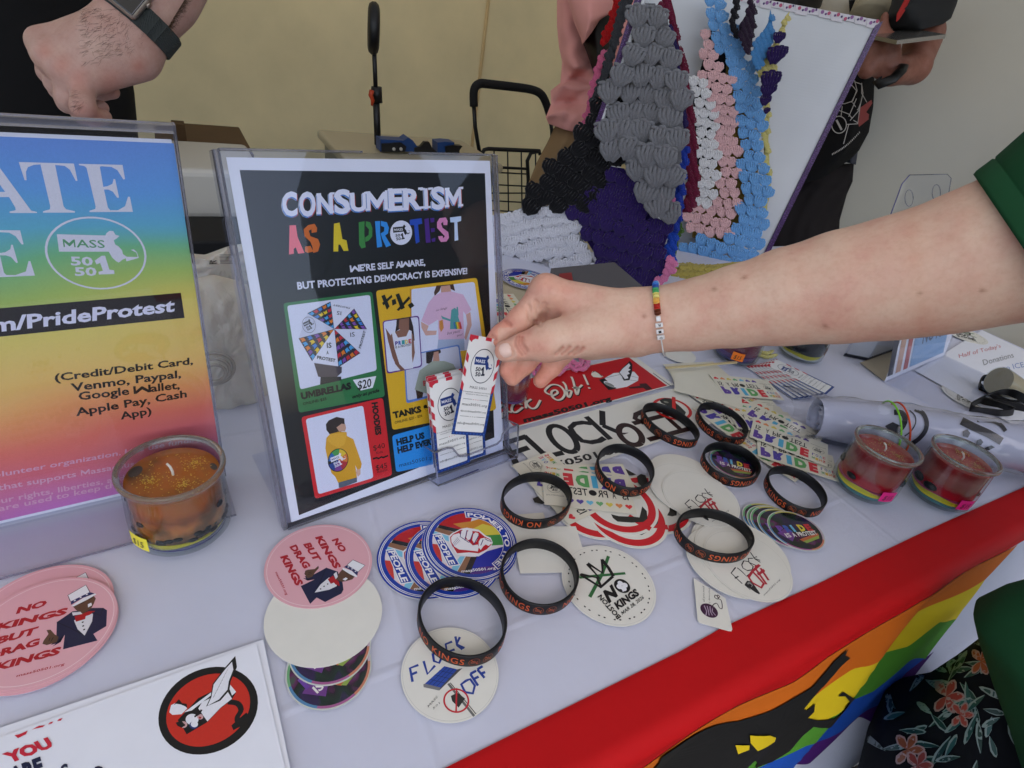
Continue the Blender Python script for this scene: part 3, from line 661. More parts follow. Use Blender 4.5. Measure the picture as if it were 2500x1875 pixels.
slab('bottom_edge', -.112, .112, -.0042, -.0018, -.0034, .0034, EDGE, holder)
mb = MB(); b0 = pp(0, 0); mb.box(np.array([b0[0], b0[1], T+.0024])+pn_*.05, pe1, pn_, (0, 0, 1), .112, .046, .0011); mb.build('foot', CLEAR, holder)
mb = MB(); mb.tube([pp(-.112, .284, 0), pp(-.112, -.003, 0)], .0009, 6); mb.build('edge_gleam', EDGE, holder, True)
# ---- clear card pocket fixed to the front
def CX(x, y): return (1000+x/4.147, 800+y/4.147)
def on_z(x, y, h):       # point on a plane parallel to the poster, h in front of it
    return onp(x, y, pp(0, 0, h), PN)
HF = .0240
pk = [on_z(*CX(290, 1598), HF), on_z(*CX(1090, 1312), HF), on_z(*CX(1100, 985), HF), on_z(*CX(985, 1030), HF), on_z(*CX(940, 1080), HF), on_z(*CX(925, 1140), HF), on_z(*CX(885, 1178), HF), on_z(*CX(560, 1300), HF), on_z(*CX(500, 1300), HF), on_z(*CX(460, 1250), HF), on_z(*CX(430, 1216), HF), on_z(*CX(380, 1218), HF), on_z(*CX(250, 1264), HF)]
pocket = empty('card_pocket', pk[0], 'small clear card pocket on the lower right of the black poster', 'card holder')
sheet('front_wall', pk, .0016, CLEAR, pocket)
def back(p, h=HF): return p-PN*(h-.0032)
sheet('side_wall', [pk[0], pk[12], back(pk[12]), back(pk[0])], .0016, CLEAR, pocket); sheet('side_wall', [pk[1], pk[2], back(pk[2]), back(pk[1])], .0016, CLEAR, pocket)
sheet('floor_plate', [pk[0], pk[1], back(pk[1]), back(pk[0])], .0016, CLEAR, pocket)
for a, b in ((0, 1), (0, 12), (1, 2)):
    mb = MB(); mb.tube([pk[a], pk[b]], .00095, 6); mb.build('rim', EDGE, pocket, True)
mb = MB(); mb.tube([pk[i] for i in range(2, 13)], .00095, 6); mb.build('rim', EDGE, pocket, True)
for a in (12, 2, 0, 1): 
    mb = MB(); mb.tube([pk[a], back(pk[a])], .0008, 6); mb.build('rim', EDGE, pocket, True)
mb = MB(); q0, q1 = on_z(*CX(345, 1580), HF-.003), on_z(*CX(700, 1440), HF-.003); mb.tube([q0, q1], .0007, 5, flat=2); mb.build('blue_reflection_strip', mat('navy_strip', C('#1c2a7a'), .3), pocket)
# ---- little cards: red and blue edges, emblem, addresses
CW, CH = .0365, .0885
STAR = [(math.sin(i*PI/5)*(1 if i % 2 == 0 else .42), math.cos(i*PI/5)*(1 if i % 2 == 0 else .42)) for i in range(10)]
CARD = mat('card_stock', C('#e4e4e2'), .4)
def card(name, o, ex, ey, label, group, detail=True, par=None):
    """o: lower left corner in the world; ex, ey: unit axes"""
    ex, ey = nrm(ex), nrm(ey); nn = np.cross(ex, ey)
    b = sheet(name, [o, o+ex*CW, o+ex*CW+ey*CH, o+ey*CH], .0004, CARD, par)
    P = Print(o, ex, ey, lift=.000005); w, h = CW, CH; R2 = C('#c0263a'); B2 = C('#14367c')
    P.poly([(0, 0), (w, 0), (w, .47*h), (w-.003, .47*h), (w-.003, .035*h+.001), (w-.004, .035*h), (.004, .035*h), (.003, .04*h), (.003, .47*h), (0, .47*h)], B2)
    r2 = random.Random(5)
    for k in range(26):
        if k < 10: c = (w*(k+.5)/10, .0014)
        elif k < 18: c = (.0015, .006+(k-10)*.0046)
        else: c = (w-.0015, .006+(k-18)*.0046)
        P.poly([(c[0]+x*.0011, c[1]+y*.0011) for x, y in STAR], C('#2c5cb0'))
    P.poly([(0, h), (.009, h), (.009, h-.0030), (.006, h-.003), (.0035, h-.0045), (.003, h-.0065), (0, h-.0045)], R2); P.poly([(.0170, h), (.0235, h), (.0235, h-.003), (.0170, h-.003)], R2); P.poly([(w-.003, h), (w, h), (w, h-.004)], R2)
    for y in (.86, .72, .58): P.poly([(0, h*(y-.11)), (.003, h*(y-.15)+.001), (.003, h*(y-.07)), (0, h*(y-.03))], R2); P.poly([(w-.003, h*(y-.15)), (w, h*(y-.11)), (w, h*(y-.03)), (w-.003, h*(y-.07))], R2)
    if detail:
        emblem(P, (w*.52, h*.71), (.0125, 0), (0, .0155), C('#101a34'), WHT); 
        P.poly([(w*.52+x*.0125, h*.71+y*.0155) for x, y in STATE], B2); P.text('MASS', (w*.52-.0081, h*.71+.0026), (w*.52+.0019, h*.71+.0028), .0030, WHT, bold=.02)
        I = C('#1c1c24')
        P.text('MASS 50501', (w*.27, h*.475), (w*.76, h*.475), .0024, I, res=1); P.text('A nonpartisan, nonviolent civil resistance', (w*.10, h*.435), (w*.94, h*.435), .0012, I, res=1); P.text('movement to defend democracy', (w*.19, h*.412), (w*.85, h*.412), .0012, I, res=1)
        for y in (.365, .190):
            P.poly([(w*.14, h*y), (w*.40, h*y), (w*.40, h*y+.0003), (w*.14, h*y+.0003)], I); P.poly([(w*.62, h*y), (w*.88, h*y), (w*.88, h*y+.0003), (w*.62, h*y+.0003)], I)
            for k in (-1, 0, 1): P.poly([(w*.51+k*.0024+x*.0006, h*y+y2*.0006) for x, y2 in STAR], R2 if y > .3 else I)
        P.text('mass50501.org', (w*.14, h*.300), (w*.88, h*.300), .0026, I, res=1); P.text('discord.mass50501.org', (w*.13, h*.235), (w*.88, h*.235), .0018, I, res=1); P.text('info@mass50501.org', (w*.11, h*.110), (w*.90, h*.110), .0021, I, res=1)
    P.build('print', b)
    if label: tag(b, label, 'card', group)
    return b
# the card in the fingers
hc = [onp(*CX(*p), pp(0, 0, .043), nrm(PN*1.0+np.array([0, 0, .05]))) for p in ((570, 72), (950, 150), (838, 1085), (385, 1062))]
ex = nrm((hc[1]-hc[0])+(hc[2]-hc[3])); ey = nrm((hc[0]-hc[3])+(hc[1]-hc[2])); ey = nrm(ey-ex*(ey@ex)); cc = sum(hc)/4
card('info_card', cc-ex*CW/2-ey*CH/2, ex, ey, 'small card held between thumb and finger above the pocket', None)
cardfr = (cc, ex, ey)
sx = nrm(pe1); 
base = [on_z(*CX(275, 1480), HF-.003), on_z(*CX(262, 1440), HF-.007), on_z(*CX(245, 1420), HF-.011), on_z(*CX(455, 1395), HF-.0135), on_z(*CX(420, 1350), HF-.018)]
labs = ['front card of the left stack inside the clear pocket', 'second card of the left stack, edge showing behind the front card', 'rearmost card of the left stack in the clear pocket', 'front card of the right stack in the clear pocket, half hidden by the held card', 'rear card of the right stack in the clear pocket']
tl = .0
for k, b_ in enumerate(base):
    ca = math.cos(-.02); card('info_card', b_, pe1*1+pe2*(.0 if k < 3 else -.0), pe2, labs[k], 'cards standing in the clear pocket', detail=(k in (0, 3)))
# ================================================================== the rainbow donation sign at the left
e1b = nrm([.7886, .6148, 0]); dirb = nrm([.0435, -.0411, .998]); dirb = nrm(dirb-e1b*(dirb@e1b)); BN = np.cross(e1b, dirb)
BR = np.array([-.2362, .3522, T+.0055]); SW, SH = .2159, .2794
def bb(u, v, h=0.): return BR+e1b*u+dirb*v+BN*h        # u is negative to the left of the right edge
sign = empty('donation_sign', bb(-.1, 0), 'rainbow gradient donation sign in an upright clear holder at far left', 'sign holder')
sp = sheet('sign_paper', [bb(-SW, 0), bb(0, 0), bb(0, SH), bb(-SW, SH)], .0004, PAPERW, sign)
P = Print(bb(0, 0, .0001), e1b, dirb, lift=.000005); P.inpx = True
# gradient print as a fine grid of flat tints
tl_, tr_, br_, bl_ = P.px(0, 332), P.px(424, 350), P.px(535, 1140), P.px(0, 1262)
u0, u1, v0, v1 = -SW+.005, tr_[0], -.0+.0028, tr_[1]
stops = [(0, '#c860b4'), (.05, '#d064a0'), (.13, '#dc5266'), (.24, '#e6603e'), (.33, '#f0943c'), (.42, '#f2c04a'), (.56, '#e6d24a'), (.66, '#a8c84c'), (.74, '#66be78'), (.80, '#4ab4cc'), (.90, '#4c9fe4'), (1.0, '#5590e0')]
def grad(t):
    t = min(1, max(0, t))
    for i in range(len(stops)-1):
        if t <= stops[i+1][0]:
            a, b = srgb(stops[i][1]), srgb(stops[i+1][1]); k = (t-stops[i][0])/(stops[i+1][0]-stops[i][0]+1e-9); return tuple((a[j]+(b[j]-a[j])*k)*.86+.075 for j in range(3))+(1.,)  # tints paled with grey: the clear sheet's glare put into the colour
    return srgb(stops[-1][1])
gv = []; gf = []; gc = []
for j in range(61):
    for i in range(31):
        s, t = i/30, j/60; gv.append(bb(u0+(u1-u0)*s, v0+(v1-v0)*t, .00012)); gc.append(grad(t+(.07*(1-s)-.06*s)*math.sin(PI*min(1, t*1.1))*(1 if t > .5 else .5)+.012*math.sin(s*9+t*14)))
for j in range(60):
    for i in range(30): a = j*31+i; gf.append((a, a+1, a+32, a+31))
me = mesh('colour_gradient', gv, gf, PRINT, sp, cols=gc)
P = Print(bb(0, 0, .0002), e1b, dirb, lift=.000005); P.inpx = True
def ZA(x, y): return (x/3.16, y/3.16)
def ZB(x, y): return (x/3.16, 450+y/3.16)
def ZC(x, y): return (x/3.16, 900+y/3.16)
WH = C('#dfdfe6')
def sp_(pts, f): P.poly([f(*p) for p in pts], WH)
# big serif letters: A (right leg), T, E and the E of the second line
sp_([(-130, 1215), (-60, 1215), (222, 1600), (240, 1625), (285, 1635), (285, 1643), (75, 1643), (75, 1632), (122, 1622), (118, 1600), (70, 1520), (-60, 1520), (-130, 1500), (-130, 1480), (40, 1480), (-100, 1290)], ZA)
sp_([(145, 1250), (570, 1262), (598, 1395), (585, 1395), (540, 1310), (500, 1280), (425, 1272), (490, 1590), (510, 1615), (578, 1630), (578, 1640), (332, 1640), (332, 1630), (385, 1615), (388, 1590), (312, 1268), (260, 1272), (215, 1290), (200, 1325), (205, 1390), (190, 1390)], ZA)
sp_([(608, 1264), (945, 1272), (965, 1382), (952, 1384), (905, 1312), (860, 1288), (785, 1282), (770, 1285), (797, 1442), (830, 1436), (868, 1418), (876, 1382), (888, 1382), (918, 1524), (905, 1526), (870, 1478), (835, 1462), (802, 1462), (832, 1600), (850, 1622), (910, 1622), (965, 1590), (988, 1518), (1002, 1518), (1025, 1634), (692, 1636), (690, 1626), (735, 1612), (738, 1592), (668, 1295), (650, 1280), (610, 1274)], ZA)
sp_([(-230, 352), (155, 355), (182, 462), (168, 464), (120, 400), (70, 372), (-60, 368), (-5, 530), (40, 524), (80, 500), (86, 466), (98, 466), (138, 604), (125, 606), (85, 560), (45, 548), (0, 548), (30, 680), (50, 700), (120, 700), (200, 672), (220, 592), (234, 592), (270, 704), (-120, 722), (-130, 712), (-80, 690), (-150, 380), (-200, 365)], ZB)
c = P.px(*ZB(755, 540)); ex = P.px(*ZB(1130, 556))-c; ey = P.px(*ZB(735, 250))-c; P.inpx = False; emblem(P, c, ex, ey, WH, C('#5fa070')); P.inpx = True
P.poly([ZB(-400, 990), ZB(1395, 836), ZB(1424, 1030), ZB(-400, 1216)], C('#17130f'))
P.text('com/PrideProtest', ZB(-330, 1172), ZB(1345, 978), ZB(-342, 1060), C('#e4e4f0'), bold=.03)
IK = C('#1e1a14')
for s_, a, b, h_ in (('(Credit/Debit Card,', (425, 1520), (1490, 1385), 58), ('Venmo, Paypal,', (552, 1598), (1398, 1488), 62), ('Google Wallet,', (610, 1665), (1388, 1575), 62)):
    P.text(s_, ZB(*a), ZB(*b), ZB(a[0]-10, a[1]-h_), IK, bold=.025)
P.text('Apple Pay, Cash', ZC(588, 365), ZC(1442, 218), ZC(576, 305), IK, bold=.025); P.text('App)', ZC(932, 392), ZC(1172, 348), ZC(920, 336), IK, bold=.025)
for s_, a, b in (('We are a volunteer organization. We use funding', (-640, 950), (1560, 552)), ('that supports Massachusetts', (-10, 940), (1180, 725)), ('our rights, liberties, and', (-55, 1050), (960, 858)), ('Funds are used to keep this', (-340, 1170), (955, 900))):
    P.text(s_, ZC(*a), ZC(*b), ZC(a[0]-8, a[1]-44), C('#dca8bc'), bold=.012)
P.build('lettering', sp)
mb = MB()
for (h0, h1) in ((.0012, .0028), (-.0028, -.0012)):
    mb2 = MB(); mb2.box(bb(-SW/2, SH/2+.003, (h0+h1)/2), e1b, dirb, BN, SW/2+.003, SH/2+.006, (h1-h0)/2); mb2.build('front_sheet' if h0 > 0 else 'back_sheet', CLEAR, sign)
mb = MB(); mb.box(bb(.0022, SH/2+.003, 0), e1b, dirb, BN, .0007, SH/2+.006, .0032); mb.build('side_edge', EDGE, sign)
mb = MB(); mb.box(bb(-SW/2, SH+.0065, 0), e1b, dirb, BN, SW/2+.002, .0022, .0036); mb.build('top_edge', EDGE, sign)
# foot reaching forward over the cloth
f0, f1 = tz(320, 1302, .002), tz(-60, 1399, .002); fb0, fb1 = bb(.002, -.003), bb(-SW, -.003); fb0[2] = fb1[2] = T+.002
f0 = fb0+(-np.array([-e1b[1], e1b[0], 0]))*.052; f1 = fb1+(-np.array([-e1b[1], e1b[0], 0]))*.052
sheet('foot', [f0, fb0, fb1, f1], .0016, clear_mat('foot_acrylic', (.93, .93, .95, 1)), sign)
mb = MB(); mb.tube([f0, f1], .0007, 5); mb.build('foot_edge', EDGE, sign)
# ================================================================== stickers, tattoos and cards lying on the cloth
KR = C('#d8202a')
def disc(name, c, R_, z, m=PAPER, n=72, ry=None, rot=0., th=.0004, label=None, cat='sticker', group=None):
    """a round sticker whose origin is its centre; z = height of its underside over the cloth"""
    ry = ry or R_; vs = []; 
    for zz in (th, 0):
        for i in range(n):
            t = 2*PI*i/n; x, y = R_*math.cos(t), ry*math.sin(t); vs.append((x*math.cos(rot)-y*math.sin(rot), x*math.sin(rot)+y*math.cos(rot), zz))
    fs = [tuple(range(n)), tuple(range(n, 2*n))[::-1]]+[(i+n, (i+1) % n+n, (i+1) % n, i) for i in range(n)]
    o = mesh(name, vs, fs, m, loc=(c[0], c[1], T+.0022+z)); return tag(o, label, cat, group)
def rect(name, c, w, h, ang, z, m=PAPER, th=.0003, label=None, cat='sticker', group=None, corner=.0):
    vs = [(x*w/2, y*h/2, zz) for zz in (th, 0) for x, y in ((-1, -1), (1, -1), (1, 1), (-1, 1))]
    fs = [(0, 1, 2, 3), (7, 6, 5, 4)]+[(i+4, (i+1) % 4+4, (i+1) % 4, i) for i in range(4)]
    o = mesh(name, vs, fs, m, loc=(c[0], c[1], T+.0022+z)); o.rotation_euler[2] = ang; return tag(o, label, cat, group)
def lprint(c, z, th=.0004, lift=.000006):
    """a print traced in photograph pixels on top of a sticker with centre c"""
    P = Print(np.array([c[0], c[1], T+.0022+z+th]), (1, 0, 0), (0, 1, 0), lift=lift); P.inpx = True; return P
def lbuild(P, parent, name='print', m=None, th=.0004):
    vs = [v-P.o+np.array([0, 0, th]) for v in P.v]
    o = mesh(name, vs, P.f, m or PRINT, None, False, P.c, loc=(0, 0, 0)); o.parent = parent; return o
def again(src, c, z, rot=0., **kw):
    o = copy_tree(src, None, **kw); o.location = Vector((c[0], c[1], T+.0022+z)); o.rotation_euler[2] = rot; return o
def ang_px(a, b): p, q = tz(*a), tz(*b); return math.atan2(q[1]-p[1], q[0]-p[0])
R0 = .0394
Z3 = lambda x, y: (550+x/3.16, 1250+y/3.16)
Z1 = lambda x, y: (1000+x/4.1475, 1250+y/4.1475)
Z2 = lambda x, y: (1200+x/5.53, 1120+y/5.53)
Z5 = lambda x, y: (1150+x/3.16, 850+y/3.16)
ZG = lambda x, y: (1150+x/3.16, 1200+y/3.16)
ZM = lambda x, y: (1150+x/4.022, 860+y/4.022)
ZR = lambda x, y: (1600+x/4.81, 830+y/4.81)
ZF = lambda x, y: (1600+x/5.027, 1220+y/5.027)
# ---- fist stickers
PW = (-.0088, .3279); G = 'blue rimmed fist stickers fanned beside the rings'
pw = disc('fist_sticker', PW, R0, .0024, C and PAPER, label='uppermost blue rimmed round fist sticker of the fan of three', group=G)
P = lprint(PW, .0024); P.inpx = False; B_ = C('#1c3a9c')
P.ell((0, 0), R0*.995, None, B_, 72); P.ell((0, 0), R0*.955, None, WHT, 72, ring=.985); P.ell((0, 0), R0*.925, None, WHT, 72, ring=.985)
P.ell((0, 0), R0*.83, None, C('#d8d4d8'), 60); r8 = R0*.83
def clipd(pts, r_=None):
    """clip a polygon to the inner disc by sampling its edge"""
    r_ = r_ or r8; out = []
    for i in range(len(pts)):
        a, b = np.array(pts[i]), np.array(pts[(i+1) % len(pts)])
        for k in range(10):
            p = a+(b-a)*k/10; d = math.hypot(*p); out.append(p*(r_/d) if d > r_ else p)
    return out
pq = lambda x, y: tuple(P.px(*Z1(x, y)))
stripes = [('#b81c22', [(260, 110), (520, -60), (640, 30), (620, 95), (520, 190), (330, 150)]), ('#c8842e', [(440, 120), (620, 95), (740, 60), (900, 120), (860, 170), (700, 190), (560, 180)]),
           ('#d2c24a', [(620, 180), (740, 120), (960, 180), (960, 235), (720, 240)]), ('#3f8a48', [(720, 240), (960, 225), (1010, 330), (830, 340)]), ('#1c2f9c', [(740, 410), (1020, 330), (980, 560), (700, 640), (590, 560), (660, 460)]), ('#4a2a80', [(610, 620), (700, 560), (920, 540), (840, 640), (700, 680), (560, 640)]),
           ('#17181c', [(300, 130), (350, 140), (560, 190), (540, 225), (280, 160)]), ('#8a6248', [(270, 155), (290, 160), (520, 225), (470, 260), (250, 190)]), ('#7cc0dc', [(240, 195), (260, 200), (440, 260), (400, 300), (215, 235)]), ('#e0d8dc', [(215, 240), (300, 250), (260, 320), (205, 300)]), ('#c23a34', [(210, 320), (300, 330), (330, 500), (300, 520), (220, 430)]),
           ('#e2c4c8', [(330, 540), (400, 500), (440, 560), (390, 600)]), ('#7cc0dc', [(430, 560), (510, 450), (560, 450), (480, 600), (420, 600)]), ('#8a6248', [(480, 610), (570, 450), (620, 455), (540, 640)]), ('#17181c', [(540, 640), (620, 455), (680, 455), (600, 650)])]
for h_, q in stripes: P._put(clipd([pq(*p) for p in q]), tess(clipd([pq(*p) for p in q])), C(h_))
P.inpx = True
def pz(q, col, f=Z1): P.poly([f(*p) for p in q], col)
fist = [(395, 245), (430, 215), (520, 170), (580, 160), (700, 180), (770, 240), (820, 260), (842, 310), (825, 350), (780, 400), (700, 450), (560, 445), (470, 430), (445, 380), (400, 310)]
pz(fist, C('#e4e2e6')); 
pz([(410, 255), (440, 222), (520, 180), (700, 200), (760, 250), (820, 280), (830, 330), (780, 380), (700, 420), (600, 410), (480, 420), (450, 370), (415, 310)], C('#b82430'))
pz([(420, 262), (440, 232), (500, 215), (520, 240), (600, 300), (640, 340), (690, 330), (700, 360), (690, 400), (600, 390), (500, 380), (450, 350), (425, 310)], C('#e8e6ea'))
for x0, y0 in ((525, 195), (585, 200), (645, 225)): pz([(x0, y0), (x0+20, y0-18), (x0+50, y0-10), (x0+52, y0+25), (x0+30, y0+75), (x0+5, y0+88), (x0-12, y0+60)], C('#e8e6ea'))
pz([(700, 300), (720, 270), (760, 262), (815, 285), (828, 320), (800, 345), (770, 330), (745, 350), (720, 385), (698, 360)], C('#e8e6ea'))
for q in ([(520, 190), (512, 250), (600, 310)], [(580, 190), (560, 290)], [(640, 215), (605, 310)], [(700, 240), (650, 330)], [(745, 280), (720, 340)], [(760, 270), (790, 290), (830, 300)]): P.line([Z1(*p) for p in q], .0007, C('#3a2a6a'))
for k in range(7): P.line([Z1(425+k*9, 330-k*12), Z1(440+k*12, 360-k*10)], .0003, C('#3a2a6a'))
pz([(232, 225), (318, 215), (512, 540), (390, 555)], WHT); pz([(242, 235), (312, 226), (498, 532), (396, 545)], B_)
P.text('PEOPLE', Z1(258, 240), Z1(405, 537), Z1(316, 232), WHT, bold=.03)
cc0 = P.px(*Z1(600, 330))
P.inpx = False; aa = [math.atan2(*(P.px(*Z1(*q))[::-1])) for q in ((600, 70), (860, 530))]; t0, t1 = aa[0], aa[1]
P.ell((0, 0), R0*.88, None, WHT, 30, ring=.78, a0=t1-.05, a1=t0+.10); P.ell((0, 0), R0*.865, None, B_, 30, ring=.805, a0=t1-.02, a1=t0+.07)
P.arctext('POWER TO THE', (0, 0), R0*.72, R0*.115, t0+.03, t1+.02, WHT, bold=.03); P.inpx = True
P.text('mass50501.org', Z1(525, 615), Z1(872, 580), Z1(520, 588), WHT, bold=.02)
lbuild(P, pw, m=PRINT_GLOSS)
for k, (c, z, l) in enumerate((((-.0422, .3057), 0, 'lowest blue rimmed fist sticker at the left end of the fan'), ((-.0201, .3097), .0012, 'middle blue rimmed fist sticker of the fan, half covered'), ((-.0105, .3262), .0018, 'blue rimmed fist sticker directly under the uppermost one'), ((-.0082, .3262), .0006, 'bottom blue rimmed fist sticker of the uppermost small pile'))):
    again(pw, c, z, (.03, .05, -.06, -.12)[k], label=l)
# ---- pink drag king stickers
PK = (-.1200, .2797); G = 'pink oval looking stickers with a top hat figure'
pk_ = disc('pink_sticker', PK, R0, .0016, mat('pink_vinyl', C('#dba6ae'), .4), label='pink round sticker with top hat figure lying on the blank white disc', group=G)
P = lprint(PK, .0016); P.inpx = False; P.ell((0, 0), R0*.955, None, C('#ecd2d4'), 64, ring=.99); P.inpx = True
RD = C('#a81422')
for s_, a, b, c in (('NO', (822, 215), (895, 312), (868, 200)), ('KINGS', (695, 195), (845, 440), (745, 182)), ('BUT', (603, 248), (690, 380), (655, 235)), ('DRAG', (497, 268), (612, 438), (545, 250)), ('KINGS', (425, 345), (550, 572), (478, 330))):
    P.text(s_, Z3(*a), Z3(*b), Z3(*c), RD, bold=.055)
P.text('mass50501.org', Z3(385, 465), Z3(468, 642), Z3(403, 460), RD, bold=.02)
nv, sk_ = C('#1c1f3e'), C('#5a4030')
pz([(582, 572), (690, 520), (600, 510), (635, 530), (612, 495), (650, 500), (780, 430), (868, 460), (880, 500), (905, 545), (912, 600), (895, 630), (770, 695), (705, 660), (655, 710)], nv, Z3)
pz([(610, 478), (618, 452), (640, 445), (690, 440), (718, 415), (722, 432), (690, 470), (672, 500), (635, 512)], sk_, Z3); P.line([Z3(640, 470), Z3(665, 462)], .0004, BLK); P.line([Z3(636, 482), Z3(668, 476)], .0004, BLK)
pz([(690, 622), (735, 560), (800, 505), (860, 540), (860, 572), (800, 600)], C('#d8d6da'), Z3); 
for q in ((735, 594), (762, 574), (790, 556)): P.ell(Z3(*q), .0006, None, BLK, 8)
pz([(790, 520), (832, 490), (850, 515), (878, 540), (882, 572), (850, 560), (838, 545), (815, 555)], C('#a81820'), Z3)
pz([(850, 520), (880, 470), (905, 440), (985, 470), (998, 500), (980, 520), (940, 532), (900, 540)], C('#5c3f30'), Z3); pz([(905, 520), (930, 505), (945, 515), (925, 530)], WHT, Z3); P.line([Z3(930, 470), Z3(955, 478)], .0005, BLK); P.line([Z3(965, 490), Z3(985, 500)], .0005, BLK)
pz([(835, 480), (858, 462), (868, 500), (852, 520)], C('#d8d6da'), Z3); pz([(905, 430), (975, 455), (1020, 495), (1012, 505), (960, 480), (905, 445)], WHT, Z3); pz([(915, 425), (940, 410), (1025, 462), (1018, 492), (975, 452)], C('#232a5c'), Z3)
pz([(940, 408), (985, 370), (1078, 412), (1026, 462)], WHT, Z3); P.line([Z3(940, 408), Z3(985, 370), Z3(1078, 412), Z3(1026, 462)], .0004, BLK)
for q in ((950, 425), (978, 440), (1005, 458)): 
    c_ = P.px(*Z3(*q)); P.inpx = False; P.poly([(c_[0]+x*.0009, c_[1]+y*.0009) for x, y in STAR], WHT); P.inpx = True
P.line([Z3(780, 430), Z3(740, 520), Z3(700, 600)], .0004, C('#0e1024')); P.line([Z3(870, 560), Z3(850, 620), Z3(905, 600)], .0004, C('#0e1024'))
lbuild(P, pk_)
rl = math.radians(77)
for k, (c, z, rr_, l) in enumerate((((-.2754, .2029), .0, rl-.05, 'pink top hat sticker sticking out behind the left pile'), ((-.2646, .1902), .0006, rl-.02, 'lowest pink top hat sticker of the left pile'), ((-.2640, .1914), .0012, rl+.02, 'middle pink top hat sticker of the left pile'), ((-.2654, .1926), .0018, rl, 'top pink sticker of the left pile with whole top hat figure'))):
    again(pk_, c, z, rr_, label=l)
disc('blank_sticker', (-.1005, .2399), .0399, .0010, PAPER, label='plain white back of a round sticker under the pink one')
# ---- holographic ovals
HOLO = NT('holographic_print'); HOLO.b.inputs['Roughness'].default_value = .15; HOLO.b.inputs['Coat Weight'].default_value = .4
_n = HOLO.noise(38, det=2); _c = HOLO.ramp(_n, [(.30, C('#0a0b14')), (.42, C('#2a1546')), (.50, C('#0f2a1c')), (.56, C('#101018')), (.63, C('#5a1c50')), (.70, C('#2a5a3c')), (.78, C('#1a2050'))])
HOLO.l(_c, HOLO.b.inputs['Base Color'])
G = 'dark iridescent pride stickers'
def holo(c, R_, z, rot, label, ry=None, sub='pride'):
    o = disc('pride_sticker', c, R_, z, mat('clear_rim', C('#c4c8c0'), .2, coat=.5) if 'clear_rim' not in bpy.data.materials else bpy.data.materials['clear_rim'], label=label, group=G, ry=ry)
    o.rotation_euler[2] = rot; ry = ry or R_; n = 60
    vs = [(R_*.97*math.cos(2*PI*i/n), ry*.97*math.sin(2*PI*i/n), .00044) for i in range(n)]+[(R_*.90*math.cos(2*PI*i/n), ry*.90*math.sin(2*PI*i/n), .00044) for i in range(n)]
    cols = []; pal_ = ['#b8a4b0', '#b8b060', '#6aa070', '#5080a8', '#a05a8a', '#c07a60']
    fs = [(i, (i+1) % n, n+(i+1) % n, n+i) for i in range(n)]; cols = [C(pal_[(i//9) % 6]) for i in range(n)]
    q = mesh('shiny_border', vs, fs, PRINT_GLOSS, cols=cols, loc=(0, 0, 0)); q.parent = o
    q = mesh('shiny_face', [(R_*.91*math.cos(2*PI*i/n), ry*.91*math.sin(2*PI*i/n), .00048) for i in range(n)], [tuple(range(n))], HOLO.m, loc=(0, 0, 0)); q.parent = o
    P2 = Print((0, 0, .0005), (1, 0, 0), (0, 1, 0), lift=.000006); w = R_*.80
    P2.poly([(-w*.2, -ry*.44), (w*.95, -ry*.22), (w*.9, -ry*.36), (-w*.1, -ry*.56)], C('#b8603a')); P2.poly([(-w*.1, -ry*.54), (w*.9, -ry*.34), (w*.8, -ry*.48), (0, -ry*.64)], C('#8aa04a'))
    P2.poly([(-w, -ry*.05), (-w*.4, ry*.15), (-w*.2, -ry*.2), (-w*.6, -ry*.5)], C('#6a3a80'))
    for k, (ch, h_) in enumerate(zip('PRIDE', ['#6a3f96', '#3a57a8', '#6ab0cc', '#d2be3c', '#b83030'])): P2.text(ch, (-w*.86+k*w*.355, -.02*R_-k*.0003), (-w*.86+k*w*.355+w*(.30 if ch != 'I' else .12), -.02*R_-k*.0003), ry*.30, C(h_), bold=.07)
    for ch, x0, x1 in (('IS', -.72, -.46), ('A', -.36, -.2), ('PROTEST', -.10, .90)): P2.text(ch, (w*x0, -ry*.30), (w*x1, -ry*.30), ry*.20, C('#e0dcd4'), bold=.03)
    q = mesh('print', P2.v, P2.f, PRINT, None, False, P2.c, loc=(0, 0, 0)); q.parent = o
    return o
prot = ang_px(ZF(1540, 590), ZF(1960, 580))
def world(p): w_ = tz(*p); return (w_[0], w_[1])
ct = np.array(world((1920, 1300))); 
for k, (q, l) in enumerate((((1878, 1278), 'lowest iridescent pride sticker at the left end of the five fanned'), ((1889, 1285), 'second iridescent pride sticker from the left end of the fan'), ((1897, 1288), 'middle iridescent pride sticker of the fan of five'), ((1914, 1296), 'fourth iridescent pride sticker of the fan, just under the top'), ((1938, 1303), 'top iridescent pride sticker of the fan near the red edge'))):
    holo(world(q), .0285, .0006*k, prot+.02*k, l, ry=.0255)
holo(world((1788, 1136)), .0265, .0, ang_px((1735, 1165), (1822, 1186))-.05, 'iridescent pride sticker lying inside a black wristband', ry=.0245)
holo((-.0831, .2031), .0269, .0, ang_px(Z3(600, 1420), Z3(670, 1360)), 'lower iridescent sticker peeking out below the white disc', ry=.0269)
holo((-.0878, .2171), .0268, .0005, ang_px(Z3(670, 1290), Z3(750, 1240)), 'upper iridescent sticker mostly covered by the white disc', ry=.0268)
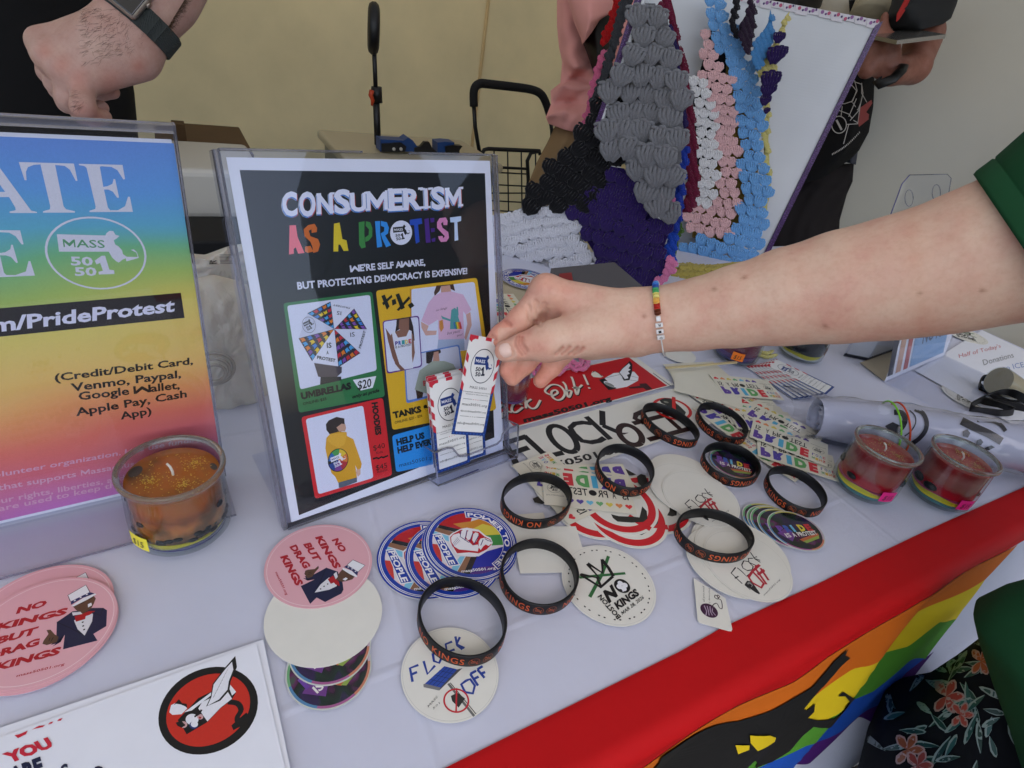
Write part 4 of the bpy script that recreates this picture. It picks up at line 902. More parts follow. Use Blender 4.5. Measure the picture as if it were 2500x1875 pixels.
# ---- solar panel sticker
SO = (-.0045, .2158)
sol = disc('solar_sticker', SO, .0330, 0, label='round white sticker with blue solar panel drawing under the nearest wristband', group='hand drawn solar panel stickers')
P = lprint(SO, 0); P.inpx = False; P.ell((0, 0), .0330*.97, None, C('#c6c6be'), 64, ring=.99); P.inpx = True
BC = C('#1f3c92')
def strokes(L, w, col, f): 
    for q in L: P.line([f(*p) for p in q], w, col)
strokes([[(1445, 1310), (1425, 1205), (1490, 1180)], [(1432, 1255), (1480, 1235)], [(1530, 1150), (1560, 1250), (1618, 1185)], [(1600, 1090), (1610, 1150), (1650, 1165), (1680, 1100), (1650, 1040), (1600, 1090)], [(1750, 1000), (1700, 1020), (1710, 1080), (1770, 1060)], [(1775, 960), (1790, 1030), (1830, 1060)], [(1810, 965), (1785, 1020), (1845, 1050)],
         [(1860, 1300), (1820, 1330), (1850, 1390), (1910, 1400), (1925, 1340), (1890, 1290), (1860, 1300)], [(1890, 1250), (1950, 1340)], [(1890, 1250), (1935, 1225)], [(1915, 1290), (1955, 1270)], [(1945, 1215), (2000, 1280)], [(1945, 1215), (1985, 1190)], [(1970, 1250), (2005, 1235)]], .0017, BC, Z3)
pz([(1540, 1325), (1690, 1190), (1790, 1215), (1660, 1355)], C('#2a4aa0'), Z3); pz([(1528, 1330), (1540, 1325), (1660, 1355), (1650, 1378), (1530, 1352)], C('#77777a'), Z3); pz([(1660, 1355), (1790, 1215), (1830, 1205), (1650, 1378)], C('#4a4a50'), Z3)
for k in range(1, 4): P.line([Z3(1540+30*k, 1325+7*k), Z3(1690+25*k, 1190+6*k)], .0003, C('#12204a')); P.line([Z3(1540+37*k, 1325-34*k), Z3(1660+33*k, 1355-35*k)], .0003, C('#12204a'))
P.line([Z3(1720, 1325), Z3(1920, 1575)], .0016, C('#6a6a68')); P.line([Z3(1735, 1318), Z3(1935, 1560)], .0005, C('#2a2a2a')); pz([(1740, 1420), (1790, 1395), (1850, 1440), (1800, 1510), (1750, 1460)], C('#2c2a28'), Z3)
q_ = P.px(*Z3(1782, 1455)); P.inpx = False; P.ell(q_, .0085, .0078, C('#c02030'), 36, ring=.87); P.inpx = True; P.line([Z3(1785, 1360), Z3(1780, 1550)], .0010, C('#c02030'))
P.text('MASS', Z3(1570, 1510), Z3(1640, 1430), Z3(1560, 1495), C('#4a4a4c'), res=1); P.text('501', Z3(1606, 1525), Z3(1655, 1480), Z3(1600, 1510), C('#4a4a4c'), res=1)
lbuild(P, sol)
# ---- boston crown sticker
BO = (.109, .314)
bos = disc('crown_sticker', BO, R0, .0006, label='round white sticker with black crown and green cross beside the wristbands', group='white crown stickers')
P = lprint(BO, .0006); P.inpx = False; P.ell((0, 0), R0*.965, None, C('#c8c8c2'), 64, ring=.992)
for k in range(17):
    for dk in (0, .13):
        t = 2*PI*k/17+dk; P.ell((math.cos(t)*R0*.86, math.sin(t)*R0*.86), .0010, .0006, BLK, 8, rot=t+PI/2)
P.inpx = True; GC = C('#2f6a3a')
P.line([ZG(1060, 500), ZG(1010, 640), ZG(915, 815)], .0028, GC); P.line([ZG(835, 665), ZG(980, 650), ZG(1190, 632)], .0024, GC)
P.line([ZG(840, 640), ZG(1000, 740), ZG(1095, 655)], .0024, BLK); P.line([ZG(850, 640), ZG(990, 670), ZG(895, 560)], .0026, BLK); P.line([ZG(900, 555), ZG(1015, 630), ZG(1010, 525)], .0026, BLK); P.line([ZG(1008, 525), ZG(1060, 590), ZG(1098, 655)], .0030, BLK); P.line([ZG(970, 660), ZG(1005, 740)], .0022, BLK)
P.text('N', ZG(1060, 860), ZG(1130, 800), ZG(1018, 775), BLK, bold=.06); q_ = P.px(*ZG(1165, 730)); P.inpx = False; P.ell(q_, .0068, None, BLK, 32)
for t in (.5, 2.1, 3.6, 5.2): P.ell((q_[0]+.0027*math.cos(t), q_[1]+.0027*math.sin(t)), .0024, None, WHT, 14)
P.line([q_, (q_[0]+.0005, q_[1]-.0055)], .0010, WHT); P.inpx = True
P.text('KINGS', ZG(1132, 912), ZG(1300, 795), ZG(1100, 862), BLK, bold=.05); P.text('MAR 28, 2026', ZG(1168, 955), ZG(1335, 825), ZG(1156, 928), BLK, bold=.01); P.text('BOSTON', ZG(1158, 968), ZG(1003, 795), ZG(1128, 990), BLK, bold=.03)
lbuild(P, bos)
again(bos, (.8577, 1.0775), .0008, math.radians(-62), label='white crown sticker on the corner of the donations sheet'); again(bos, (.7007, .7968), .0, math.radians(-72), label='white crown sticker beside the twisted wristbands, far right')
# ---- flock off in red stickers
FR = (.2365, .3620); G = 'white stickers with red scribbled letters'
fr_ = disc('scribble_sticker', FR, R0, .0030, label='topmost white sticker with red scribbled letters overlapping the red edge', group=G)
P = lprint(FR, .0030); P.inpx = False; P.ell((0, 0), R0*.965, None, C('#c8c8c0'), 64, ring=.992); P.inpx = True
strokes([[(1065, 1030), (930, 900), (985, 830)], [(975, 965), (1020, 940)], [(1005, 835), (1060, 880), (1120, 940), (1185, 890)], [(1060, 800), (1075, 840), (1130, 870), (1190, 860), (1200, 820), (1140, 760), (1085, 750), (1060, 800)], [(1195, 720), (1140, 720), (1150, 770), (1240, 810)], [(1165, 645), (1225, 730), (1290, 770)], [(1245, 700), (1200, 715), (1285, 745)]], .0011, BLK, ZF)
strokes([[(1190, 880), (1145, 950), (1190, 1020), (1300, 1080), (1330, 1030), (1250, 940), (1190, 880)], [(1190, 880), (1280, 800)], [(1235, 855), (1365, 1040)], [(1255, 920), (1335, 870)], [(1290, 840), (1390, 990)], [(1225, 830), (1270, 805)], [(1300, 885), (1335, 860)]], .0022, C('#b01c30'), ZF)
pz([(1095, 1040), (1125, 995), (1165, 1000), (1215, 1050), (1285, 1150), (1275, 1162), (1230, 1140), (1160, 1090), (1130, 1070)], C('#222022'), ZF); pz([(1125, 1030), (1140, 1010), (1165, 1015), (1200, 1050), (1180, 1075)], C('#8a8a88'), ZF); P.ell(ZF(1162, 1050), .0014, None, BLK, 14); P.line([ZF(1095, 1045), ZF(1165, 1105)], .0008, BLK)
P.text('mass50501.org', ZF(1335, 1182), ZF(1535, 985), ZF(1322, 1160), C('#222226'), shear=.2, res=1)
lbuild(P, fr_)
def mid(a, b): return ((a[0]+b[0])/2, (a[1]+b[1])/2)
L_ = [((.2208, .3626), .0018, 0., 'second white scribble sticker, mostly under the nearest right wristband'), ((.2300, .3700), .0024, .1, 'white scribble sticker tucked under the topmost one'), ((.2086, .4400), .0030, -.02, 'white scribble sticker behind the ring, ending the upper fan'), ((.1960, .4500), .0024, -.12, 'white scribble sticker second from the end of the upper fan')]
for c, z, a_, l in L_: again(fr_, c, z, a_, label=l)
for k, (c, l) in enumerate((((.1977, .4680), 'rearmost plain white disc of the upper fan'), ((.1990, .4645), 'second plain white disc of the upper fan'), ((.1995, .4600), 'third plain white disc of the upper fan'), ((.1985, .4560), 'fourth plain white disc of the upper fan, under the scribbled ones'))):
    disc('blank_sticker', c, R0, .0003+.0005*k, label=l, group='plain white discs of the upper fan')
for k, (c, l) in enumerate((((.2290, .3790), 'rearmost plain white disc inside the wristband'), ((.2325, .3805), 'second plain white disc inside the wristband'), ((.2400, .3760), 'third plain white disc seen through the wristband'))):
    disc('blank_sticker', c, R0, .0003+.0005*k, label=l, group='plain white discs seen through the wristband')
# ---- red ring camera stickers
CA = (.1304, .3963); G = 'red ringed no camera stickers'
ca_ = disc('no_camera_sticker', (.1226, .4099), R0, .0014, label='upper red ringed no camera sticker beside the card fan', group=G)
P = lprint((.1226, .4099), .0014); P.inpx = False; P.ell((0, 0), R0*.93, None, C('#c81c26'), 60, ring=.80)
P.inpx = True; P.line([ZG(1215, 190), ZG(1385, 290)], .0062, C('#c81c26')); pz([(1080, 175), (1140, 190), (1260, 195), (1300, 200), (1320, 115), (1355, 150), (1362, 210), (1330, 235), (1240, 240), (1130, 232), (1095, 205)], C('#26241f'), ZG)
pz([(1280, 990), (1310, 970), (1345, 980), (1365, 1040), (1360, 1100), (1330, 1080), (1290, 1040)], C('#26241f'), Z5)
lbuild(P, ca_)
again(ca_, (.1304, .3963), .0008, .6, label='lower red ringed no camera sticker sticking out towards the red edge'); again(ca_, (.0985, .3990), .0004, 2.2, label='red ringed sticker corner between the two drawings'); again(ca_, (.158, .421), .0002, 1.2, label='red ringed sticker under the upper fan of white discs')
again(sol, (.0714, .4184), .0012, math.radians(22.5), label='round white solar panel sticker behind the rings, letters turned upright')
# ---- temporary tattoos, printed in mirror writing
TW, TH_ = .0890, .0510; TM = mat('tattoo_paper', C('#dad6c4'), .35, var=.03)
tat = rect('tattoo_card', (0, 0), TW, TH_, 0, 0, TM, label='x', group='mirror printed rainbow tattoo cards')
P = Print((0, 0, .0003), (-1, 0, 0), (0, -1, 0), lift=.000006); P.b = np.array([0, 1., 0]); P.n = np.array([0, 0, 1.])
w, h = TW/2, TH_/2
for k, (ch, x0, x1, h_) in enumerate((('P', -.92, -.66, '#5a3a94'), ('R', -.60, -.32, '#4a3c9c'), ('I', -.26, -.13, '#4ea8cc'), ('D', -.06, .24, '#5aa05a'), ('E', .30, .52, '#cc2c38'))):
    P.text(ch, (w*x0, h*.22), (w*x1, h*.22), h*.60, C(h_), bold=.075)
for ch, x0, x1 in (('IS', -.90, -.76), ('A', -.62, -.54), ('PR', -.44, -.21), ('TEST', .01, .46)): P.text(ch, (w*x0, -h*.30), (w*x1, -h*.30), h*.38, BLK, bold=.015)
P.ell((-w*.105, -h*.12), h*.155, None, BLK, 24)
for k, h_ in enumerate(['#d83038', '#dc8a50', '#d2c050', '#6aaa70', '#6ab8d8', '#5a4a9c', '#5a3f94']): P.heart((-w*.86+k*w*.215, -h*.66), .0072, C(h_), rot=PI*0)
emblem(P, (w*.76, -h*.10), (w*.15, 0), (0, h*.24), C('#26262a'), C('#dad6c4')); P.text('mass50501.org', (w*.56, -h*.50), (w*.94, -h*.50), h*.07, BLK, res=1)
for k, (ch, h_) in enumerate(zip('LOVE', ['#4a3a9c', '#4a4a9c', '#5ab0d0', '#c86a7a'])): P.text(ch, (w*(.60+k*.09), h*.30), (w*(.67+k*.09), h*.30), h*.20, C(h_), bold=.02)
for k, (ch, h_) in enumerate(zip('WINS', ['#5aa05a', '#d2b040', '#d8803a', '#cc2c38'])): P.text(ch, (w*(.60+k*.09), h*.60), (w*(.67+k*.09), h*.60), h*.20, C(h_), bold=.02)
# orientation: y was given with hearts at the bottom; x is mirrored
vs = [np.array([v[0], v[1], v[2]]) for v in P.v]; fs = []
for f_ in P.f:
    a, b, c = (vs[i] for i in f_[:3]); cr = (b[0]-a[0])*(c[1]-a[1])-(b[1]-a[1])*(c[0]-a[0]); fs.append(f_ if cr > 0 else f_[::-1])
tp = mesh('print', vs, fs, PRINT, None, False, P.c, loc=(0, 0, 0)); tp.parent = tat
def place_tat(px, a_, z, label, first=[True]):
    c = tz(px[0], px[1], z); rot = a_
    if first[0]: first[0] = False; tat.location = Vector((c[0], c[1], T+.0022+z)); tat.rotation_euler[2] = rot; tat['label'] = label; return tat
    return again(tat, c, z, rot, label=label)
a1 = ang_px(ZR(1190, 1040), ZR(1845, 1290)); a5 = ang_px(ZR(745, 520), ZR(1285, 570)); a2 = ang_px(ZR(1250, 1330), ZR(1780, 1500))
place_tat(ZR(1560, 1200), a1+PI, .0052, 'tattoo card nearest the red jars with all its mirrored letters in view'); place_tat(ZR(1640, 1380), a2+PI, .0030, 'tattoo card sticking out below the one nearest the red jars')
place_tat(ZR(1500, 1010), a1+PI-.28, .0044, 'tattoo card just behind the fully visible one, hearts showing'); place_tat(ZR(1260, 960), a5+PI-.06, .0036, 'tattoo card under the wristband side of the right fan'); place_tat(ZR(1180, 900), a5+PI-.02, .0026, 'tattoo card with a row of half hidden hearts')
place_tat(ZR(1090, 800), a5+PI+.02, .0018, 'tattoo card with only its rim and corner marks showing'); place_tat(ZR(1060, 570), a5+PI, .0050, 'tattoo card at the back of the right fan with seven hearts on top')
place_tat(ZR(820, 700), a5+PI+.5, .0022, 'tattoo card turned aside behind the second wristband'); place_tat(ZR(900, 1010), a1+PI-.55, .0010, 'tattoo card seen through the second wristband')
place_tat(ZR(1330, 1330), a1+PI-.4, .0006, 'tattoo card lowest in the right fan beside the wristband')
a7 = ang_px(Z2(1160, 640), Z2(1870, 715)); place_tat(Z2(1290, 450), a7, .0042, 'tattoo card under two wristbands with its hearts row in view'); place_tat(Z2(1290, 395), a7-.05, .0036, 'tattoo card just behind the middle one, slightly higher'); place_tat(Z2(1330, 330), a7+.18, .0030, 'tattoo card turned up behind the middle pair'); place_tat(Z2(900, 380), a7-.95, .0022, 'tattoo card pointing down towards the far left wristband')
# the fan of plain backs with a wooden stick
G = 'plain backs of tattoo cards in the rear fan'
nm_ = ['rearmost', 'second rearmost', 'third', 'fourth', 'fifth', 'sixth', 'seventh', 'eighth', 'frontmost']
for k in range(9):
    q = (1600+(500+k*12)/4.81, 830+(400+k*30)/4.81); c = tz(*q)
    rect('tattoo_card', c, TW, TH_, ang_px(ZR(190, 380), ZR(840, 330))-.62*k/8-.02, .0006+.0005*k, TM, label='%s plain tattoo card back of the rear fan beside the red banner' % nm_[k], group=G)
mb = MB(); mb.box(np.array([*(tz(*ZR(190, 395)) + tz(*ZR(840, 340)))[:2]/2, T+.0105]), nrm(tz(*ZR(840, 340))-tz(*ZR(190, 395))), nrm(np.cross([0, 0, 1], tz(*ZR(840, 340))-tz(*ZR(190, 395)))), (0, 0, 1), .064, .0016, .0011)
tag(mb.build('wooden_stick', mat('birch', C('#cbb88a'), .5)), 'thin pale wooden stick lying across the rear card fan', 'stick')
# ---- long bumper stickers
def rect_px(c4): 
    p = [tz(*q) for q in c4]; return p
rc = [tz(*q) for q in ((1536.8, 873.7), (1631, 947))]; du = nrm(tz(1631, 947)-tz(1237, 1054)); dv = np.array([-du[1], du[0], 0]); hh = (rc[0]-rc[1])@dv; br = rc[1]
def bump_sticker(name, br, w, h, z, m, label, extra=.010):
    o = rect(name, br-du*(w/2)+du*extra/2+dv*h/2, w+extra, h, math.atan2(du[1], du[0]), z, m, label=label, group='long bumper stickers'); return o
GV = mat('gloss_white_vinyl', C('#dcdad0'), .25)
rb = bump_sticker('bumper_sticker', br, .250, hh, .0006, GV, 'glossy red bumper sticker with white script and a winged camera')
c = np.array(rb.location); 
def lp2(o, z): 
    P_ = Print(np.array([o.location[0], o.location[1], o.location[2]+.0003]), (1, 0, 0), (0, 1, 0), lift=.000006); P_.inpx = True; return P_
def lb2(P_, o, name='print', m=None):
    vs = [v-P_.o for v in P_.v]; a = -o.rotation_euler[2]; vs = [(v[0]*math.cos(a)-v[1]*math.sin(a), v[0]*math.sin(a)+v[1]*math.cos(a), v[2]+.0003) for v in vs]
    q = mesh(name, vs, P_.f, m or PRINT, None, False, P_.c, loc=(0, 0, 0)); q.parent = o; return q
P = lp2(rb, 0); P.inpx = False
c2 = lambda p: (p[0]-rb.location[0], p[1]-rb.location[1])
P.poly([c2(p) for p in (br-du*.2485+dv*.0015, br-du*.0015+dv*.0015, br-du*.0015+dv*(hh-.0015), br-du*.2485+dv*(hh-.0015))], C('#bd1218')); P.inpx = True
scr = [[(230, 620), (300, 520), (345, 540), (350, 600), (300, 640), (330, 580), (400, 590)], [(500, 520), (450, 490), (410, 520), (400, 570), (440, 590), (510, 540)], [(515, 400), (530, 450), (540, 550)], [(590, 460), (545, 500), (590, 550), (640, 540), (680, 470)],
       [(790, 420), (740, 400), (730, 370), (790, 320), (870, 330), (920, 390), (900, 450), (850, 470), (800, 440), (790, 390), (830, 370), (850, 400), (800, 430)], [(900, 290), (930, 330), (945, 420), (965, 440), (985, 380), (930, 380)], [(985, 240), (1005, 290), (1030, 400), (1045, 410), (1055, 350), (1000, 350), (1055, 350), (1090, 320)], [(1105, 220), (1150, 320)], [(1157, 345), (1163, 358)]]
def smooth_px(q, n=4):
    q = [np.array(p, float) for p in q]
    if len(q) < 3: return q
    out = []
    for i in range(len(q)-1):
        p0, p1, p2, p3 = q[max(i-1, 0)], q[i], q[i+1], q[min(i+2, len(q)-1)]
        for k in range(n): t = k/n; out.append(.5*((2*p1)+(-p0+p2)*t+(2*p0-5*p1+4*p2-p3)*t*t+(-p0+3*p1-3*p2+p3)*t**3))
    return out+[q[-1]]
for q in scr: P.line([ZM(p[0]+10, p[1]+10) for p in smooth_px(q)], .0030, BLK)
for q in scr: P.line([ZM(*p) for p in smooth_px(q)], .0030, C('#e2dccc'))
P.text('mass50501.org', ZM(520, 690), ZM(1385, 470), ZM(505, 645), BLK, bold=.05)
pz([(1255, 270), (1310, 255), (1400, 360), (1350, 372)], BLK, ZM); pz([(1310, 255), (1400, 205), (1600, 190), (1645, 240), (1640, 280), (1530, 340), (1420, 360)], WHT, ZM); pz([(1290, 290), (1330, 280), (1430, 355), (1370, 370)], BLK, ZM); P.ell(ZM(1362, 315), .0085, .0050, WHT, 24, rot=-.5); P.ell(ZM(1358, 318), .0070, .0036, C('#8a8a88'), 24, rot=-.5)
P.line([ZM(1310, 255), ZM(1480, 215), ZM(1640, 250)], .0006, BLK); P.line([ZM(1480, 260), ZM(1640, 285)], .0006, BLK)
pz([(1450, 200), (1480, 160), (1560, 85), (1585, 120), (1580, 200), (1555, 275), (1500, 280), (1480, 240)], BLK, ZM); pz([(1458, 200), (1490, 160), (1550, 110), (1565, 130), (1545, 160), (1568, 170), (1540, 190), (1560, 210), (1530, 225), (1545, 255), (1510, 265), (1485, 232)], WHT, ZM)
pz([(1178, 220), (1190, 190), (1220, 190), (1300, 240), (1270, 250), (1200, 245)], C('#e2dccc'), ZM); P.line([ZM(1190, 200), ZM(1215, 185), ZM(1250, 205), ZM(1290, 240)], .0010, BLK)
pz([(1545, 345), (1660, 330), (1650, 310), (1720, 305), (1780, 362), (1720, 372), (1690, 350), (1560, 358)], C('#3a0c0e'), ZM)
for k in range(11): pz([(1785+k*15, 205+k*11), (1790+k*15, 203+k*11), (1815+k*15, 223+k*11), (1810+k*15, 225+k*11)], BLK, ZM)
lb2(P, rb)
wbr = tz(1760, 1029); wh = .0762; 
wb = bump_sticker('bumper_sticker', tz(*ZM(2370, 700))*0+wbr-du*.012, .262, wh, .0, GV, 'long white bumper sticker with big black letters and red ringed camera', extra=.012)
P = lp2(wb, 0); K2 = C('#17171a'); BR_ = C('#2c1614')
strokes([[(470, 1140), (330, 880)], [(285, 905), (545, 825)], [(400, 990), (565, 935)], [(520, 820), (640, 930), (700, 985), (780, 1015), (905, 985)]], .0072, K2, ZM)
def loopm(cx, cy, rx, ry, rot, n=26, a0=0, a1=2*PI): return [(cx+rx*math.cos(a0+(a1-a0)*i/n)*math.cos(rot)-ry*math.sin(a0+(a1-a0)*i/n)*math.sin(rot), cy+rx*math.cos(a0+(a1-a0)*i/n)*math.sin(rot)+ry*math.sin(a0+(a1-a0)*i/n)*math.cos(rot)) for i in range(n+1)]
P.line([ZM(*p) for p in loopm(903, 850, 170, 85, .72)], .0072, K2); P.line([ZM(*p) for p in [(1180, 700), (1100, 690), (1020, 700), (975, 740), (1010, 800), (1090, 870), (1180, 885), (1260, 870), (1310, 840)]], .0072, K2)
strokes([[(1130, 632), (1370, 855)], [(1288, 575), (1292, 720)], [(1292, 720), (1440, 782)]], .0075, K2, ZM)
P.line([ZM(*p) for p in loopm(1565, 812, 128, 78, .62)], .0078, BR_); pz([(1470, 790), (1550, 790), (1500, 810)], BR_, ZM)
strokes([[(1740, 860), (1960, 800), (2180, 740)], [(1590, 700), (1780, 650), (2010, 590)], [(1700, 575), (1620, 610), (1610, 650), (1700, 700)], [(1700, 575), (1790, 560)], [(1690, 640), (1900, 840)], [(1880, 600), (2080, 780)]], .0072, BR_, ZM)
P.text('mass50501.org', ZM(480, 1230), ZM(1545, 960), ZM(450, 1165), K2, bold=.03)
q_ = P.px(*ZM(1975, 555)); P.inpx = False; P.ell(q_, .0265, .0235, C('#c8201c'), 48, ring=.84, rot=.6); P.inpx = True
pz([(1850, 470), (1900, 450), (1960, 455), (2060, 540), (2110, 590), (2100, 615), (2040, 600), (1940, 530), (1870, 500)], C('#22231c'), ZM); P.line([ZM(1990, 440), ZM(1995, 650)], .0048, C('#c8201c')); P.ell(ZM(1915, 490), .0032, .0022, C('#8a8a7c'), 16)
for k in range(12): pz([(2370+k*13, 900-560+k*10), (2376+k*13, 896-560+k*10), (2400+k*13, 920-560+k*10), (2394+k*13, 924-560+k*10)], BLK, ZM)
for k in range(12): pz([(1235+k*17, 385+k*8), (1243+k*17, 380+k*8), (1300+k*17, 440+k*8), (1292+k*17, 445+k*8)], BLK, lambda x, y: (1540+x/6.9125, 950+y/6.9125))
lb2(P, wb)
# ---- bookmark with a ball of yarn
bk = [ZF(470, 960), ZF(860, 1210), ZF(945, 1590), ZF(935, 1612), ZF(900, 1610), ZF(540, 1510), ZF(520, 1480)]
p3 = [tz(*q, .0022+.0002) for q in bk]; ctr = sum(p3)/len(p3)
if True:
    p3 = p3[::-1]; 
bo = sheet('bookmark', p3, .0004, PAPER); tag(bo, 'white pointed bookmark with a purple ball of yarn hanging over the red edge', 'bookmark')
P = Print(np.array([0, 0, T+.0022+.0003]), (1, 0, 0), (0, 1, 0)); P.inpx = True
P.ell(ZF(660, 1360), .0072, .0066, C('#3c1438'), 30)
for k in range(4): P.line([ZF(600+k*35, 1300+k*4), ZF(630+k*22, 1370), ZF(620+k*40, 1420)], .0007, C('#b8a4b8'))
P.line([ZF(*p) for p in smooth_px([(735, 1390), (700, 1310), (750, 1270), (790, 1330), (820, 1330), (810, 1240), (770, 1210), (790, 1190), (760, 1170), (770, 1220), (730, 1200), (735, 1170), (765, 1190)])], .0007, C('#2c1026'))
P.text('all you need', ZF(605, 1255), ZF(600, 1060), ZF(580, 1250), C('#3a3a3e'), shear=.3, res=1); P.text('is democracy', ZF(672, 1275), ZF(668, 1080), ZF(650, 1270), C('#3a3a3e'), shear=.3, res=1)
mesh('print', P.v, P.f, PRINT, bo, False, P.c)
# small slips under the fist sticker and beside
for q, w_, h_, a_, l in (((1275, 1300), .05, .038, .35, 'blank white slip half under the fist stickers'), ((1340, 1345), .06, .05, .25, 'blank white slip beneath the solar drawing')):
    rect('paper_slip', tz(*q), w_, h_, a_, .0002+.0004*(w_ > .055), PAPER, label=l, cat='slip')
# ---- wire-bound look card pile of the organisation, seen from the far side
G = 'pile of small organisation cards at the back right'
ax_ = nrm(tz(*ZR(1840, 740))-tz(*ZR(1100, 290))); 
ends = [(ZR(1230, 240), ZR(1400, 230))]
o0, o1 = tz(*ZR(1290, 250)), tz(*ZR(2050, 620)); cx = nrm(o1-o0); cy = np.array([-cx[1], cx[0], 0])
for k in range(7):
    sh_ = (6-k)*.0062; a_ = -.05*(6-k); ccx = np.array([cx[0]*math.cos(a_)-cx[1]*math.sin(a_), cx[0]*math.sin(a_)+cx[1]*math.cos(a_), 0]); ccy = np.array([-ccx[1], ccx[0], 0])
    mid_ = tz(*ZR(1660, 500))-cy*sh_*.8-cx*sh_*.5; z = T+.003+.0014*k
    oo = np.array([mid_[0], mid_[1], z])-ccy*CW/2+ccx*CH/2 if True else 0
    eyy = -ccx; exx = np.cross(eyy, [0, 0, 1.]); card('info_card', np.array([mid_[0], mid_[1], z])-exx*CW/2-eyy*CH/2, exx, eyy, ['lowest', 'second lowest', 'third', 'fourth', 'fifth', 'sixth', 'topmost'][k]+' card of the fanned card pile at the back right', G, detail=(k == 6))
# ---- black wristbands with orange lettering
RUB = mat('black_silicone', C('#0e0e10'), .42, spec=.4, bump=.12, bsc=900, bdist=.0002)
def wristband(c, e, ph, flip, phase, z, label, hgt=.0118):
    root = empty('wristband', (c[0], c[1], T+.0022+z), label, 'wristband', 'black rubber wristbands lying on the table')
    n = 96; R_ = .0325; a, b = R_*(1+e), R_*(1-e); hf = hgt
    def P3(t, r_, zz):
        x, y = (a+r_)*math.cos(t), (b+r_)*math.sin(t); return (x*math.cos(ph)-y*math.sin(ph), x*math.sin(ph)+y*math.cos(ph), zz)
    prof = [(0, .0006), (0, hf-.0006), (-.0005, hf), (-.0017, hf), (-.0021, hf-.0005), (-.0021, .0006), (-.0016, 0), (-.0005, 0)]; m = len(prof); vs = []; fs = []
    for i in range(n):
        for r_, zz in prof: vs.append(P3(2*PI*i/n, r_, zz))
    for i in range(n):
        for k in range(m): fs.append((i*m+k, ((i+1) % n)*m+k, ((i+1) % n)*m+(k+1) % m, i*m+(k+1) % m))
    o = mesh('band', vs, fs, RUB, None, True, loc=(0, 0, 0), sharp=50); o.parent = root
    me_v = []; me_f = []; me_c = []; OR = C('#c4552a'); OD = C('#7a3a20')
    L = 2*PI*R_
    def putf(vv, ff, s0, wid, hgt_, col, zc):
        b0 = len(me_v)
        for x, y in vv:
            s = s0+x*wid; t = s/L*2*PI; zz = zc+(y-.5)*hgt_
            if flip: t = -t; zz = hf-zz
            me_v.append(P3(phase+t, .00018, zz))
        for f_ in ff: me_f.append(tuple(i+b0 for i in f_)); me_c.append(col)
    v, f, ar = text_shape('NO KINGS', .012, 0, 3, 1.15)
    from math import cos, sin
    for k in range(3):
        s0 = k*L/3; putf(v, f, s0, .040, .0064, OR, hf/2)
        for q in (0, 1):
            cxx = s0+.0470+q*.0105; nn_ = 20; rr_ = .0042
            ring = [(math.cos(2*PI*i/nn_)*rr_, math.sin(2*PI*i/nn_)*rr_) for i in range(nn_)]+[(math.cos(2*PI*i/nn_)*rr_*.88, math.sin(2*PI*i/nn_)*rr_*.88) for i in range(nn_)]
            putf([(x, y+.5*1) for x, y in [(p[0], p[1]) for p in ring]], [], 0, 1, 1, OR, 0)
            me_v[-2*nn_:] = []
            def pt(x, y):
                s = cxx+x; t = s/L*2*PI; zz = hf/2+y
                if flip: t = -t; zz = hf-zz
                return P3(phase+t, .0002, zz)
            b0 = len(me_v); me_v.extend(pt(*p) for p in ring); me_f.extend((b0+i, b0+(i+1) % nn_, b0+nn_+(i+1) % nn_, b0+nn_+i) for i in range(nn_)); me_c.extend([OD]*nn_)
            cr = [(-.0024, -.0015), (.0024, -.0015), (.0028, .0016), (.0012, 0), (0, .0022), (-.0012, 0), (-.0028, .0016)]; b0 = len(me_v); me_v.extend(pt(*p) for p in cr); me_f.extend(tuple(b0+i for i in t_) for t_ in tess(cr)); me_c.extend([OD]*len(tess(cr)))
            b0 = len(me_v); me_v.extend(pt(*p) for p in ((-.0031, .0028), (-.0027, .0031), (.0031, -.0028), (.0027, -.0031))); me_f.append((b0, b0+1, b0+2, b0+3)); me_c.append(OR)
    q = mesh('lettering', me_v, me_f, PRINT, None, False, me_c, loc=(0, 0, 0)); q.parent = root
    return root
def ph_(c, px): p = tz(*px, .006); return math.atan2(p[1]-c[1], p[0]-c[0])
WB = [('A', (-.0038, .2529), .0594, 2.4701, False, Z1(135, 1210), 0, 'wristband nearest the camera, lying over the solar panel drawing'), ('B', (.0502, .3051), .0363, 1.1761, False, Z1(880, 640), 0, 'wristband between the fist stickers and the crown sticker'),
      ('C', (.042, .3851), .1062, .8262, True, Z2(700, 1000), .0045, 'wristband left of the tattoo cards, over the second solar drawing'), ('D', (.2088, .3847), .1333, 3.3893, True, ZF(330, 560), .003, 'wristband resting on the white scribble stickers near the red edge'),
      ('E', (.1292, .4525), -.0878, -.2179, True, Z2(1640, 460), .0046, 'wristband standing over the tattoo cards in the middle'), ('F', (.2526, .5022), .0662, .8114, True, (1725, 1150), 0, 'wristband around the iridescent pride sticker'),
      ('G', (.1915, .5553), -.1778, .7062, True, (1583, 1050), .0008, 'squashed oval wristband over the red ringed camera drawing'), ('H', (.2593, .5804), .1098, 1.8285, False, (1680, 1010), .0008, 'wristband farthest back, touching the squashed oval one'), ('I', (.3165, .4768), .0528, 1.3244, False, (1868, 1175), 0, 'wristband standing alone in front of the left red jar')]
for nme, c, e, ph, fl_, px, z, l in WB: wristband(c, e, ph, fl_, ph_(c, px)-ph, z, l)
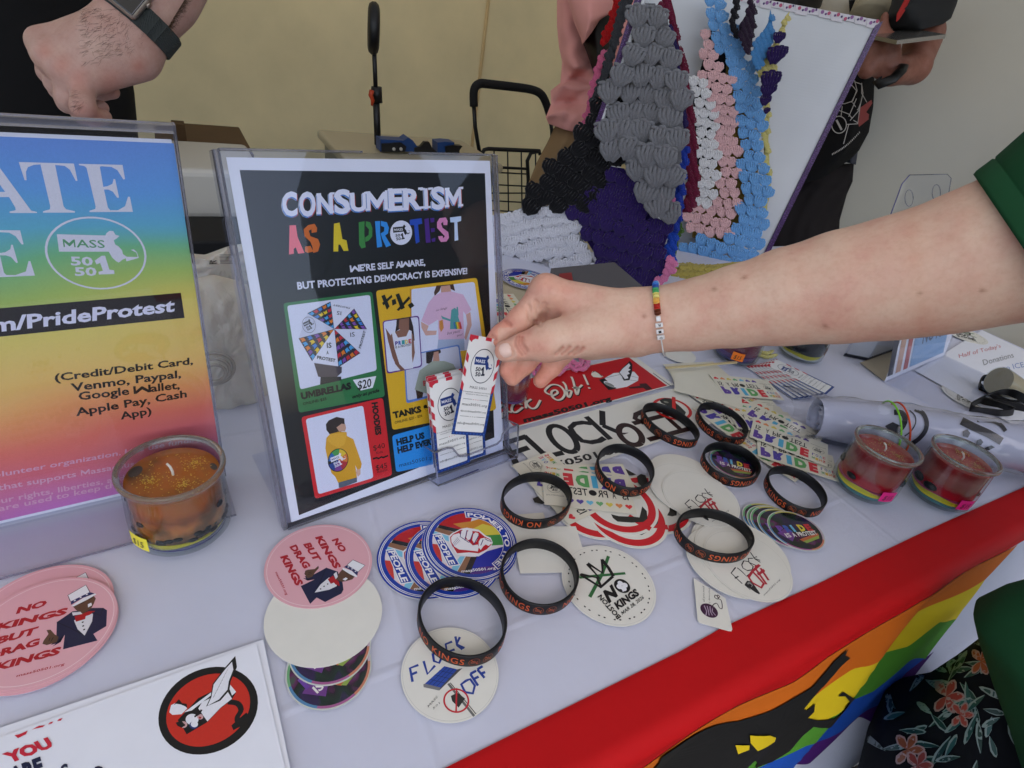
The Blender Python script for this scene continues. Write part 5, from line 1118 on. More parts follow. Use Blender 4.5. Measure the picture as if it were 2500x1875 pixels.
# ================================================================== display board and crochet work
def yarn(name, col, rough=.9):
    q = NT(name); b = q.b; b.inputs['Roughness'].default_value = rough; b.inputs['Sheen Weight'].default_value = .25; b.inputs['Specular IOR Level'].default_value = .15
    c = tuple(col[:3]); q.l(q.ramp(q.noise(700, det=3), [(.3, tuple(v*.75 for v in c)+(1,)), (.6, c+(1,)), (.8, tuple(min(1, v*1.25+.004) for v in c)+(1,))]), b.inputs['Base Color'])
    q.bump(q.noise(1400, det=3), .6, .0006); return q.m
def strand(p0, p1, p2, r_, n=7, m=8, tw=7.):
    """one twisted two-ply strand along a bowed path"""
    vs = []; p0, p1, p2 = map(lambda v: np.array(v, float), (p0, p1, p2))
    for i in range(m):
        t = i/(m-1); p = p0*(1-t)**2+2*p1*t*(1-t)+p2*t*t; d = nrm(2*(p1-p0)*(1-t)+2*(p2-p1)*t); a = np.cross(d, [0, 0, 1.]); a = nrm(a if np.linalg.norm(a) > .1 else [1, 0, 0]); b = np.cross(d, a)
        rr = r_*(.35+.65*math.sin(PI*min(1, max(0, .06+.88*t)))**.5)
        for k in range(n): q = 2*PI*k/n; g = 1+.34*math.cos(2*(q-tw*t)); vs.append(p+(a*math.cos(q)+b*math.sin(q))*rr*g)
    fs = [(i*n+k, i*n+(k+1) % n, (i+1)*n+(k+1) % n, (i+1)*n+k) for i in range(m-1) for k in range(n)]
    return vs, fs
def cluster(seed, ns=6):
    r_ = random.Random(seed); V = []; Fc = []
    def add(v, f): b = len(V); V.extend(v); Fc.extend(tuple(i+b for i in q) for q in f)
    for k in range(ns):
        u = (k/(ns-1)-.5)*2; j = r_.uniform(-.03, .03)
        add(*strand((u*.13, -.50+j, .0), (u*.62, .02, .58), (u*.46, .46-.20*u*u+j, .02), .112, tw=6+r_.random()*2))
    for k in range(3):
        u = (k-1)*.36; add(*strand((u-.17, .46-.2*abs(u), .02), (u, .56-.3*abs(u), .16), (u+.17, .44-.2*abs(u)-.05*u, .02), .085, m=5, tw=4))
    return np.array(V), np.array(Fc)
CLU = [cluster(k) for k in range(5)]
def inpoly(x, y, P_):
    c = False; n = len(P_); j = n-1
    for i in range(n):
        if (P_[i][1] > y) != (P_[j][1] > y) and x < (P_[j][0]-P_[i][0])*(y-P_[i][1])/(P_[j][1]-P_[i][1])+P_[i][0]: c = not c
        j = i
    return c
def crochet(name, polys, o, n, px_, py_, ang, m, parent, off=0., puff=.55, wob=.006, seed=1, size=1.12, skip=0.):
    """clusters set in staggered rows inside outlines read off the photograph, on the plane (o, n)"""
    r_ = random.Random(seed); VV = []; FF = []; base = 0; n = nrm(n)
    if n@(CAM-o) < 0: n = -n
    for poly in polys:
        xs_ = [p[0] for p in poly]; ys_ = [p[1] for p in poly]; ca, sa = math.cos(ang), math.sin(ang); cx, cy = sum(xs_)/len(xs_), sum(ys_)/len(ys_); R_ = max(max(xs_)-min(xs_), max(ys_)-min(ys_))
        nj, ni = int(R_/py_)+2, int(R_/px_)+2
        for j in range(-nj, nj):
            for i in range(-ni, ni):
                a = (i+(.5 if j % 2 else 0))*px_; b = j*py_; x = cx+a*ca-b*sa+r_.uniform(-.09, .09)*px_; y = cy+a*sa+b*ca+r_.uniform(-.09, .09)*py_+3*math.sin(a*.05)
                if not inpoly(x, y, poly) or r_.random() < skip: continue
                p = onp(x, y, o+n*off, n); ex = onp(x+px_*ca, y+px_*sa, o+n*off, n)-p; ey = onp(x+py_*sa, y-py_*ca, o+n*off, n)-p
                t = r_.uniform(-.38, .38); ex, ey = ex*math.cos(t)+ey*math.sin(t)*.9, ey*math.cos(t)-ex*math.sin(t)*.9
                w_ = wob*(math.sin(x*.021+y*.013)+.6*math.sin(y*.03-x*.01)); V, Fc = CLU[r_.randrange(5)]; s_ = size*r_.uniform(.94, 1.06)
                ez = n*np.linalg.norm(ex)*puff
                VV.append(p+n*w_+(V[:, :1]*ex+V[:, 1:2]*ey+V[:, 2:]*ez)*s_); FF.append(Fc+base); base += len(V)
    if not VV: return None
    V = np.concatenate(VV).astype(np.float32); Fc = np.concatenate(FF).astype(np.int32)
    me = bpy.data.meshes.new(name); me.vertices.add(len(V)); me.vertices.foreach_set('co', V.ravel()); me.loops.add(Fc.size); me.loops.foreach_set('vertex_index', Fc.ravel()); me.polygons.add(len(Fc)); me.polygons.foreach_set('loop_start', np.arange(0, Fc.size, 4, dtype=np.int32)); me.polygons.foreach_set('use_smooth', np.ones(len(Fc), bool)); me.update()
    ob = link(name, me, m, parent); ob['kind'] = 'stuff'; return ob
def backing(name, poly, o, n, off, m, parent, th=.003, shrink=1.):
    n = nrm(n); n = n if n@(CAM-o) > 0 else -n
    cx, cy = sum(p[0] for p in poly)/len(poly), sum(p[1] for p in poly)/len(poly); pts = [onp(cx+(x-cx)*shrink, cy+(y-cy)*shrink, o+n*off, n) for x, y in poly]
    nn = np.zeros(3)
    for i in range(len(pts)): nn += np.cross(pts[i]-pts[0], pts[(i+1) % len(pts)]-pts[0])
    if nn@n < 0: pts = pts[::-1]
    return sheet(name, pts, th, m, parent)
def chain(name, path, r_, m, parent=None, label=None, cat=None, n=9):
    """a crocheted cord: overlapping fat loops along a path of world points"""
    P_ = [np.array(p, float) for p in path]; d = [0]
    for a, b in zip(P_[:-1], P_[1:]): d.append(d[-1]+np.linalg.norm(b-a))
    k_ = max(3, int(d[-1]/(r_*1.25))); ts = np.linspace(0, d[-1], k_); pts = np.stack([np.interp(ts, d, [p[i] for p in P_]) for i in range(3)], 1); mb = MB()
    for i in range(k_-1):
        a, b = pts[i], pts[i+1]; t = nrm(b-a); s_ = np.cross(t, UP*.5-FWD); s_ = nrm(s_)*r_*.62
        for sg in (-1, 1):
            v, f = strand((0, 0, 0), (0, 0, 0), (0, 0, 0), 1) if False else (None, None)
            c0 = a+s_*sg*.35; c1 = b+s_*sg*1.15+t*r_*.5; mb.tube([c0-t*r_*.5, (c0+c1)/2+s_*sg*.3, c1], [r_*.25, r_*.52, r_*.30], 7)
    ob = mb.build(name, m, parent, True)
    if label: tag(ob, label, cat)
    return ob
# ---- the board: three leaves of corrugated plastic, purple glitter tape on the edges
BY = 1.345
BO_ = np.array([.523, BY, T+.004]); BNm = nrm([.03, -1, .035])
CORR = NT('white_corrugated_plastic'); CORR.b.inputs['Roughness'].default_value = .42; CORR.l(CORR.ramp(CORR.noise(5, det=2), [(.3, C('#c2c4c8')), (.7, C('#d2d3d6'))]), CORR.b.inputs['Base Color'])
_w = CORR.n('ShaderNodeTexWave', wave_type='BANDS', bands_direction='Z'); _w.inputs['Scale'].default_value = 60; _w.inputs['Distortion'].default_value = .4; CORR.l(CORR.coord(), _w.inputs['Vector']); _a = CORR.bump(_w.outputs['Fac'], .12, .0005); CORR.bump(CORR.noise(9, det=3), .3, .006, _a)
def bq(x, y, off=0.): return onp(x, y, BO_+BNm*off*(-1 if BNm@(CAM-BO_) < 0 else 1), BNm)
board = empty('display_board', BO_, 'white corrugated display board with purple glitter tape on its edges', 'board')
sheet('panel', [bq(1860, 637), bq(2148, 52), bq(1590, -44), bq(1500, 650)], .005, CORR.m, board)
tapes = [(1856, 640), (1868, 640), (2156, 52), (2138, 62)]
PT = NT('purple_glitter_tape'); PT.b.inputs['Roughness'].default_value = .35; PT.l(PT.ramp(PT.noise(900, det=1), [(.52, C('#2c1040')), (.60, C('#5a2a78')), (.70, C('#8a6aa8'))]), PT.b.inputs['Base Color'])
sheet('edge_tape', [bq(*p, .004) for p in tapes], .007, PT.m, board)
# washi tape pieces along the top edge
WT = mat('washi_tape', C('#cfcad0'), .5); nt_ = 12
for k in range(nt_):
    t0, t1 = k/nt_, (k+.97)/nt_; A = lambda t: (1800+348*t+ -2, -12+64*t) ; lo = 13+3*((k*7) % 3)
    a, b = A(t0), A(t1); q_ = [bq(a[0]-2, a[1]+lo, .0022+.0004*(k % 2)), bq(b[0]-2, b[1]+lo, .0022+.0004*(k % 2)), bq(b[0], b[1]-3, .0022+.0004*(k % 2)), bq(a[0], a[1]-3, .0022+.0004*(k % 2))]
    tp_ = sheet('washi_tape', q_, .0006, WT, board)
    P = Print(bq(a[0], a[1], .0026+.0004*(k % 2)), [1, 0, 0], [0, 0, 1]); P.n = -P.n if P.n@(CAM-P.o) < 0 else P.n; P.inpx = False
    for j in range(3):
        x = a[0]+5+j*8+(k % 3)*2; y = a[1]+4+(j*5+k*3) % 7; w_ = bq(x, y, .0030); e = w_-P.o; P.ell((e[0], e[2]), .0032 if (j+k) % 2 else .0020, None, C(['#5a2a6e', '#b04a6a', '#3c2460', '#8a5a90'][(j+k) % 4]), 10)
    P.build('dots', tp_)
# the near leaf, seen almost edge on
F0 = bq(1592, -40); near = onp(1570, -40, tz(1500, 700), nrm([-.25, -.97, 0])); nb = onp(1452, 330, tz(1500, 700), nrm([-.25, -.97, 0]))
lf = [F0, near, nb, bq(1500, 500)]; sheet('panel', lf, .004, CORR.m, board)
mb = MB(); mb.tube([near-FWD*.012, nb-FWD*.012], .0055, 6, flat=.6); mb.build('edge_tape', PT.m, board)
mb = MB(); mb.tube([near-FWD*.013+RT*.009, nb-FWD*.013+RT*.004], .0036, 5); mb.build('leaf_edge', CORR.m, board)
# ---- shawl of grey, black, white and purple
SN = nrm([-.25, -.97, 0]); SO_ = tz(1520, 692, .006)
Y3 = lambda *p: [(1200+x/3.16, y/3.16) for x, y in p]
Y7 = lambda *p: [(1150+x/3.16, 450+y/3.16) for x, y in p]
GY, BKY, WHY, PUY = yarn('grey_yarn', C('#77777b')), yarn('black_yarn', C('#0c0b10')), yarn('white_yarn', C('#dcdce4')), yarn('purple_yarn', C('#2a1658'))
sh1 = empty('crochet_shawl', SO_, 'grey, black, white and purple granny stitch shawl hanging nearest the hand', 'shawl')
gp = Y3((1118, -20), (1262, -20), (1290, 60), (1365, 110), (1380, 270), (1420, 330), (1430, 480), (1465, 570), (1470, 680), (1500, 790), (1480, 930), (1500, 1050), (1470, 1150), (1475, 1260), (1440, 1340), (1450, 1450), (1410, 1520), (1400, 1659), (1385, 1700), (1180, 1600), (1150, 1500), (1080, 1390), (1000, 1260), (890, 1180), (875, 1060), (880, 950), (870, 850), (860, 760), (960, 560), (1060, 260))
gp = gp[:-12]+gp[-12:]
gp2 = Y7((1260, 30), (1540, 30), (1560, 120), (1540, 220), (1510, 290), (1440, 280), (1370, 200), (1300, 90))
crochet('grey_section', [gp, gp2], SO_, SN, 44, 47, .12, GY, sh1, off=.030, seed=3, puff=.36, size=1.16)
bkp = Y3((1020, 520), (850, 740), (700, 1000), (500, 1230), (235, 1560), (280, 1600), (600, 1600), (760, 1659), (900, 1500), (900, 1280), (1010, 1290), (1100, 1100), (1100, 700))
crochet('black_section', [bkp], SO_, SN, 34, 36, .6, BKY, sh1, off=.012, seed=4, puff=.4, wob=.004); 
pup = Y7((1050, 20), (1260, 40), (1360, 200), (1520, 290), (1560, 330), (1500, 500), (1500, 650), (1420, 780), (1380, 840), (1200, 880), (1050, 850), (975, 770), (1000, 690), (930, 520), (850, 390), (770, 220), (760, 150), (900, 80))
pup_top = Y3((890, 1270), (1020, 1290), (1100, 1400), (1180, 1540), (1200, 1659), (1180, 1700), (760, 1700), (880, 1500))
crochet('purple_section', [pup, pup_top], SO_, SN, 30, 32, .3, PUY, sh1, off=.012, seed=5, puff=.4, wob=.004, size=1.1)
whp = Y7((390, 160), (480, 145), (560, 150), (750, 150), (800, 280), (850, 390), (900, 470), (985, 640), (975, 745), (900, 730), (820, 700), (700, 635), (590, 610), (480, 640), (400, 600), (150, 590), (150, 330), (260, 220))
crochet('white_section', [whp], SO_, SN, 26, 27, -.18, WHY, sh1, off=.008, seed=6, puff=.42, wob=.003, size=1.16)
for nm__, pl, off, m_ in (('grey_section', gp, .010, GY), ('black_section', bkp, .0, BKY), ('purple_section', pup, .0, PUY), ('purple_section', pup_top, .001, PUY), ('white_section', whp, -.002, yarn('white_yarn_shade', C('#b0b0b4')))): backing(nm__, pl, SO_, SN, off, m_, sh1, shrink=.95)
# narrow edges of the shawls hanging behind it
def strip(name, poly, off, col, label, px_=13, ang=.9, seed=2, o=SO_, n=SN, par=None, size=1.2):
    m_ = yarn(name+'_yarn', C(col)); r_ = empty(name, onp(*poly[0], o, n), label, 'shawl') if par is None else par
    crochet('stitches', [poly], o, n, px_, px_, ang, m_, r_, off=off, seed=seed, puff=.4, wob=.001, size=size); backing('web', poly, o, n, off-.004, m_, r_); return r_
strip('crochet_shawl', Y3((1010, -20), (1100, -20), (1010, 200), (950, 420), (860, 700), (775, 815), (755, 795), (850, 560), (905, 370), (970, 100)), -.020, '#3c3d42', 'dark charcoal shawl edge left of the purple taped board edge', 11, 1.2)
strip('crochet_shawl', Y3((950, -20), (1025, -20), (965, 150), (905, 320), (855, 362), (842, 305), (900, 180)), -.05, '#b40c10', 'bright red crochet edge in front of the pink shirt', 12, 1.1)
strip('crochet_shawl', Y3((895, 380), (850, 520), (830, 640), (800, 760), (730, 950), (690, 1010), (735, 820), (775, 620), (820, 460)), -.035, '#d86a8e', 'pink crochet edge beside the pink shirt', 12, 1.1)
strip('crochet_shawl', Y3((1330, -20), (1380, -20), (1420, 130), (1440, 330), (1475, 430), (1535, 700), (1570, 1000), (1592, 1350), (1590, 1500), (1530, 1640), (1460, 1640), (1500, 1500), (1520, 1300), (1490, 1050), (1440, 500), (1400, 250), (1350, 90), (1300, 60)), -.012, '#6c1434', 'maroon crochet edge between the grey and the pastel shawls', 14, 1.3)
strip('crochet_shawl', Y3((1300, 100), (1400, 250), (1450, 500), (1500, 720), (1500, 1000), (1470, 1000), (1440, 620), (1380, 300)), -.004, '#2a2058', 'dark violet crochet edge just right of the grey shawl', 13, 1.3)
strip('crochet_shawl', Y3((1470, 1080), (1515, 1150), (1500, 1280), (1480, 1450), (1470, 1659), (1440, 1800), (1400, 1800), (1430, 1450), (1470, 1250))+[], .0, '#1c3aa4', 'royal blue crochet edge under the grey shawl', 13, 1.3)
strip('crochet_shawl', Y7((1570, 40), (1615, 100), (1610, 200), (1580, 300), (1590, 440), (1560, 620), (1490, 700), (1440, 760), (1440, 700), (1490, 560), (1520, 400), (1500, 250), (1540, 200)), -.006, '#1a48b8', 'blue crochet edge right of the purple section', 13, 1.2)
strip('crochet_shawl', Y7((1600, 250), (1628, 330), (1600, 440), (1580, 560), (1568, 480), (1575, 380), (1580, 280)), -.012, '#4a6a28', 'small green crochet edge right of the purple section', 12, 1.2)
strip('crochet_shawl', Y7((1540, 80), (1578, 110), (1562, 235), (1545, 225), (1555, 150)), .02, '#d87aa6', 'pink crochet sliver behind the grey tip', 11, 1.2)
strip('crochet_shawl', Y7((1525, 580), (1565, 562), (1582, 620), (1535, 705), (1470, 782), (1415, 775), (1430, 735), (1500, 680)), .016, '#dc7ea8', 'pink crochet tip above the bead bracelet', 14, .8)
CPK = yarn('pink_cord_yarn', C('#d8759c'))
pthA = [Q(*p, d) for p, d in (((1468, 700), .92), ((1472, 715), .90), ((1474, 735), .88), ((1474, 760), .86))]
chain('crochet_braid', pthA, .0075, CPK, None, 'pink crochet cord dangling behind the wrist', 'cord')
pth = [tz(1150+x/3.16, 450+y/3.16, .008) for x, y in ((500, 1460), (500, 1410), (540, 1385), (580, 1400), (600, 1440))]; chain('crochet_braid', pth, .0065, CPK, None, 'pink crochet cord loop seen between the fingers', 'cord')
pth = [tz(1150+x/3.16, 450+y/3.16, .008) for x, y in ((640, 1460), (690, 1420), (740, 1370), (780, 1390), (820, 1415), (870, 1400), (885, 1365), (865, 1325), (830, 1300))]; chain('crochet_braid', pth, .0070, CPK, None, 'pink crochet cord curling above the red sticker', 'cord')
# ---- pastel shawl in pale blue, pink and white on the board
O2 = bq(1760, 600, .055); N2 = BNm
BLY, PKY, WH2 = yarn('pale_blue_yarn', C('#6fa6dc')), yarn('pale_pink_yarn', C('#e2b4b4')), yarn('snow_yarn', C('#e2e0e0'))
sh2 = empty('crochet_shawl', O2, 'pale blue, pink and white granny stitch shawl on the white board', 'shawl')
outer = [(1735, -6), (1752, -4), (1772, 38), (1797, 73), (1811, 117), (1839, 165), (1858, 215), (1868, 247), (1866, 278), (1872, 316), (1863, 342), (1875, 411), (1878, 475), (1868, 525), (1874, 565), (1858, 600), (1842, 640), (1800, 645), (1750, 640), (1710, 628), (1655, 612), (1658, 585)]
inner = [(1790, 578), (1806, 500), (1810, 430), (1806, 330), (1796, 250), (1786, 190), (1762, 140), (1742, 95), (1726, 72)]
crochet('blue_border', [outer+inner], O2, N2, 25, 26, .25, BLY, sh2, seed=7, puff=.32, wob=.006, size=1.08)
pinkp = [(1724, 76), (1742, 98), (1762, 142), (1784, 190), (1794, 250), (1803, 330), (1807, 430), (1803, 500), (1787, 578), (1668, 575), (1672, 540), (1692, 505), (1745, 505), (1755, 470), (1752, 420), (1748, 350), (1740, 290), (1722, 215), (1700, 180), (1706, 158)]
crochet('pink_section', [pinkp], O2, N2, 23.5, 25, .10, PKY, sh2, seed=8, puff=.3, wob=.006, size=1.0)
whp2 = [(1704, 175), (1722, 210), (1744, 290), (1752, 350), (1756, 430), (1752, 490), (1738, 508), (1704, 515), (1700, 440), (1696, 350), (1688, 250), (1692, 190)]
crochet('white_section', [whp2], O2, N2, 22, 24, .10, WH2, sh2, seed=9, puff=.3, wob=.006, size=1.0, off=.002)
# what shows through its holes
sh3 = empty('crochet_shawl', O2, 'mustard and black shawl showing through the holes of the pastel one', 'shawl')
MUY = yarn('mustard_yarn', C('#8a7236')); YEY = yarn('lemon_yarn', C('#cfc47a'))
backing('web', [(1735, 90), (1790, 180), (1830, 250), (1850, 420), (1840, 600), (1690, 580), (1700, 470), (1690, 300)], O2, N2, -.022, MUY, sh3); backing('web', [(1740, 60), (1775, 120), (1765, 300), (1740, 420), (1700, 400), (1692, 240)], O2, N2, -.016, BKY, sh3)
strip('crochet_shawl', [(1872, 180), (1880, 260), (1876, 340), (1880, 430), (1872, 520), (1862, 520), (1868, 400), (1862, 300), (1868, 240)], -.018, '#cfc47a', 'lemon yellow crochet edge right of the pastel shawl', 12, 1.3, o=O2, n=N2)
yl = strip('crochet_shawl', Y7((1570, 640), (1800, 625), (2130, 590), (2150, 650), (1900, 720), (1680, 770), (1540, 790), (1500, 740), (1530, 700)), .02, '#b4a452', 'olive yellow crochet piece lying under the pastel shawl', 15, 0, o=tz(1750, 660, .01), n=nrm([0, -.5, .86]))
# little pieces hanging at the top right
for poly, col, lab, off in (([(1797, -4), (1808, -2), (1800, 28), (1795, 55), (1802, 95), (1785, 75), (1782, 50), (1790, 25)], '#16141a', 'thin black crochet strip at the top of the board', .02), ([(1832, 3), (1840, 12), (1842, 40), (1843, 65), (1830, 132), (1818, 120), (1805, 80), (1805, 62), (1820, 40)], '#2a1a2e', 'dark plum crochet point at the top of the board', .03),
    ([(1882, 24), (1886, 60), (1888, 100), (1872, 135), (1850, 175), (1835, 150), (1842, 110), (1860, 85), (1876, 55)], '#4a86bc', 'mid blue crochet point hanging beside the plum one', .03), ([(1928, 28), (1922, 55), (1906, 95), (1890, 140), (1895, 200), (1850, 180), (1855, 165), (1885, 115), (1905, 75), (1918, 40)], '#cfc27a', 'pale yellow crochet strap hanging from the top tape', .02)):
    strip('crochet_shawl', poly, off, col, lab, 12, 1.2, o=O2, n=N2)
sc_ = empty('crochet_shawl', O2, 'dark purple scalloped crochet strip over the yellow strap', 'shawl')
pu2 = yarn('deep_purple_yarn', C('#24104a'))
for k, (x, y, w_) in enumerate(((1901, 92, 26), (1893, 135, 40), (1905, 128, 30), (1880, 195, 42), (1875, 218, 34), (1868, 245, 24), (1872, 270, 14))):
    p = onp(x, y, O2+nrm(-N2 if N2@(CAM-O2) < 0 else N2)*.034, N2); V, Fc = CLU[k % 5]; ex = onp(x+w_, y, O2, N2)-onp(x, y, O2, N2); ez = -FWD*np.linalg.norm(ex)*.5; ey = onp(x+w_*.25, y-w_, O2, N2)-onp(x, y, O2, N2)
    mesh('stitch', p+V[:, :1]*ex+V[:, 1:2]*ey+V[:, 2:]*ez, Fc.tolist(), pu2, sc_, True)
# ================================================================== people
SKIN_N = [0]
def skin_mat(name, base, red, pale, rough=.5):
    q = NT(name); b = q.b; b.inputs['Roughness'].default_value = rough; b.inputs['Specular IOR Level'].default_value = .35
    b.inputs['Subsurface Weight'].default_value = .12; b.inputs['Subsurface Radius'].default_value = (1, .4, .25); b.inputs['Subsurface Scale'].default_value = .003
    at = q.n('ShaderNodeAttribute'); at.attribute_name = 'Col'
    n1 = q.ramp(q.noise(34, det=5, rough=.6), [(.30, red), (.50, base), (.72, pale)])
    mx = q.n('ShaderNodeMix', data_type='RGBA', blend_type='MULTIPLY'); mx.inputs[0].default_value = 1; q.l(n1, mx.inputs[6]); q.l(at.outputs['Color'], mx.inputs[7])
    n2 = q.ramp(q.noise(260, det=2), [(.44, (1, 1, 1, 1)), (.80, (.90, .84, .82, 1))]); m2 = q.n('ShaderNodeMix', data_type='RGBA', blend_type='MULTIPLY'); m2.inputs[0].default_value = .7; q.l(mx.outputs[2], m2.inputs[6]); q.l(n2, m2.inputs[7])
    q.l(m2.outputs[2], b.inputs['Base Color'])
    vo = q.n('ShaderNodeTexVoronoi'); vo.inputs['Scale'].default_value = 900; q.l(q.coord(), vo.inputs['Vector'])
    a = q.bump(vo.outputs['Distance'], .25, .0003); q.bump(q.noise(120, det=4), .25, .0008, a); return q.m
class SDF:
    """a body grown from tapered limbs that melt into one another; nonuniform grid, surface nets"""
    def __init__(s, xs, ys, zs, O, ax):
        s.x, s.y, s.z = (np.asarray(v, np.float32) for v in (xs, ys, zs)); s.O = np.asarray(O, float); s.A = np.asarray(ax, float)
        s.d = np.full((len(s.x), len(s.y), len(s.z)), .03, np.float32)
    def L(s, p): return (np.asarray(p, float)-s.O)@s.A.T
    def _win(s, lo, hi):
        r = []
        for v, a, b in zip((s.x, s.y, s.z), lo, hi):
            i, j = np.searchsorted(v, a), np.searchsorted(v, b); r.append(slice(max(0, i-1), min(len(v), j+1)))
        return tuple(r)
    def cone(s, d, a, b, ra, rb, k, sq=None):
        """tapered capsule a-b joined to field d with blend k (metres); sq=(axis, factor) flattens it along a world axis"""
        a, b = s.L(a), s.L(b); m = max(ra, rb)+.028
        w = s._win(np.minimum(a, b)-m, np.maximum(a, b)+m)
        X, Y, Z = s.x[w[0]][:, None, None], s.y[w[1]][None, :, None], s.z[w[2]][None, None, :]
        if 0 in (X.size, Y.size, Z.size): return
        ab = b-a; L2 = float(ab@ab)+1e-12
        px, py, pz_ = X-a[0], Y-a[1], Z-a[2]
        t = np.clip((px*ab[0]+py*ab[1]+pz_*ab[2])/L2, 0, 1); r = ra+(rb-ra)*t
        qx, qy, qz = px-ab[0]*t, py-ab[1]*t, pz_-ab[2]*t
        if sq is not None:
            ax = nrm((s.A@np.asarray(sq[0], float))); c = (qx*ax[0]+qy*ax[1]+qz*ax[2]); f = 1/sq[1]-1
            qx, qy, qz = qx+c*ax[0]*f, qy+c*ax[1]*f, qz+c*ax[2]*f
        di = (np.sqrt(qx*qx+qy*qy+qz*qz)-r).astype(np.float32)
        cur = d[w]; h = np.clip(.5+.5*(cur-di)/k, 0, 1); d[w] = cur*(1-h)+di*h-k*h*(1-h)
    def carve(s, pts, r, k):
        for a, b in zip(pts[:-1], pts[1:]):
            a, b = s.L(a), s.L(b); m = .012; w = s._win(np.minimum(a, b)-m, np.maximum(a, b)+m)
            X, Y, Z = s.x[w[0]][:, None, None], s.y[w[1]][None, :, None], s.z[w[2]][None, None, :]
            if 0 in (X.size, Y.size, Z.size): continue
            ab = b-a; L2 = float(ab@ab)+1e-12; px, py, pz_ = X-a[0], Y-a[1], Z-a[2]; t = np.clip((px*ab[0]+py*ab[1]+pz_*ab[2])/L2, 0, 1)
            di = -(np.sqrt((px-ab[0]*t)**2+(py-ab[1]*t)**2+(pz_-ab[2]*t)**2)-r).astype(np.float32)
            cur = s.d[w]; h = np.clip(.5-.5*(cur-di)/k, 0, 1); s.d[w] = cur*(1-h)+di*h+k*h*(1-h)
    def join(s, g, k):
        h = np.clip(.5+.5*(s.d-g)/k, 0, 1); s.d = s.d*(1-h)+g*h-k*h*(1-h)
    def blank(s): return np.full_like(s.d, .03)
    def hit(s, x, y, d0, d1, n=400):
        """first point of the surface seen along a picture ray between depths d0 and d1"""
        ts = np.linspace(d0, d1, n); P = np.array([s.L(Q(x, y, t)) for t in ts])
        g = [np.clip(np.searchsorted(v, P[:, i])-1, 0, len(v)-2) for i, v in enumerate((s.x, s.y, s.z))]
        f = [np.clip((P[:, i]-v[g[i]])/(v[g[i]+1]-v[g[i]]), 0, 1) for i, v in enumerate((s.x, s.y, s.z))]; v = 0
        for a in (0, 1):
            for b in (0, 1):
                for c in (0, 1): v = v+s.d[g[0]+a, g[1]+b, g[2]+c]*(f[0] if a else 1-f[0])*(f[1] if b else 1-f[1])*(f[2] if c else 1-f[2])
        w = np.where(v < 0)[0]
        if not len(w): return None
        i = w[0]; t = ts[i] if i == 0 else ts[i-1]+(ts[i]-ts[i-1])*v[i-1]/(v[i-1]-v[i]); return Q(x, y, t)
    def mesh(s, name, m, parent, colf=None):
        d = s.d; ins = d < 0; nx, ny, nz = d.shape
        c = ins[:-1, :-1, :-1].astype(np.int8)
        for i, j, k in ((1, 0, 0), (0, 1, 0), (0, 0, 1), (1, 1, 0), (1, 0, 1), (0, 1, 1), (1, 1, 1)): c = c+ins[i:nx-1+i, j:ny-1+j, k:nz-1+k]
        act = (c > 0) & (c < 8); I, J, K = np.where(act); N = len(I); idx = np.full(act.shape, -1, np.int64); idx[I, J, K] = np.arange(N)
        P = np.zeros((N, 3)); cnt = np.zeros(N); co = [(0, 0, 0), (1, 0, 0), (0, 1, 0), (1, 1, 0), (0, 0, 1), (1, 0, 1), (0, 1, 1), (1, 1, 1)]
        G = np.stack([s.x[I], s.y[J], s.z[K]], 1); D = np.stack([s.x[I+1], s.y[J+1], s.z[K+1]], 1)-G
        for a in range(8):
            for b in range(a+1, 8):
                if sum(abs(co[a][t]-co[b][t]) for t in range(3)) != 1: continue
                da = d[I+co[a][0], J+co[a][1], K+co[a][2]]; db = d[I+co[b][0], J+co[b][1], K+co[b][2]]; m_ = (da < 0) != (db < 0)
                t = np.where(m_, da/(da-db+1e-12), 0)[:, None]; p = np.array(co[a])+(np.array(co[b])-np.array(co[a]))*t
                P += np.where(m_[:, None], p, 0); cnt += m_
        V = (G+D*(P/cnt[:, None]))@s.A+s.O
        F = []
        for ax in range(3):
            o = [0, 0, 0]; o[ax] = 1; a = ins[:nx-o[0], :ny-o[1], :nz-o[2]]; b = ins[o[0]:, o[1]:, o[2]:]; e = a != b
            u, v = (ax+1) % 3, (ax+2) % 3; ii = np.array(np.where(e)); ok = (ii[u] > 0) & (ii[v] > 0) & (ii[0] < nx-1) & (ii[1] < ny-1) & (ii[2] < nz-1)
            ii = ii[:, ok]; fl = a[tuple(ii)]
            def at(du, dv): q = ii.copy(); q[u] -= du; q[v] -= dv; return idx[tuple(q)]
            q = np.stack([at(1, 1), at(0, 1), at(0, 0), at(1, 0)], 1); q = np.where(fl[:, None], q, q[:, ::-1]); F.append(q)
        F = np.concatenate(F); F = F[(F >= 0).all(1)]
        for it in range(2):                                # light smoothing
            S_ = np.zeros_like(V); C_ = np.zeros(len(V))
            for a in range(4):
                np.add.at(S_, F[:, a], V[F[:, (a+1) % 4]]); np.add.at(C_, F[:, a], 1); np.add.at(S_, F[:, (a+1) % 4], V[F[:, a]]); np.add.at(C_, F[:, (a+1) % 4], 1)
            V = V*.5+.5*S_/np.maximum(C_, 1)[:, None]
        me = bpy.data.meshes.new(name); me.vertices.add(len(V)); me.vertices.foreach_set('co', V.astype(np.float32).ravel())
        me.loops.add(len(F)*4); me.loops.foreach_set('vertex_index', F.ravel().astype(np.int32)); me.polygons.add(len(F)); me.polygons.foreach_set('loop_start', np.arange(0, len(F)*4, 4, dtype=np.int32))
        me.polygons.foreach_set('use_smooth', np.ones(len(F), bool)); me.update(); me.validate()
        cols = np.ones((len(V), 4), np.float32)
        if colf is not None: cols[:, :3] = colf(V)
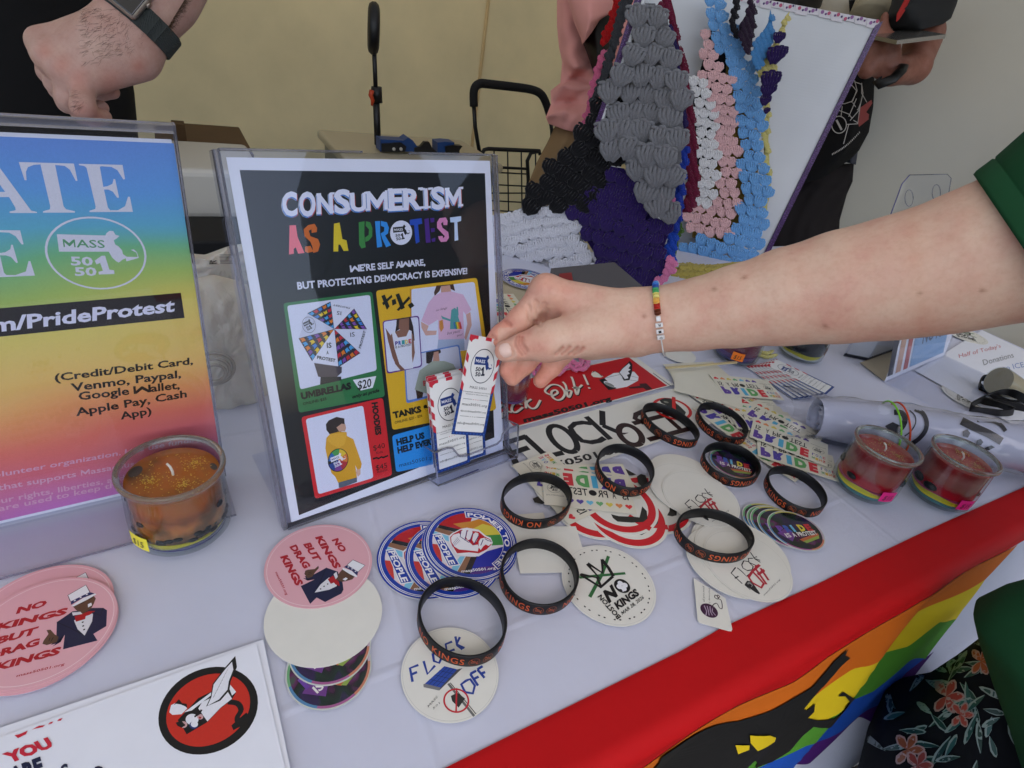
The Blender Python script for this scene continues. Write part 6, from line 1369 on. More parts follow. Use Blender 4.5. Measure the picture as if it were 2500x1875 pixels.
        at_ = me.color_attributes.new('Col', 'FLOAT_COLOR', 'POINT'); at_.data.foreach_set('color', cols.ravel())
        return link(name, me, m, parent)
def nearpx(V):
    d = V-CAM; z = d@FWD; return np.stack([W/2+F*(d@RT)/z, H/2-F*(d@UP)/z], 1)
# ------------------------------------------------------------------ the reaching arm and hand
armx = nrm(Q(2400, 640, .39)-Q(1400, 770, .49)); armz = nrm(np.cross(armx, np.cross([0, 0, 1], armx))); army = np.cross(armz, armx)
O_ = Q(1400, 770, .50)
xs = np.concatenate([np.arange(-.105, .045, .0011), np.arange(.045, .075, .0018), np.arange(.075, .50, .004)])
sd = SDF(xs, np.arange(-.085, .085, .0012), np.arange(-.085, .085, .0012), O_, [armx, army, armz])
H3 = lambda x, y: (1150+x/5.53, 640+y/5.53)
def hq(x, y, d): return Q(*H3(x, y), d)
# palm and back of the hand
pb_ = sd.d
mcp = [hq(1010, 385, .497), hq(1130, 560, .515), hq(1230, 800, .533), hq(1400, 1050, .545)]
wr = [Q(1560, 765, .490), Q(1555, 785, .505), Q(1555, 805, .515), Q(1550, 822, .520)]
for i, (a, b) in enumerate(zip(mcp, wr)): sd.cone(pb_, a, b, (.0125, .0125, .0125, .0115)[i], (.0175, .0165, .0165, .0165)[i], .016)
for a, b in ((0, 1), (1, 2), (2, 3)): sd.cone(pb_, mcp[a], mcp[b], .0115, .0115, .012)
# thenar: thumb base running back to the wrist
tcm, tmc, tip_, ttp = Q(1500, 815, .485), hq(1040, 1075, .484), hq(700, 1140, .486), hq(478, 1200, .4885)
sd.cone(pb_, tcm, tmc, .0180, .0135, .014); sd.cone(pb_, wr[0], tmc, .0170, .0125, .016)
sd.cone(pb_, Q(1545, 815, .50), Q(1440, 838, .505), .0170, .0150, .014)
# the fingers, each blended in itself only
def finger(pts, rs, k=.005, kj=.006, fl=None):
    g = sd.blank()
    for a, b, ra, rb in zip(pts[:-1], pts[1:], rs[:-1], rs[1:]): sd.cone(g, a, b, ra, rb, k)
    sd.join(g, kj)
finger([mcp[3], hq(1230, 1240, .548), hq(1090, 1420, .545), hq(940, 1600, .540)], [.0115, .0098, .0088, .0074])
finger([mcp[2], hq(950, 1150, .538), hq(730, 1370, .532), hq(560, 1560, .526)], [.0115, .0100, .0092, .0078])
finger([mcp[1], hq(800, 900, .522), hq(600, 1230, .523), hq(490, 1460, .520)], [.0115, .0102, .0090, .0078])
finger([mcp[0], hq(670, 770, .503), hq(400, 985, .507), hq(282, 1088, .509)], [.0125, .0108, .0088, .0072], kj=.006)
finger([tmc, tip_, ttp], [.0142, .0112, .0082], kj=.009)
g_ = sd.blank(); sd.cone(g_, hq(520, 1190, .4868), hq(455, 1200, .4878), .0088, .0086, .004); sd.join(g_, .004)
# wrist and forearm, upper arm
seg = [(1560, 788, .497, .0270), (1625, 778, .490, .0265), (1700, 768, .482, .0290), (1800, 748, .470, .0325), (1920, 725, .456, .0375), (2050, 702, .441, .0420), (2180, 680, .426, .0445), (2300, 655, .412, .0462), (2400, 625, .400, .0485), (2520, 590, .385, .0510), (2700, 540, .360, .0520)]
for (x0, y0, d0, r0), (x1, y1, d1, r1) in zip(seg[:-1], seg[1:]): sd.cone(sd.d, Q(x0, y0, d0), Q(x1, y1, d1), r0, r1, .010)
# creases: thumb knuckle, web of thumb and index, wrist folds
cre = [[(615, 1010), (600, 1100), (640, 1190), (690, 1250)], [(650, 1000), (645, 1090), (690, 1180), (730, 1235)], [(690, 1010), (680, 1080), (720, 1160), (750, 1200)], [(765, 590), (790, 700), (830, 790), (940, 850)], [(875, 530), (905, 660), (960, 800)], [(985, 560), (985, 680), (970, 790)], [(1040, 640), (1020, 740), (970, 810)],
       [(1245, 1150), (1190, 1220), (1150, 1245)], [(1340, 1140), (1290, 1200), (1230, 1240)], [(1440, 1150), (1390, 1210), (1330, 1245)], [(1520, 1160), (1470, 1215), (1400, 1250)], [(460, 790), (500, 830), (530, 850)], [(280, 985), (300, 1020), (330, 1045)]]
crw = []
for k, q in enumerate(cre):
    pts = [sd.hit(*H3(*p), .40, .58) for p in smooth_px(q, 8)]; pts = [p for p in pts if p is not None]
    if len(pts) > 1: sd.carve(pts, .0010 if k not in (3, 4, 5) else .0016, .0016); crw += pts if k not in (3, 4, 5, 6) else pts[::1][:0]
# thumb nail rim
nail = [(505, 1095), (535, 1140), (550, 1200), (555, 1260), (520, 1290), (480, 1298)]
npts = [sd.hit(*H3(*p), .40, .56) for p in smooth_px(nail, 3)]; npts = [p for p in npts if p is not None]
if len(npts) > 1: sd.carve(npts, .0009, .001)
def armcol(V):
    c = np.ones((len(V), 3)); q = nearpx(V)
    red = np.array([1.06, .74, .70]); t = np.clip((1330-q[:, 0])/90, 0, 1)*.85; t = np.maximum(t, np.clip((q[:, 1]-868)/30, 0, 1)*np.clip((1460-q[:, 0])/60, 0, 1)*.95)
    t = np.where((q[:, 1] > 800) & (q[:, 0] > 1215) & (q[:, 0] < 1262) & (q[:, 1] < 885), t*.35, t)       # the pressed, paler thumb end
    for (x, y, r_) in ((1331, 690, 40), (1300, 850, 45), (1370, 712, 30)): t = np.maximum(t, .45*np.exp(-((q[:, 0]-x)**2+(q[:, 1]-y)**2)/r_**2))
    c = c*(1-t[:, None])+red*t[:, None]
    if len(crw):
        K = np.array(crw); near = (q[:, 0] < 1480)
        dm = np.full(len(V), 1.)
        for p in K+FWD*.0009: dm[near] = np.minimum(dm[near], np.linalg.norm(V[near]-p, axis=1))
        k = np.exp(-(dm/.0013)**2)[:, None]*.85; c = c*(1-k)+np.array([.62, .30, .26])*k  # creases redder, with their shade darkened into the skin colour
    for (x, y, r_) in ((1743, 706, 3.5), (2015, 797, 3.5), (1573, 772, 3), (2245, 716, 3), (2397, 709, 3), (1817, 677, 3)):
        k = (np.exp(-((q[:, 0]-x)**2+(q[:, 1]-y)**2)/(r_*1.6)**2)*.7)[:, None]; c = c*(1-k)+np.array([.45, .28, .2])*k
    k = (np.exp(-((q[:, 0]-2235-(q[:, 1]-640)*.1)/26)**2)*.20)[:, None]; c = c*(1-k)+np.array([.86, .62, .5])*k
    return c
SK = skin_mat('fair_skin', C('#dcb39c'), C('#d6a28e'), C('#e2c2aa'))
person = empty('person', tab(.75, -.25, -T), 'person in a green shirt reaching in from the right to hold a small card', 'person')
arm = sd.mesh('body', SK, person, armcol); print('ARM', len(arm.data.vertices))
# nail plate
npx = [(392, 1120), (440, 1092), (500, 1096), (535, 1145), (548, 1215), (545, 1262), (500, 1288), (440, 1285), (395, 1240), (376, 1180)]; mx0, my0 = 458, 1190; vs = []; ok = True
for k in (1, .8, .5, .2):
    for x, y in npx:
        h_ = sd.hit(*H3(mx0+(x-mx0)*k, my0+(y-my0)*k), .40, .56); ok = ok and h_ is not None; vs.append((h_ if h_ is not None else Q(*H3(x, y), .48))-FWD*(.0004 if k == 1 else .0010))
nn_ = len(npx)
if ok: mesh('thumb_nail', vs, [(j*nn_+i, j*nn_+(i+1) % nn_, (j+1)*nn_+(i+1) % nn_, (j+1)*nn_+i) for j in range(3) for i in range(nn_)]+[tuple(3*nn_+i for i in range(nn_))], mat('nail', C('#ecc8b8'), .25, coat=.3), person, True)
# sleeve of the green shirt
GR = fabric('green_knit', C('#164628'), bsc=1200, bst=.3, var=.08, vsc=12)
sl0 = [(2395, 392), (2420, 450), (2450, 505), (2480, 560), (2530, 620)]
def tube_surface(name, rings, m, parent, n=40):
    vs = []; fs = []
    for c, ax, r_, fx in rings:
        ax = nrm(ax); a = np.cross(ax, [0, 0, 1.]); a = nrm(a if np.linalg.norm(a) > .2 else np.cross(ax, [0, 1., 0])); b = np.cross(a, ax)
        for i in range(n): t = 2*PI*i/n; k = 1+fx*math.sin(3*t+r_*40)+.5*fx*math.sin(7*t); vs.append(c+(a*math.cos(t)+b*math.sin(t))*r_*k)
    for j in range(len(rings)-1):
        for i in range(n): fs.append((j*n+i, j*n+(i+1) % n, (j+1)*n+(i+1) % n, (j+1)*n+i))
    return mesh(name, vs, fs, m, parent, True)
ax = nrm(Q(2640, 470, .35)-Q(2440, 560, .39)); c0 = Q(2503, 614, .388); ax = nrm(RT*.8+UP*.36+FWD*-.1)
sax = nrm(np.cross(RT*.56-UP*.83, ray(2503, 614))); sax = sax if sax@RT > 0 else -sax
so_ = tube_surface('sleeve', [(c0+ax*.004, sax, .0600, .014), (c0, sax, .0630, .014), (c0+ax*.003, sax, .0645, .014), (c0+ax*.016, sax, .0675, .014), (c0+ax*.0172, sax, .0664, .014), (c0+ax*.0185, sax, .0680, .014), (c0+ax*.05, sax, .078, .02), (c0+ax*.10, sax, .090, .02), (c0+ax*.20, sax, .09, .03)], GR, person)
# shirt body and floral skirt at the lower right corner
shc = [(Q(2960, 1900, .55), .21), (Q(2930, 1600, .45), .19), (Q(2800, 1500, .40), .10)]
tube_surface('shirt', [(Q(2660, 1440, .47), [.1, .1, 1], .002, .0), (Q(2645, 1480, .47), [.1, .1, 1], .034, .03), (Q(2610, 1540, .47), [.1, .1, 1], .050, .03), (Q(2568, 1600, .47), [.1, .1, 1], .060, .03), (Q(2590, 1660, .49), [.1, .1, 1], .066, .03), (Q(2645, 1780, .50), [.1, .1, 1], .074, .03), (Q(2700, 1900, .52), [.1, .1, 1], .082, .03), (Q(2780, 2150, .56), [.1, .1, 1], .090, .03)][::-1], GR, person)
q = NT('floral_cloth'); b = q.b; b.inputs['Roughness'].default_value = .8
FLB = fabric('floral_base', C('#0d1016'), bsc=900, bst=.2)
sk_r = [(Q(2490, 1570, .60), [0, .2, 1], .025, .03), (Q(2480, 1620, .60), [0, .2, 1], .036, .03), (Q(2465, 1700, .61), [0, .2, 1], .056, .05), (Q(2445, 1790, .63), [0, .2, 1], .078, .06), (Q(2415, 1870, .66), [0, .2, 1], .112, .05), (Q(2410, 1990, .72), [0, .1, 1], .140, .05), (Q(2410, 2200, .80), [0, .1, 1], .18, .05)][::-1]
skirt = tube_surface('skirt', sk_r, FLB, person, 60)
tube_surface('shirt', [(np.array([.66, .10, z]), [0, 0, 1], r_, .03) for z, r_ in ((.55, .15), (.8, .16), (1.1, .17), (1.3, .16), (1.42, .09), (1.46, .05))], GR, person)  # unseen torso, added so the poster's clear sheet reflects something dark
# flowers and leaves printed on the skirt: laid on its surface along picture rays
from mathutils.bvhtree import BVHTree
def bvh(o): me = o.data; return BVHTree.FromPolygons([v.co[:] for v in me.vertices], [p.vertices[:] for p in me.polygons])
def onsurf(bv, x, y, off=.0015):
    r_ = ray(x, y); h = bv.ray_cast(Vector(CAM), Vector(nrm(r_))); return None if h[0] is None else np.array(h[0])-nrm(r_)*off
def decal(name, bv, shapes, parent, m=None, off=.0015, step=14):
    """flat shapes given in picture pixels, cut fine and laid on a curved surface"""
    vs = []; fs = []; cs = []
    for li, (pts, col) in enumerate(shapes):
        bm = bmesh.new(); vv = [bm.verts.new((x, y, 0)) for x, y in pts]
        for t in tess([(p[0], p[1]) for p in pts]):
            try: bm.faces.new([vv[i] for i in t])
            except ValueError: pass
        for it in range(4):
            lg = [e for e in bm.edges if e.calc_length() > step]
            if not lg: break
            bmesh.ops.subdivide_edges(bm, edges=lg, cuts=1)
        bmesh.ops.triangulate(bm, faces=bm.faces[:]); bm.verts.ensure_lookup_table(); bm.verts.index_update()
        P3 = [onsurf(bv, v.co.x, v.co.y, off+li*.00003) for v in bm.verts]; b0 = len(vs); vs += [p if p is not None else np.zeros(3) for p in P3]
        for f in bm.faces:
            ids = [v.index for v in f.verts]
            if all(P3[i] is not None for i in ids):
                a, b_, c_ = (P3[i] for i in ids[:3]); nn = np.cross(b_-a, c_-a)
                if nn@(CAM-a) < 0: ids = ids[::-1]
                fs.append([b0+i for i in ids]); cs.append(col)
        bm.free()
    keep = sorted({i for f in fs for i in f}); mp = {k: j for j, k in enumerate(keep)}
    if not fs: return None
    return mesh(name, [vs[i] for i in keep], [[mp[i] for i in f] for f in fs], m or PRINT, parent, False, cs)
def petal(cx, cy, a, l, w_):
    return [(cx+math.cos(a)*l*t-math.sin(a)*w_*s, cy+math.sin(a)*l*t+math.cos(a)*w_*s) for t, s in ((0, 0), (.3, .7), (.65, 1), (.92, .5), (1, 0), (.9, -.5), (.6, -.9), (.3, -.6))]
bvk = bvh(skirt); shp = []; rf_ = random.Random(11)
for (cx, cy, s_, rd) in ((2310, 1700, 46, '#9a3a34'), (2345, 1745, 34, '#a4463c'), (2215, 1830, 44, '#8a4a24'), (2240, 1868, 40, '#8a3a2c'), (2395, 1615, 36, '#9a5030')):
    for k in range(5): shp.append((petal(cx, cy, -2.2+k*1.1, s_, s_*.30), C('#a88a86'))); shp.append((petal(cx, cy, -2.2+k*1.1, s_*.88, s_*.21), C(rd)))
for k in range(60):
    cx, cy = 2150+rf_.random()*330, 1570+rf_.random()*300; a = rf_.random()*6.28; l = 46+rf_.random()*46
    shp.insert(0, (petal(cx, cy, a, l, 9), C('#8a9c98'))); shp.insert(1, (petal(cx+2, cy+1, a, l*.9, 6), C(rf_.choice(['#1e4a44', '#14382f', '#2c5a58']))))
fl_ = decal('flower_print', bvk, shp, skirt)
if fl_: fl_['kind'] = 'stuff'
# ------------------------------------------------------------------ bead bracelet
br0 = Q(1612, 778, .4915); bax = nrm(Q(1700, 768, .482)-Q(1560, 788, .497)); u_ = nrm(UP-bax*(UP@bax)); v_ = np.cross(bax, u_)
def surf_r(t):
    dr = u_*math.cos(t)+v_*math.sin(t); r_ = .012
    for k in range(80):
        p = sd.L(br0+dr*r_); ix = [min(len(v)-1, int(np.searchsorted(v, p[i]))) for i, v in enumerate((sd.x, sd.y, sd.z))]
        if sd.d[ix[0], ix[1], ix[2]] > .0006: break
        r_ += .0006
    return br0+dr*(r_+.0016), dr
brc = empty('bead_bracelet', br0, 'bracelet of flat rainbow beads with white letter beads on the reaching wrist', 'bracelet')
bands = [('#e4e2da', 12), ('#8a6ac0', 3), ('#6a4ab0', 1), ('#4aa4d8', 5), ('#2a6ac0', 2), ('#1c4a9c', 6), ('#2f9a50', 4), ('#dcd278', 5), ('#e4b050', 5), ('#c0281e', 5), ('#6a3420', 3)]
bl = [c_ for c_, n_ in bands for k in range(n_)]
# both ways round: find which sense shows the camera side going down
ts = np.linspace(-.02, PI*.93, len(bl)+1); side = 1
pt, _ = surf_r(PI/2); 
if (pt-br0)@FWD > 0: side = -1
proto = {}
def bead(cl, i, t, kind='bead'):
    p, dr = surf_r(side*t); p2, _ = surf_r(side*(t+.03)); tg = nrm(p2-p)
    key = cl
    if key not in proto:
        mb = MB(); mb.lathe([(0, -.00055), (.0022, -.00055), (.0027, -.0003), (.0027, .0003), (.0022, .00055), (0, .00055)], n=14); proto[key] = mb
        me = bpy.data.meshes.new('bead'); me.from_pydata(mb.v, [], mb.f); me.materials.append(mat('bead_'+cl[1:], C(cl), .35)); me.polygons.foreach_set('use_smooth', [True]*len(me.polygons)); me.set_sharp_from_angle(angle=.7); proto[key] = me
    o = bpy.data.objects.new('bead', proto[key]); COLL.objects.link(o); o.parent = brc
    z = Vector(tg); o.rotation_euler = z.to_track_quat('Z', 'Y').to_euler(); o.location = Vector(p-br0); return o
step_ = .0000; t = -.25; k = 0
while k < len(bl):
    bead(bl[k], k, t); p0, _ = surf_r(side*t); r_ = np.linalg.norm(p0-br0); t += .00112/r_; k += 1
for j in range(4):
    t += .0026/.026; p, dr = surf_r(side*t); p2, _ = surf_r(side*(t+.05)); tg = nrm(p2-p); sx_ = nrm(np.cross(tg, dr))
    mb = MB(); mb.box((0, 0, 0), tg, sx_, dr, .0022 if j == 0 else .0018, .0030 if j else .0018, .0016); o = mb.build('letter_bead', mat('white_bead', C('#e6e4e2'), .3) if j == 0 else bpy.data.materials['white_bead'], None, loc=p-br0); o.parent = brc; bevel(o, .0006, 2)
    if j: 
        P2 = Print(p-br0+dr*.0017, tg*-1 if False else sx_, np.cross(dr, sx_), lift=.00002); P2.text('PRIDE'[j], (-.0012, -.0010), (.0010, -.0010), .0020, BLK, bold=.02); q_ = P2.build('letter', None); q_.parent = o; q_.location = Vector((0, 0, 0)); q_.matrix_parent_inverse = Matrix.Identity(4)
        for v in q_.data.vertices: v.co = v.co-Vector(p-br0)
    t += .0016/.026
mb = MB(); mb.tube([surf_r(side*a)[0] for a in np.linspace(t-.1, 2*PI-.3, 26)], .0006, 6); q_ = mb.build('elastic_cord', mat('cord_white', C('#d8d8d4'), .5), brc)
# ------------------------------------------------------------------ the man at the upper left
ZH = lambda x, y: (x/3.16, y/3.16)
man_ = empty('person', tab(-.35, 1.15, -T), 'man in black at the upper left with a closed fist and smartwatch', 'person')
D0 = .60
mx_ = nrm(Q(100, 150, D0)-Q(380, 60, D0)); mz_ = nrm(np.cross(mx_, np.cross([0, 0, 1], mx_))); my_ = np.cross(mz_, mx_)
sm = SDF(np.arange(-.34, .12, .0022), np.arange(-.10, .10, .0019), np.arange(-.10, .10, .0019), Q(250, 130, D0+.02), [mx_, my_, mz_])
mk = [Q(*ZH(330, 330), D0), Q(*ZH(390, 430), D0-.006), Q(*ZH(510, 540), D0-.006), Q(*ZH(640, 610), D0)]
w4 = [Q(*ZH(830, 230), D0+.015), Q(*ZH(900, 250), D0), Q(*ZH(960, 310), D0), Q(*ZH(1010, 400), D0+.012)]
for a, b in zip(mk, w4): sm.cone(sm.d, a, b, .0135, .0215, .018)
for a, b in ((0, 1), (1, 2), (2, 3)): sm.cone(sm.d, mk[a], mk[b], .0125, .0125, .012)
sm.cone(sm.d, Q(*ZH(1020, 420), D0+.01), Q(*ZH(760, 560), D0+.01), .026, .0175, .014); sm.cone(sm.d, Q(*ZH(980, 300), D0+.01), Q(*ZH(560, 420), D0+.015), .026, .018, .02)
def mf(pts, rs, kj=.006):
    g = sm.blank()
    for a, b, ra, rb in zip(pts[:-1], pts[1:], rs[:-1], rs[1:]): sm.cone(g, a, b, ra, rb, .005)
    sm.join(g, kj)
mf([mk[3], Q(*ZH(640, 830), D0-.008), Q(*ZH(720, 905), D0+.01), Q(*ZH(800, 900), D0+.022)], [.0120, .0110, .0095, .0080])
mf([mk[2], Q(*ZH(520, 760), D0+.004), Q(*ZH(640, 880), D0+.022), Q(*ZH(780, 830), D0+.036)], [.0120, .0110, .0095, .0080])
mf([mk[1], Q(*ZH(430, 640), D0+.012), Q(*ZH(520, 800), D0+.030), Q(*ZH(640, 800), D0+.045)], [.0120, .0105, .0095, .0080])
mf([mk[0], Q(*ZH(370, 560), D0+.02), Q(*ZH(450, 700), D0+.045), Q(*ZH(560, 700), D0+.05)], [.0115, .0100, .0090, .0080])
mf([Q(*ZH(820, 560), D0+.02), Q(*ZH(760, 690), D0+.045), Q(*ZH(860, 705), D0+.05)], [.0150, .0115, .0085])
for (a, b, r0, r1) in (((940, 300), (1090, 120), .0285, .0290), ((1090, 120), (1240, -60), .0290, .0330), ((1240, -60), (1500, -500), .0330, .042)): sm.cone(sm.d, Q(*ZH(*a), D0+.008), Q(*ZH(*b), D0+.012), r0, r1, .02)
def mcol(V):
    q = nearpx(V)*3.16; c = np.ones((len(V), 3)); t = np.zeros(len(V))
    for x, y, r_ in ((345, 400, 70), (480, 510, 80), (610, 600, 90), (620, 840, 60), (850, 640, 110), (750, 890, 90), (1060, 520, 70)): t = np.maximum(t, .65*np.exp(-((q[:, 0]-x)**2+(q[:, 1]-y)**2)/r_**2))
    return c*(1-t[:, None])+np.array([1.0, .68, .62])*t[:, None]
SK2 = skin_mat('warm_skin', C('#b59082'), C('#ac8375'), C('#bd9c8c'))
mh = sm.mesh('body', SK2, man_, mcol)
bvm = bvh(mh)
# hair on wrist and hand
hb = MB(); rh = random.Random(5)
for k in range(430):
    if k < 360: x, y = 640+rh.random()*480, 60+rh.random()*430
    else: x, y = 580+rh.random()*90, 700+rh.random()*130
    if k < 360 and y > 520-(x-640)*.3: continue
    p = onsurf(bvm, *ZH(x, y), off=.0002)
    if p is None: continue
    a = rh.gauss(2.5, .5); ln = .004+.005*rh.random(); dr = RT*math.cos(a)-UP*math.sin(a)*.6; dr = nrm(dr)
    hb.tube([p, p+dr*ln*.5-FWD*.0008, p+dr*ln-FWD*.0012+UP*rh.gauss(0, .0012)], [.00009, .00008, .00004], 3, cap=False)
for k in range(260):                                        # curly fringe on the outline of the forearm
    s_ = rh.random(); 
    if True: x, y = 1440-s_*160, -5+s_*260
    else: x, y = 725+s_*70, 165-s_*90
    p = onsurf(bvm, *ZH(x-(12 if x > 1000 else -14), y), off=.0002)
    if p is None: continue
    a = rh.gauss(-.6 if x > 1000 else 2.8, .7); dr = RT*math.cos(a)-UP*math.sin(a); ln = .004+.006*rh.random(); sd_ = rh.choice((-1, 1)); pr_ = RT*-math.sin(a)-UP*math.cos(a)
    hb.tube([p, p+dr*ln*.4+pr_*sd_*ln*.25, p+dr*ln*.8+pr_*sd_*ln*.1, p+dr*ln], [.00014, .00012, .0001, .00005], 3, cap=False)
h_ = hb.build('arm_hair', mat('dark_hair', C('#4a3626'), .6), man_, False); h_['kind'] = 'stuff'
# watch: strap round the wrist, case, screen, crown
wc = Q(*ZH(1065, 150), D0+.010); wax = nrm(Q(*ZH(1240, -60), D0+.012)-Q(*ZH(940, 300), D0+.008)); wu = nrm(-FWD-wax*(-FWD@wax)); wv = np.cross(wax, wu)
def wrad(t, off):
    dr = wu*math.cos(t)+wv*math.sin(t); r_ = .015
    for k in range(60):
        p = sm.L(wc+dr*r_); ix = [min(len(v)-1, int(np.searchsorted(v, p[i]))) for i, v in enumerate((sm.x, sm.y, sm.z))]
        if sm.d[ix[0], ix[1], ix[2]] > .0004: break
        r_ += .0008
    return wc+dr*(r_+off), dr
vs = []; fs = []; nn_ = 60
for i in range(nn_):
    t = 2*PI*i/nn_; p, dr = wrad(t, .0006)
    for w_, o_ in ((-.0115, 0), (-.0115, .0012), (-.0100, .0020), (.0100, .0020), (.0115, .0012), (.0115, 0)): vs.append(p+wax*w_+dr*o_)
for i in range(nn_):
    for k in range(6): fs.append((i*6+k, i*6+(k+1) % 6, ((i+1) % nn_)*6+(k+1) % 6, ((i+1) % nn_)*6+k))
qn = NT('woven_strap'); qn.b.inputs['Base Color'].default_value = C('#2c312f'); qn.b.inputs['Roughness'].default_value = .8
wv_ = qn.n('ShaderNodeTexWave'); wv_.inputs['Scale'].default_value = 300; qn.l(qn.coord(), wv_.inputs['Vector']); qn.bump(wv_.outputs['Fac'], .6, .0006)
watch = mesh('watch_strap', vs, fs, qn.m, man_, True, sharp=40)
cf = wrad(-1.05 if True else 0, .003)
best = None
for t in np.linspace(0, 2*PI, 60):
    p, dr = wrad(t, .004); q_ = nearpx(p[None])[0]; e_ = abs(q_[0]-960/3.16)+abs(q_[1]+55/3.16)+(500 if dr@FWD > .2 else 0)
    if best is None or e_ < best[0]: best = (e_, p, dr)
_, wp, wd = best; ws = nrm(np.cross(wd, wax)); 
mb = MB(); mb.box(wp+wd*.001+wax*.010, ws, wax, wd, .0172, .0200, .0048); o = mb.build('watch_case', mat('brushed_aluminium', C('#a89c90'), .3, metal=.9), man_); bevel(o, .0042, 4)
mb = MB(); mb.box(wp+wd*.0052+wax*.010, ws, wax, wd, .0150, .0178, .0010); o = mb.build('watch_screen', mat('black_glass', C('#050506'), .05, coat=1), man_); bevel(o, .0009, 3)
for s_ in (-1, 1):
    mb = MB(); mb.tube([wp+ws*s_*.0168+wax*.012, wp+ws*s_*.0186+wax*.012], .0032, 14); mb.build('watch_crown', bpy.data.materials['brushed_aluminium'], man_, True)
# black shirt torso behind the hand
BKF = fabric('black_shirt', C('#0b0b0d'), bsc=900, bst=.2)
tube_surface('shirt', [(Q(-40, -260, .95), [0, 0, 1], .19, .03), (Q(-30, -100, .95), [0, 0, 1], .185, .03), (Q(-5, 60, .93), [0, 0, 1], .175, .02), (Q(10, 200, .92), [0, 0, 1], .178, .02), (Q(15, 330, .92), [0, 0, 1], .182, .02), (Q(10, 600, .95), [0, 0, 1], .20, .02), (Q(10, 1100, 1.1), [0, 0, 1], .22, .02)], BKF, man_, 60)
tube_surface('trousers', [(Q(10, 1000, 1.08), [0, 0, 1], .20, .02), (tab(-.35, 1.15, -.3), [0, 0, 1], .19, .02), (tab(-.35, 1.15, -T+.02), [0, 0, 1], .12, .02)], BKF, man_, 40)
# ------------------------------------------------------------------ person in the pink shirt behind the crochet display
PKF = fabric('pink_shirt', C('#dc9a92'), bsc=500, bst=.25, var=.05, vsc=8)
KH = fabric('khaki', C('#8a7050'), bsc=600, bst=.3, var=.1, vsc=12)
pk1 = empty('person', tab(.95, 1.45, -T), 'person in a pale pink shirt and khaki trousers behind the hanging crochet', 'person')
def sheet_grid(name, rows, m, parent, d0, back=.06, sub=5, wob=0., th=.03):
    """cloth traced row by row: each row is a list of (x, y, depth) in the picture; gives a rounded closed body"""
    vs = []; fs = []; nr = len(rows); nc = 24
    RR = []
    for r_ in rows:
        r_ = np.array(r_, float); d = np.concatenate([[0], np.cumsum(np.linalg.norm(np.diff(r_[:, :2], axis=0), axis=1))]); t = np.linspace(0, d[-1], nc); RR.append(np.stack([np.interp(t, d, r_[:, i]) for i in range(3)], 1))
    R2 = []
    for i in range(nr-1):
        for k in range(sub): R2.append(RR[i]*(1-k/sub)+RR[i+1]*k/sub)
    R2.append(RR[-1]); n = len(R2)
    for j, r_ in enumerate(R2):
        for i, (x, y, d) in enumerate(r_):
            u = i/(nc-1); vs.append(Q(x, y, d0+d+th*(1-math.sqrt(max(0, 1-(2*u-1)**2)))+wob*math.sin(j*.9+i*.5)*math.sin(i*.8)))
    for j, r_ in enumerate(R2):
        for i, (x, y, d) in enumerate(r_[::-1]):
            u = i/(nc-1); vs.append(Q(x, y, d0+d+th+back*math.sqrt(max(0, 1-(2*u-1)**2))))
    w_ = 2*nc
    V = [None]*(n*w_)
    for j in range(n):
        for i in range(nc): V[j*w_+i] = vs[j*nc+i]; V[j*w_+nc+i] = vs[n*nc+j*nc+i]
    for j in range(n-1):
        for i in range(w_): fs.append((j*w_+i, (j+1)*w_+i, (j+1)*w_+(i+1) % w_, j*w_+(i+1) % w_))
    fs += [tuple(range(w_)), tuple((n-1)*w_+i for i in range(w_))[::-1]]
    return mesh(name, V, fs, m, parent, True)
Z2a = lambda x, y: (1200+x/3.16, y/3.16)
def zrow(f, *pts): return [(*f(x, y), d) for x, y, d in pts]
sheet_grid('shirt', [zrow(Z2a, (500, -250, 0), (700, -250, -.02), (950, -250, 0), (1300, -250, .03)), zrow(Z2a, (505, 0, 0), (560, 0, -.02), (800, 0, 0), (1300, 0, .03)), zrow(Z2a, (505, 200, 0), (560, 200, -.03), (760, 220, .0), (1300, 200, .03)), zrow(Z2a, (520, 360, 0), (620, 380, -.03), (790, 420, .02), (1200, 400, .03)),
    zrow(Z2a, (545, 480, 0), (640, 520, -.04), (780, 530, .0), (1150, 520, .03)), zrow(Z2a, (530, 640, 0), (660, 600, .03), (800, 640, -.01), (1100, 620, .03)), zrow(Z2a, (455, 700, .01), (560, 660, -.03), (800, 720, 0), (1050, 700, .03)), zrow(Z2a, (460, 800, .0), (600, 790, .03), (780, 800, .0), (1000, 780, .03)), zrow(Z2a, (418, 905, .0), (560, 860, -.03), (740, 900, -.01), (950, 860, .03)), zrow(Z2a, (440, 955, .02), (560, 1000, -.01), (680, 1030, .0), (900, 960, .03))], PKF, pk1, 1.30, .16, wob=.006)
sheet_grid('sleeve', [zrow(Z2a, (590, -200, 0), (800, -200, -.02), (960, -200, 0)), zrow(Z2a, (585, 0, 0), (760, 0, -.03), (940, 0, 0)), zrow(Z2a, (640, 180, 0), (760, 160, -.03), (920, 100, 0)), zrow(Z2a, (690, 300, 0), (740, 240, -.02), (840, 150, 0)), zrow(Z2a, (700, 345, 0), (735, 300, 0), (775, 250, 0))], PKF, pk1, 1.20, .05)
sheet_grid('body', [zrow(Z2a, (700, 100, 0), (860, 90, -.02), (960, 90, 0)), zrow(Z2a, (700, 320, 0), (800, 250, -.02), (940, 200, 0)), zrow(Z2a, (740, 420, 0), (820, 400, -.02), (920, 380, 0)), zrow(Z2a, (800, 600, 0), (860, 560, -.02), (940, 560, 0))], skin_mat('tan_skin', C('#a8805c'), C('#a07452'), C('#b08a66')), pk1, 1.24, .05)
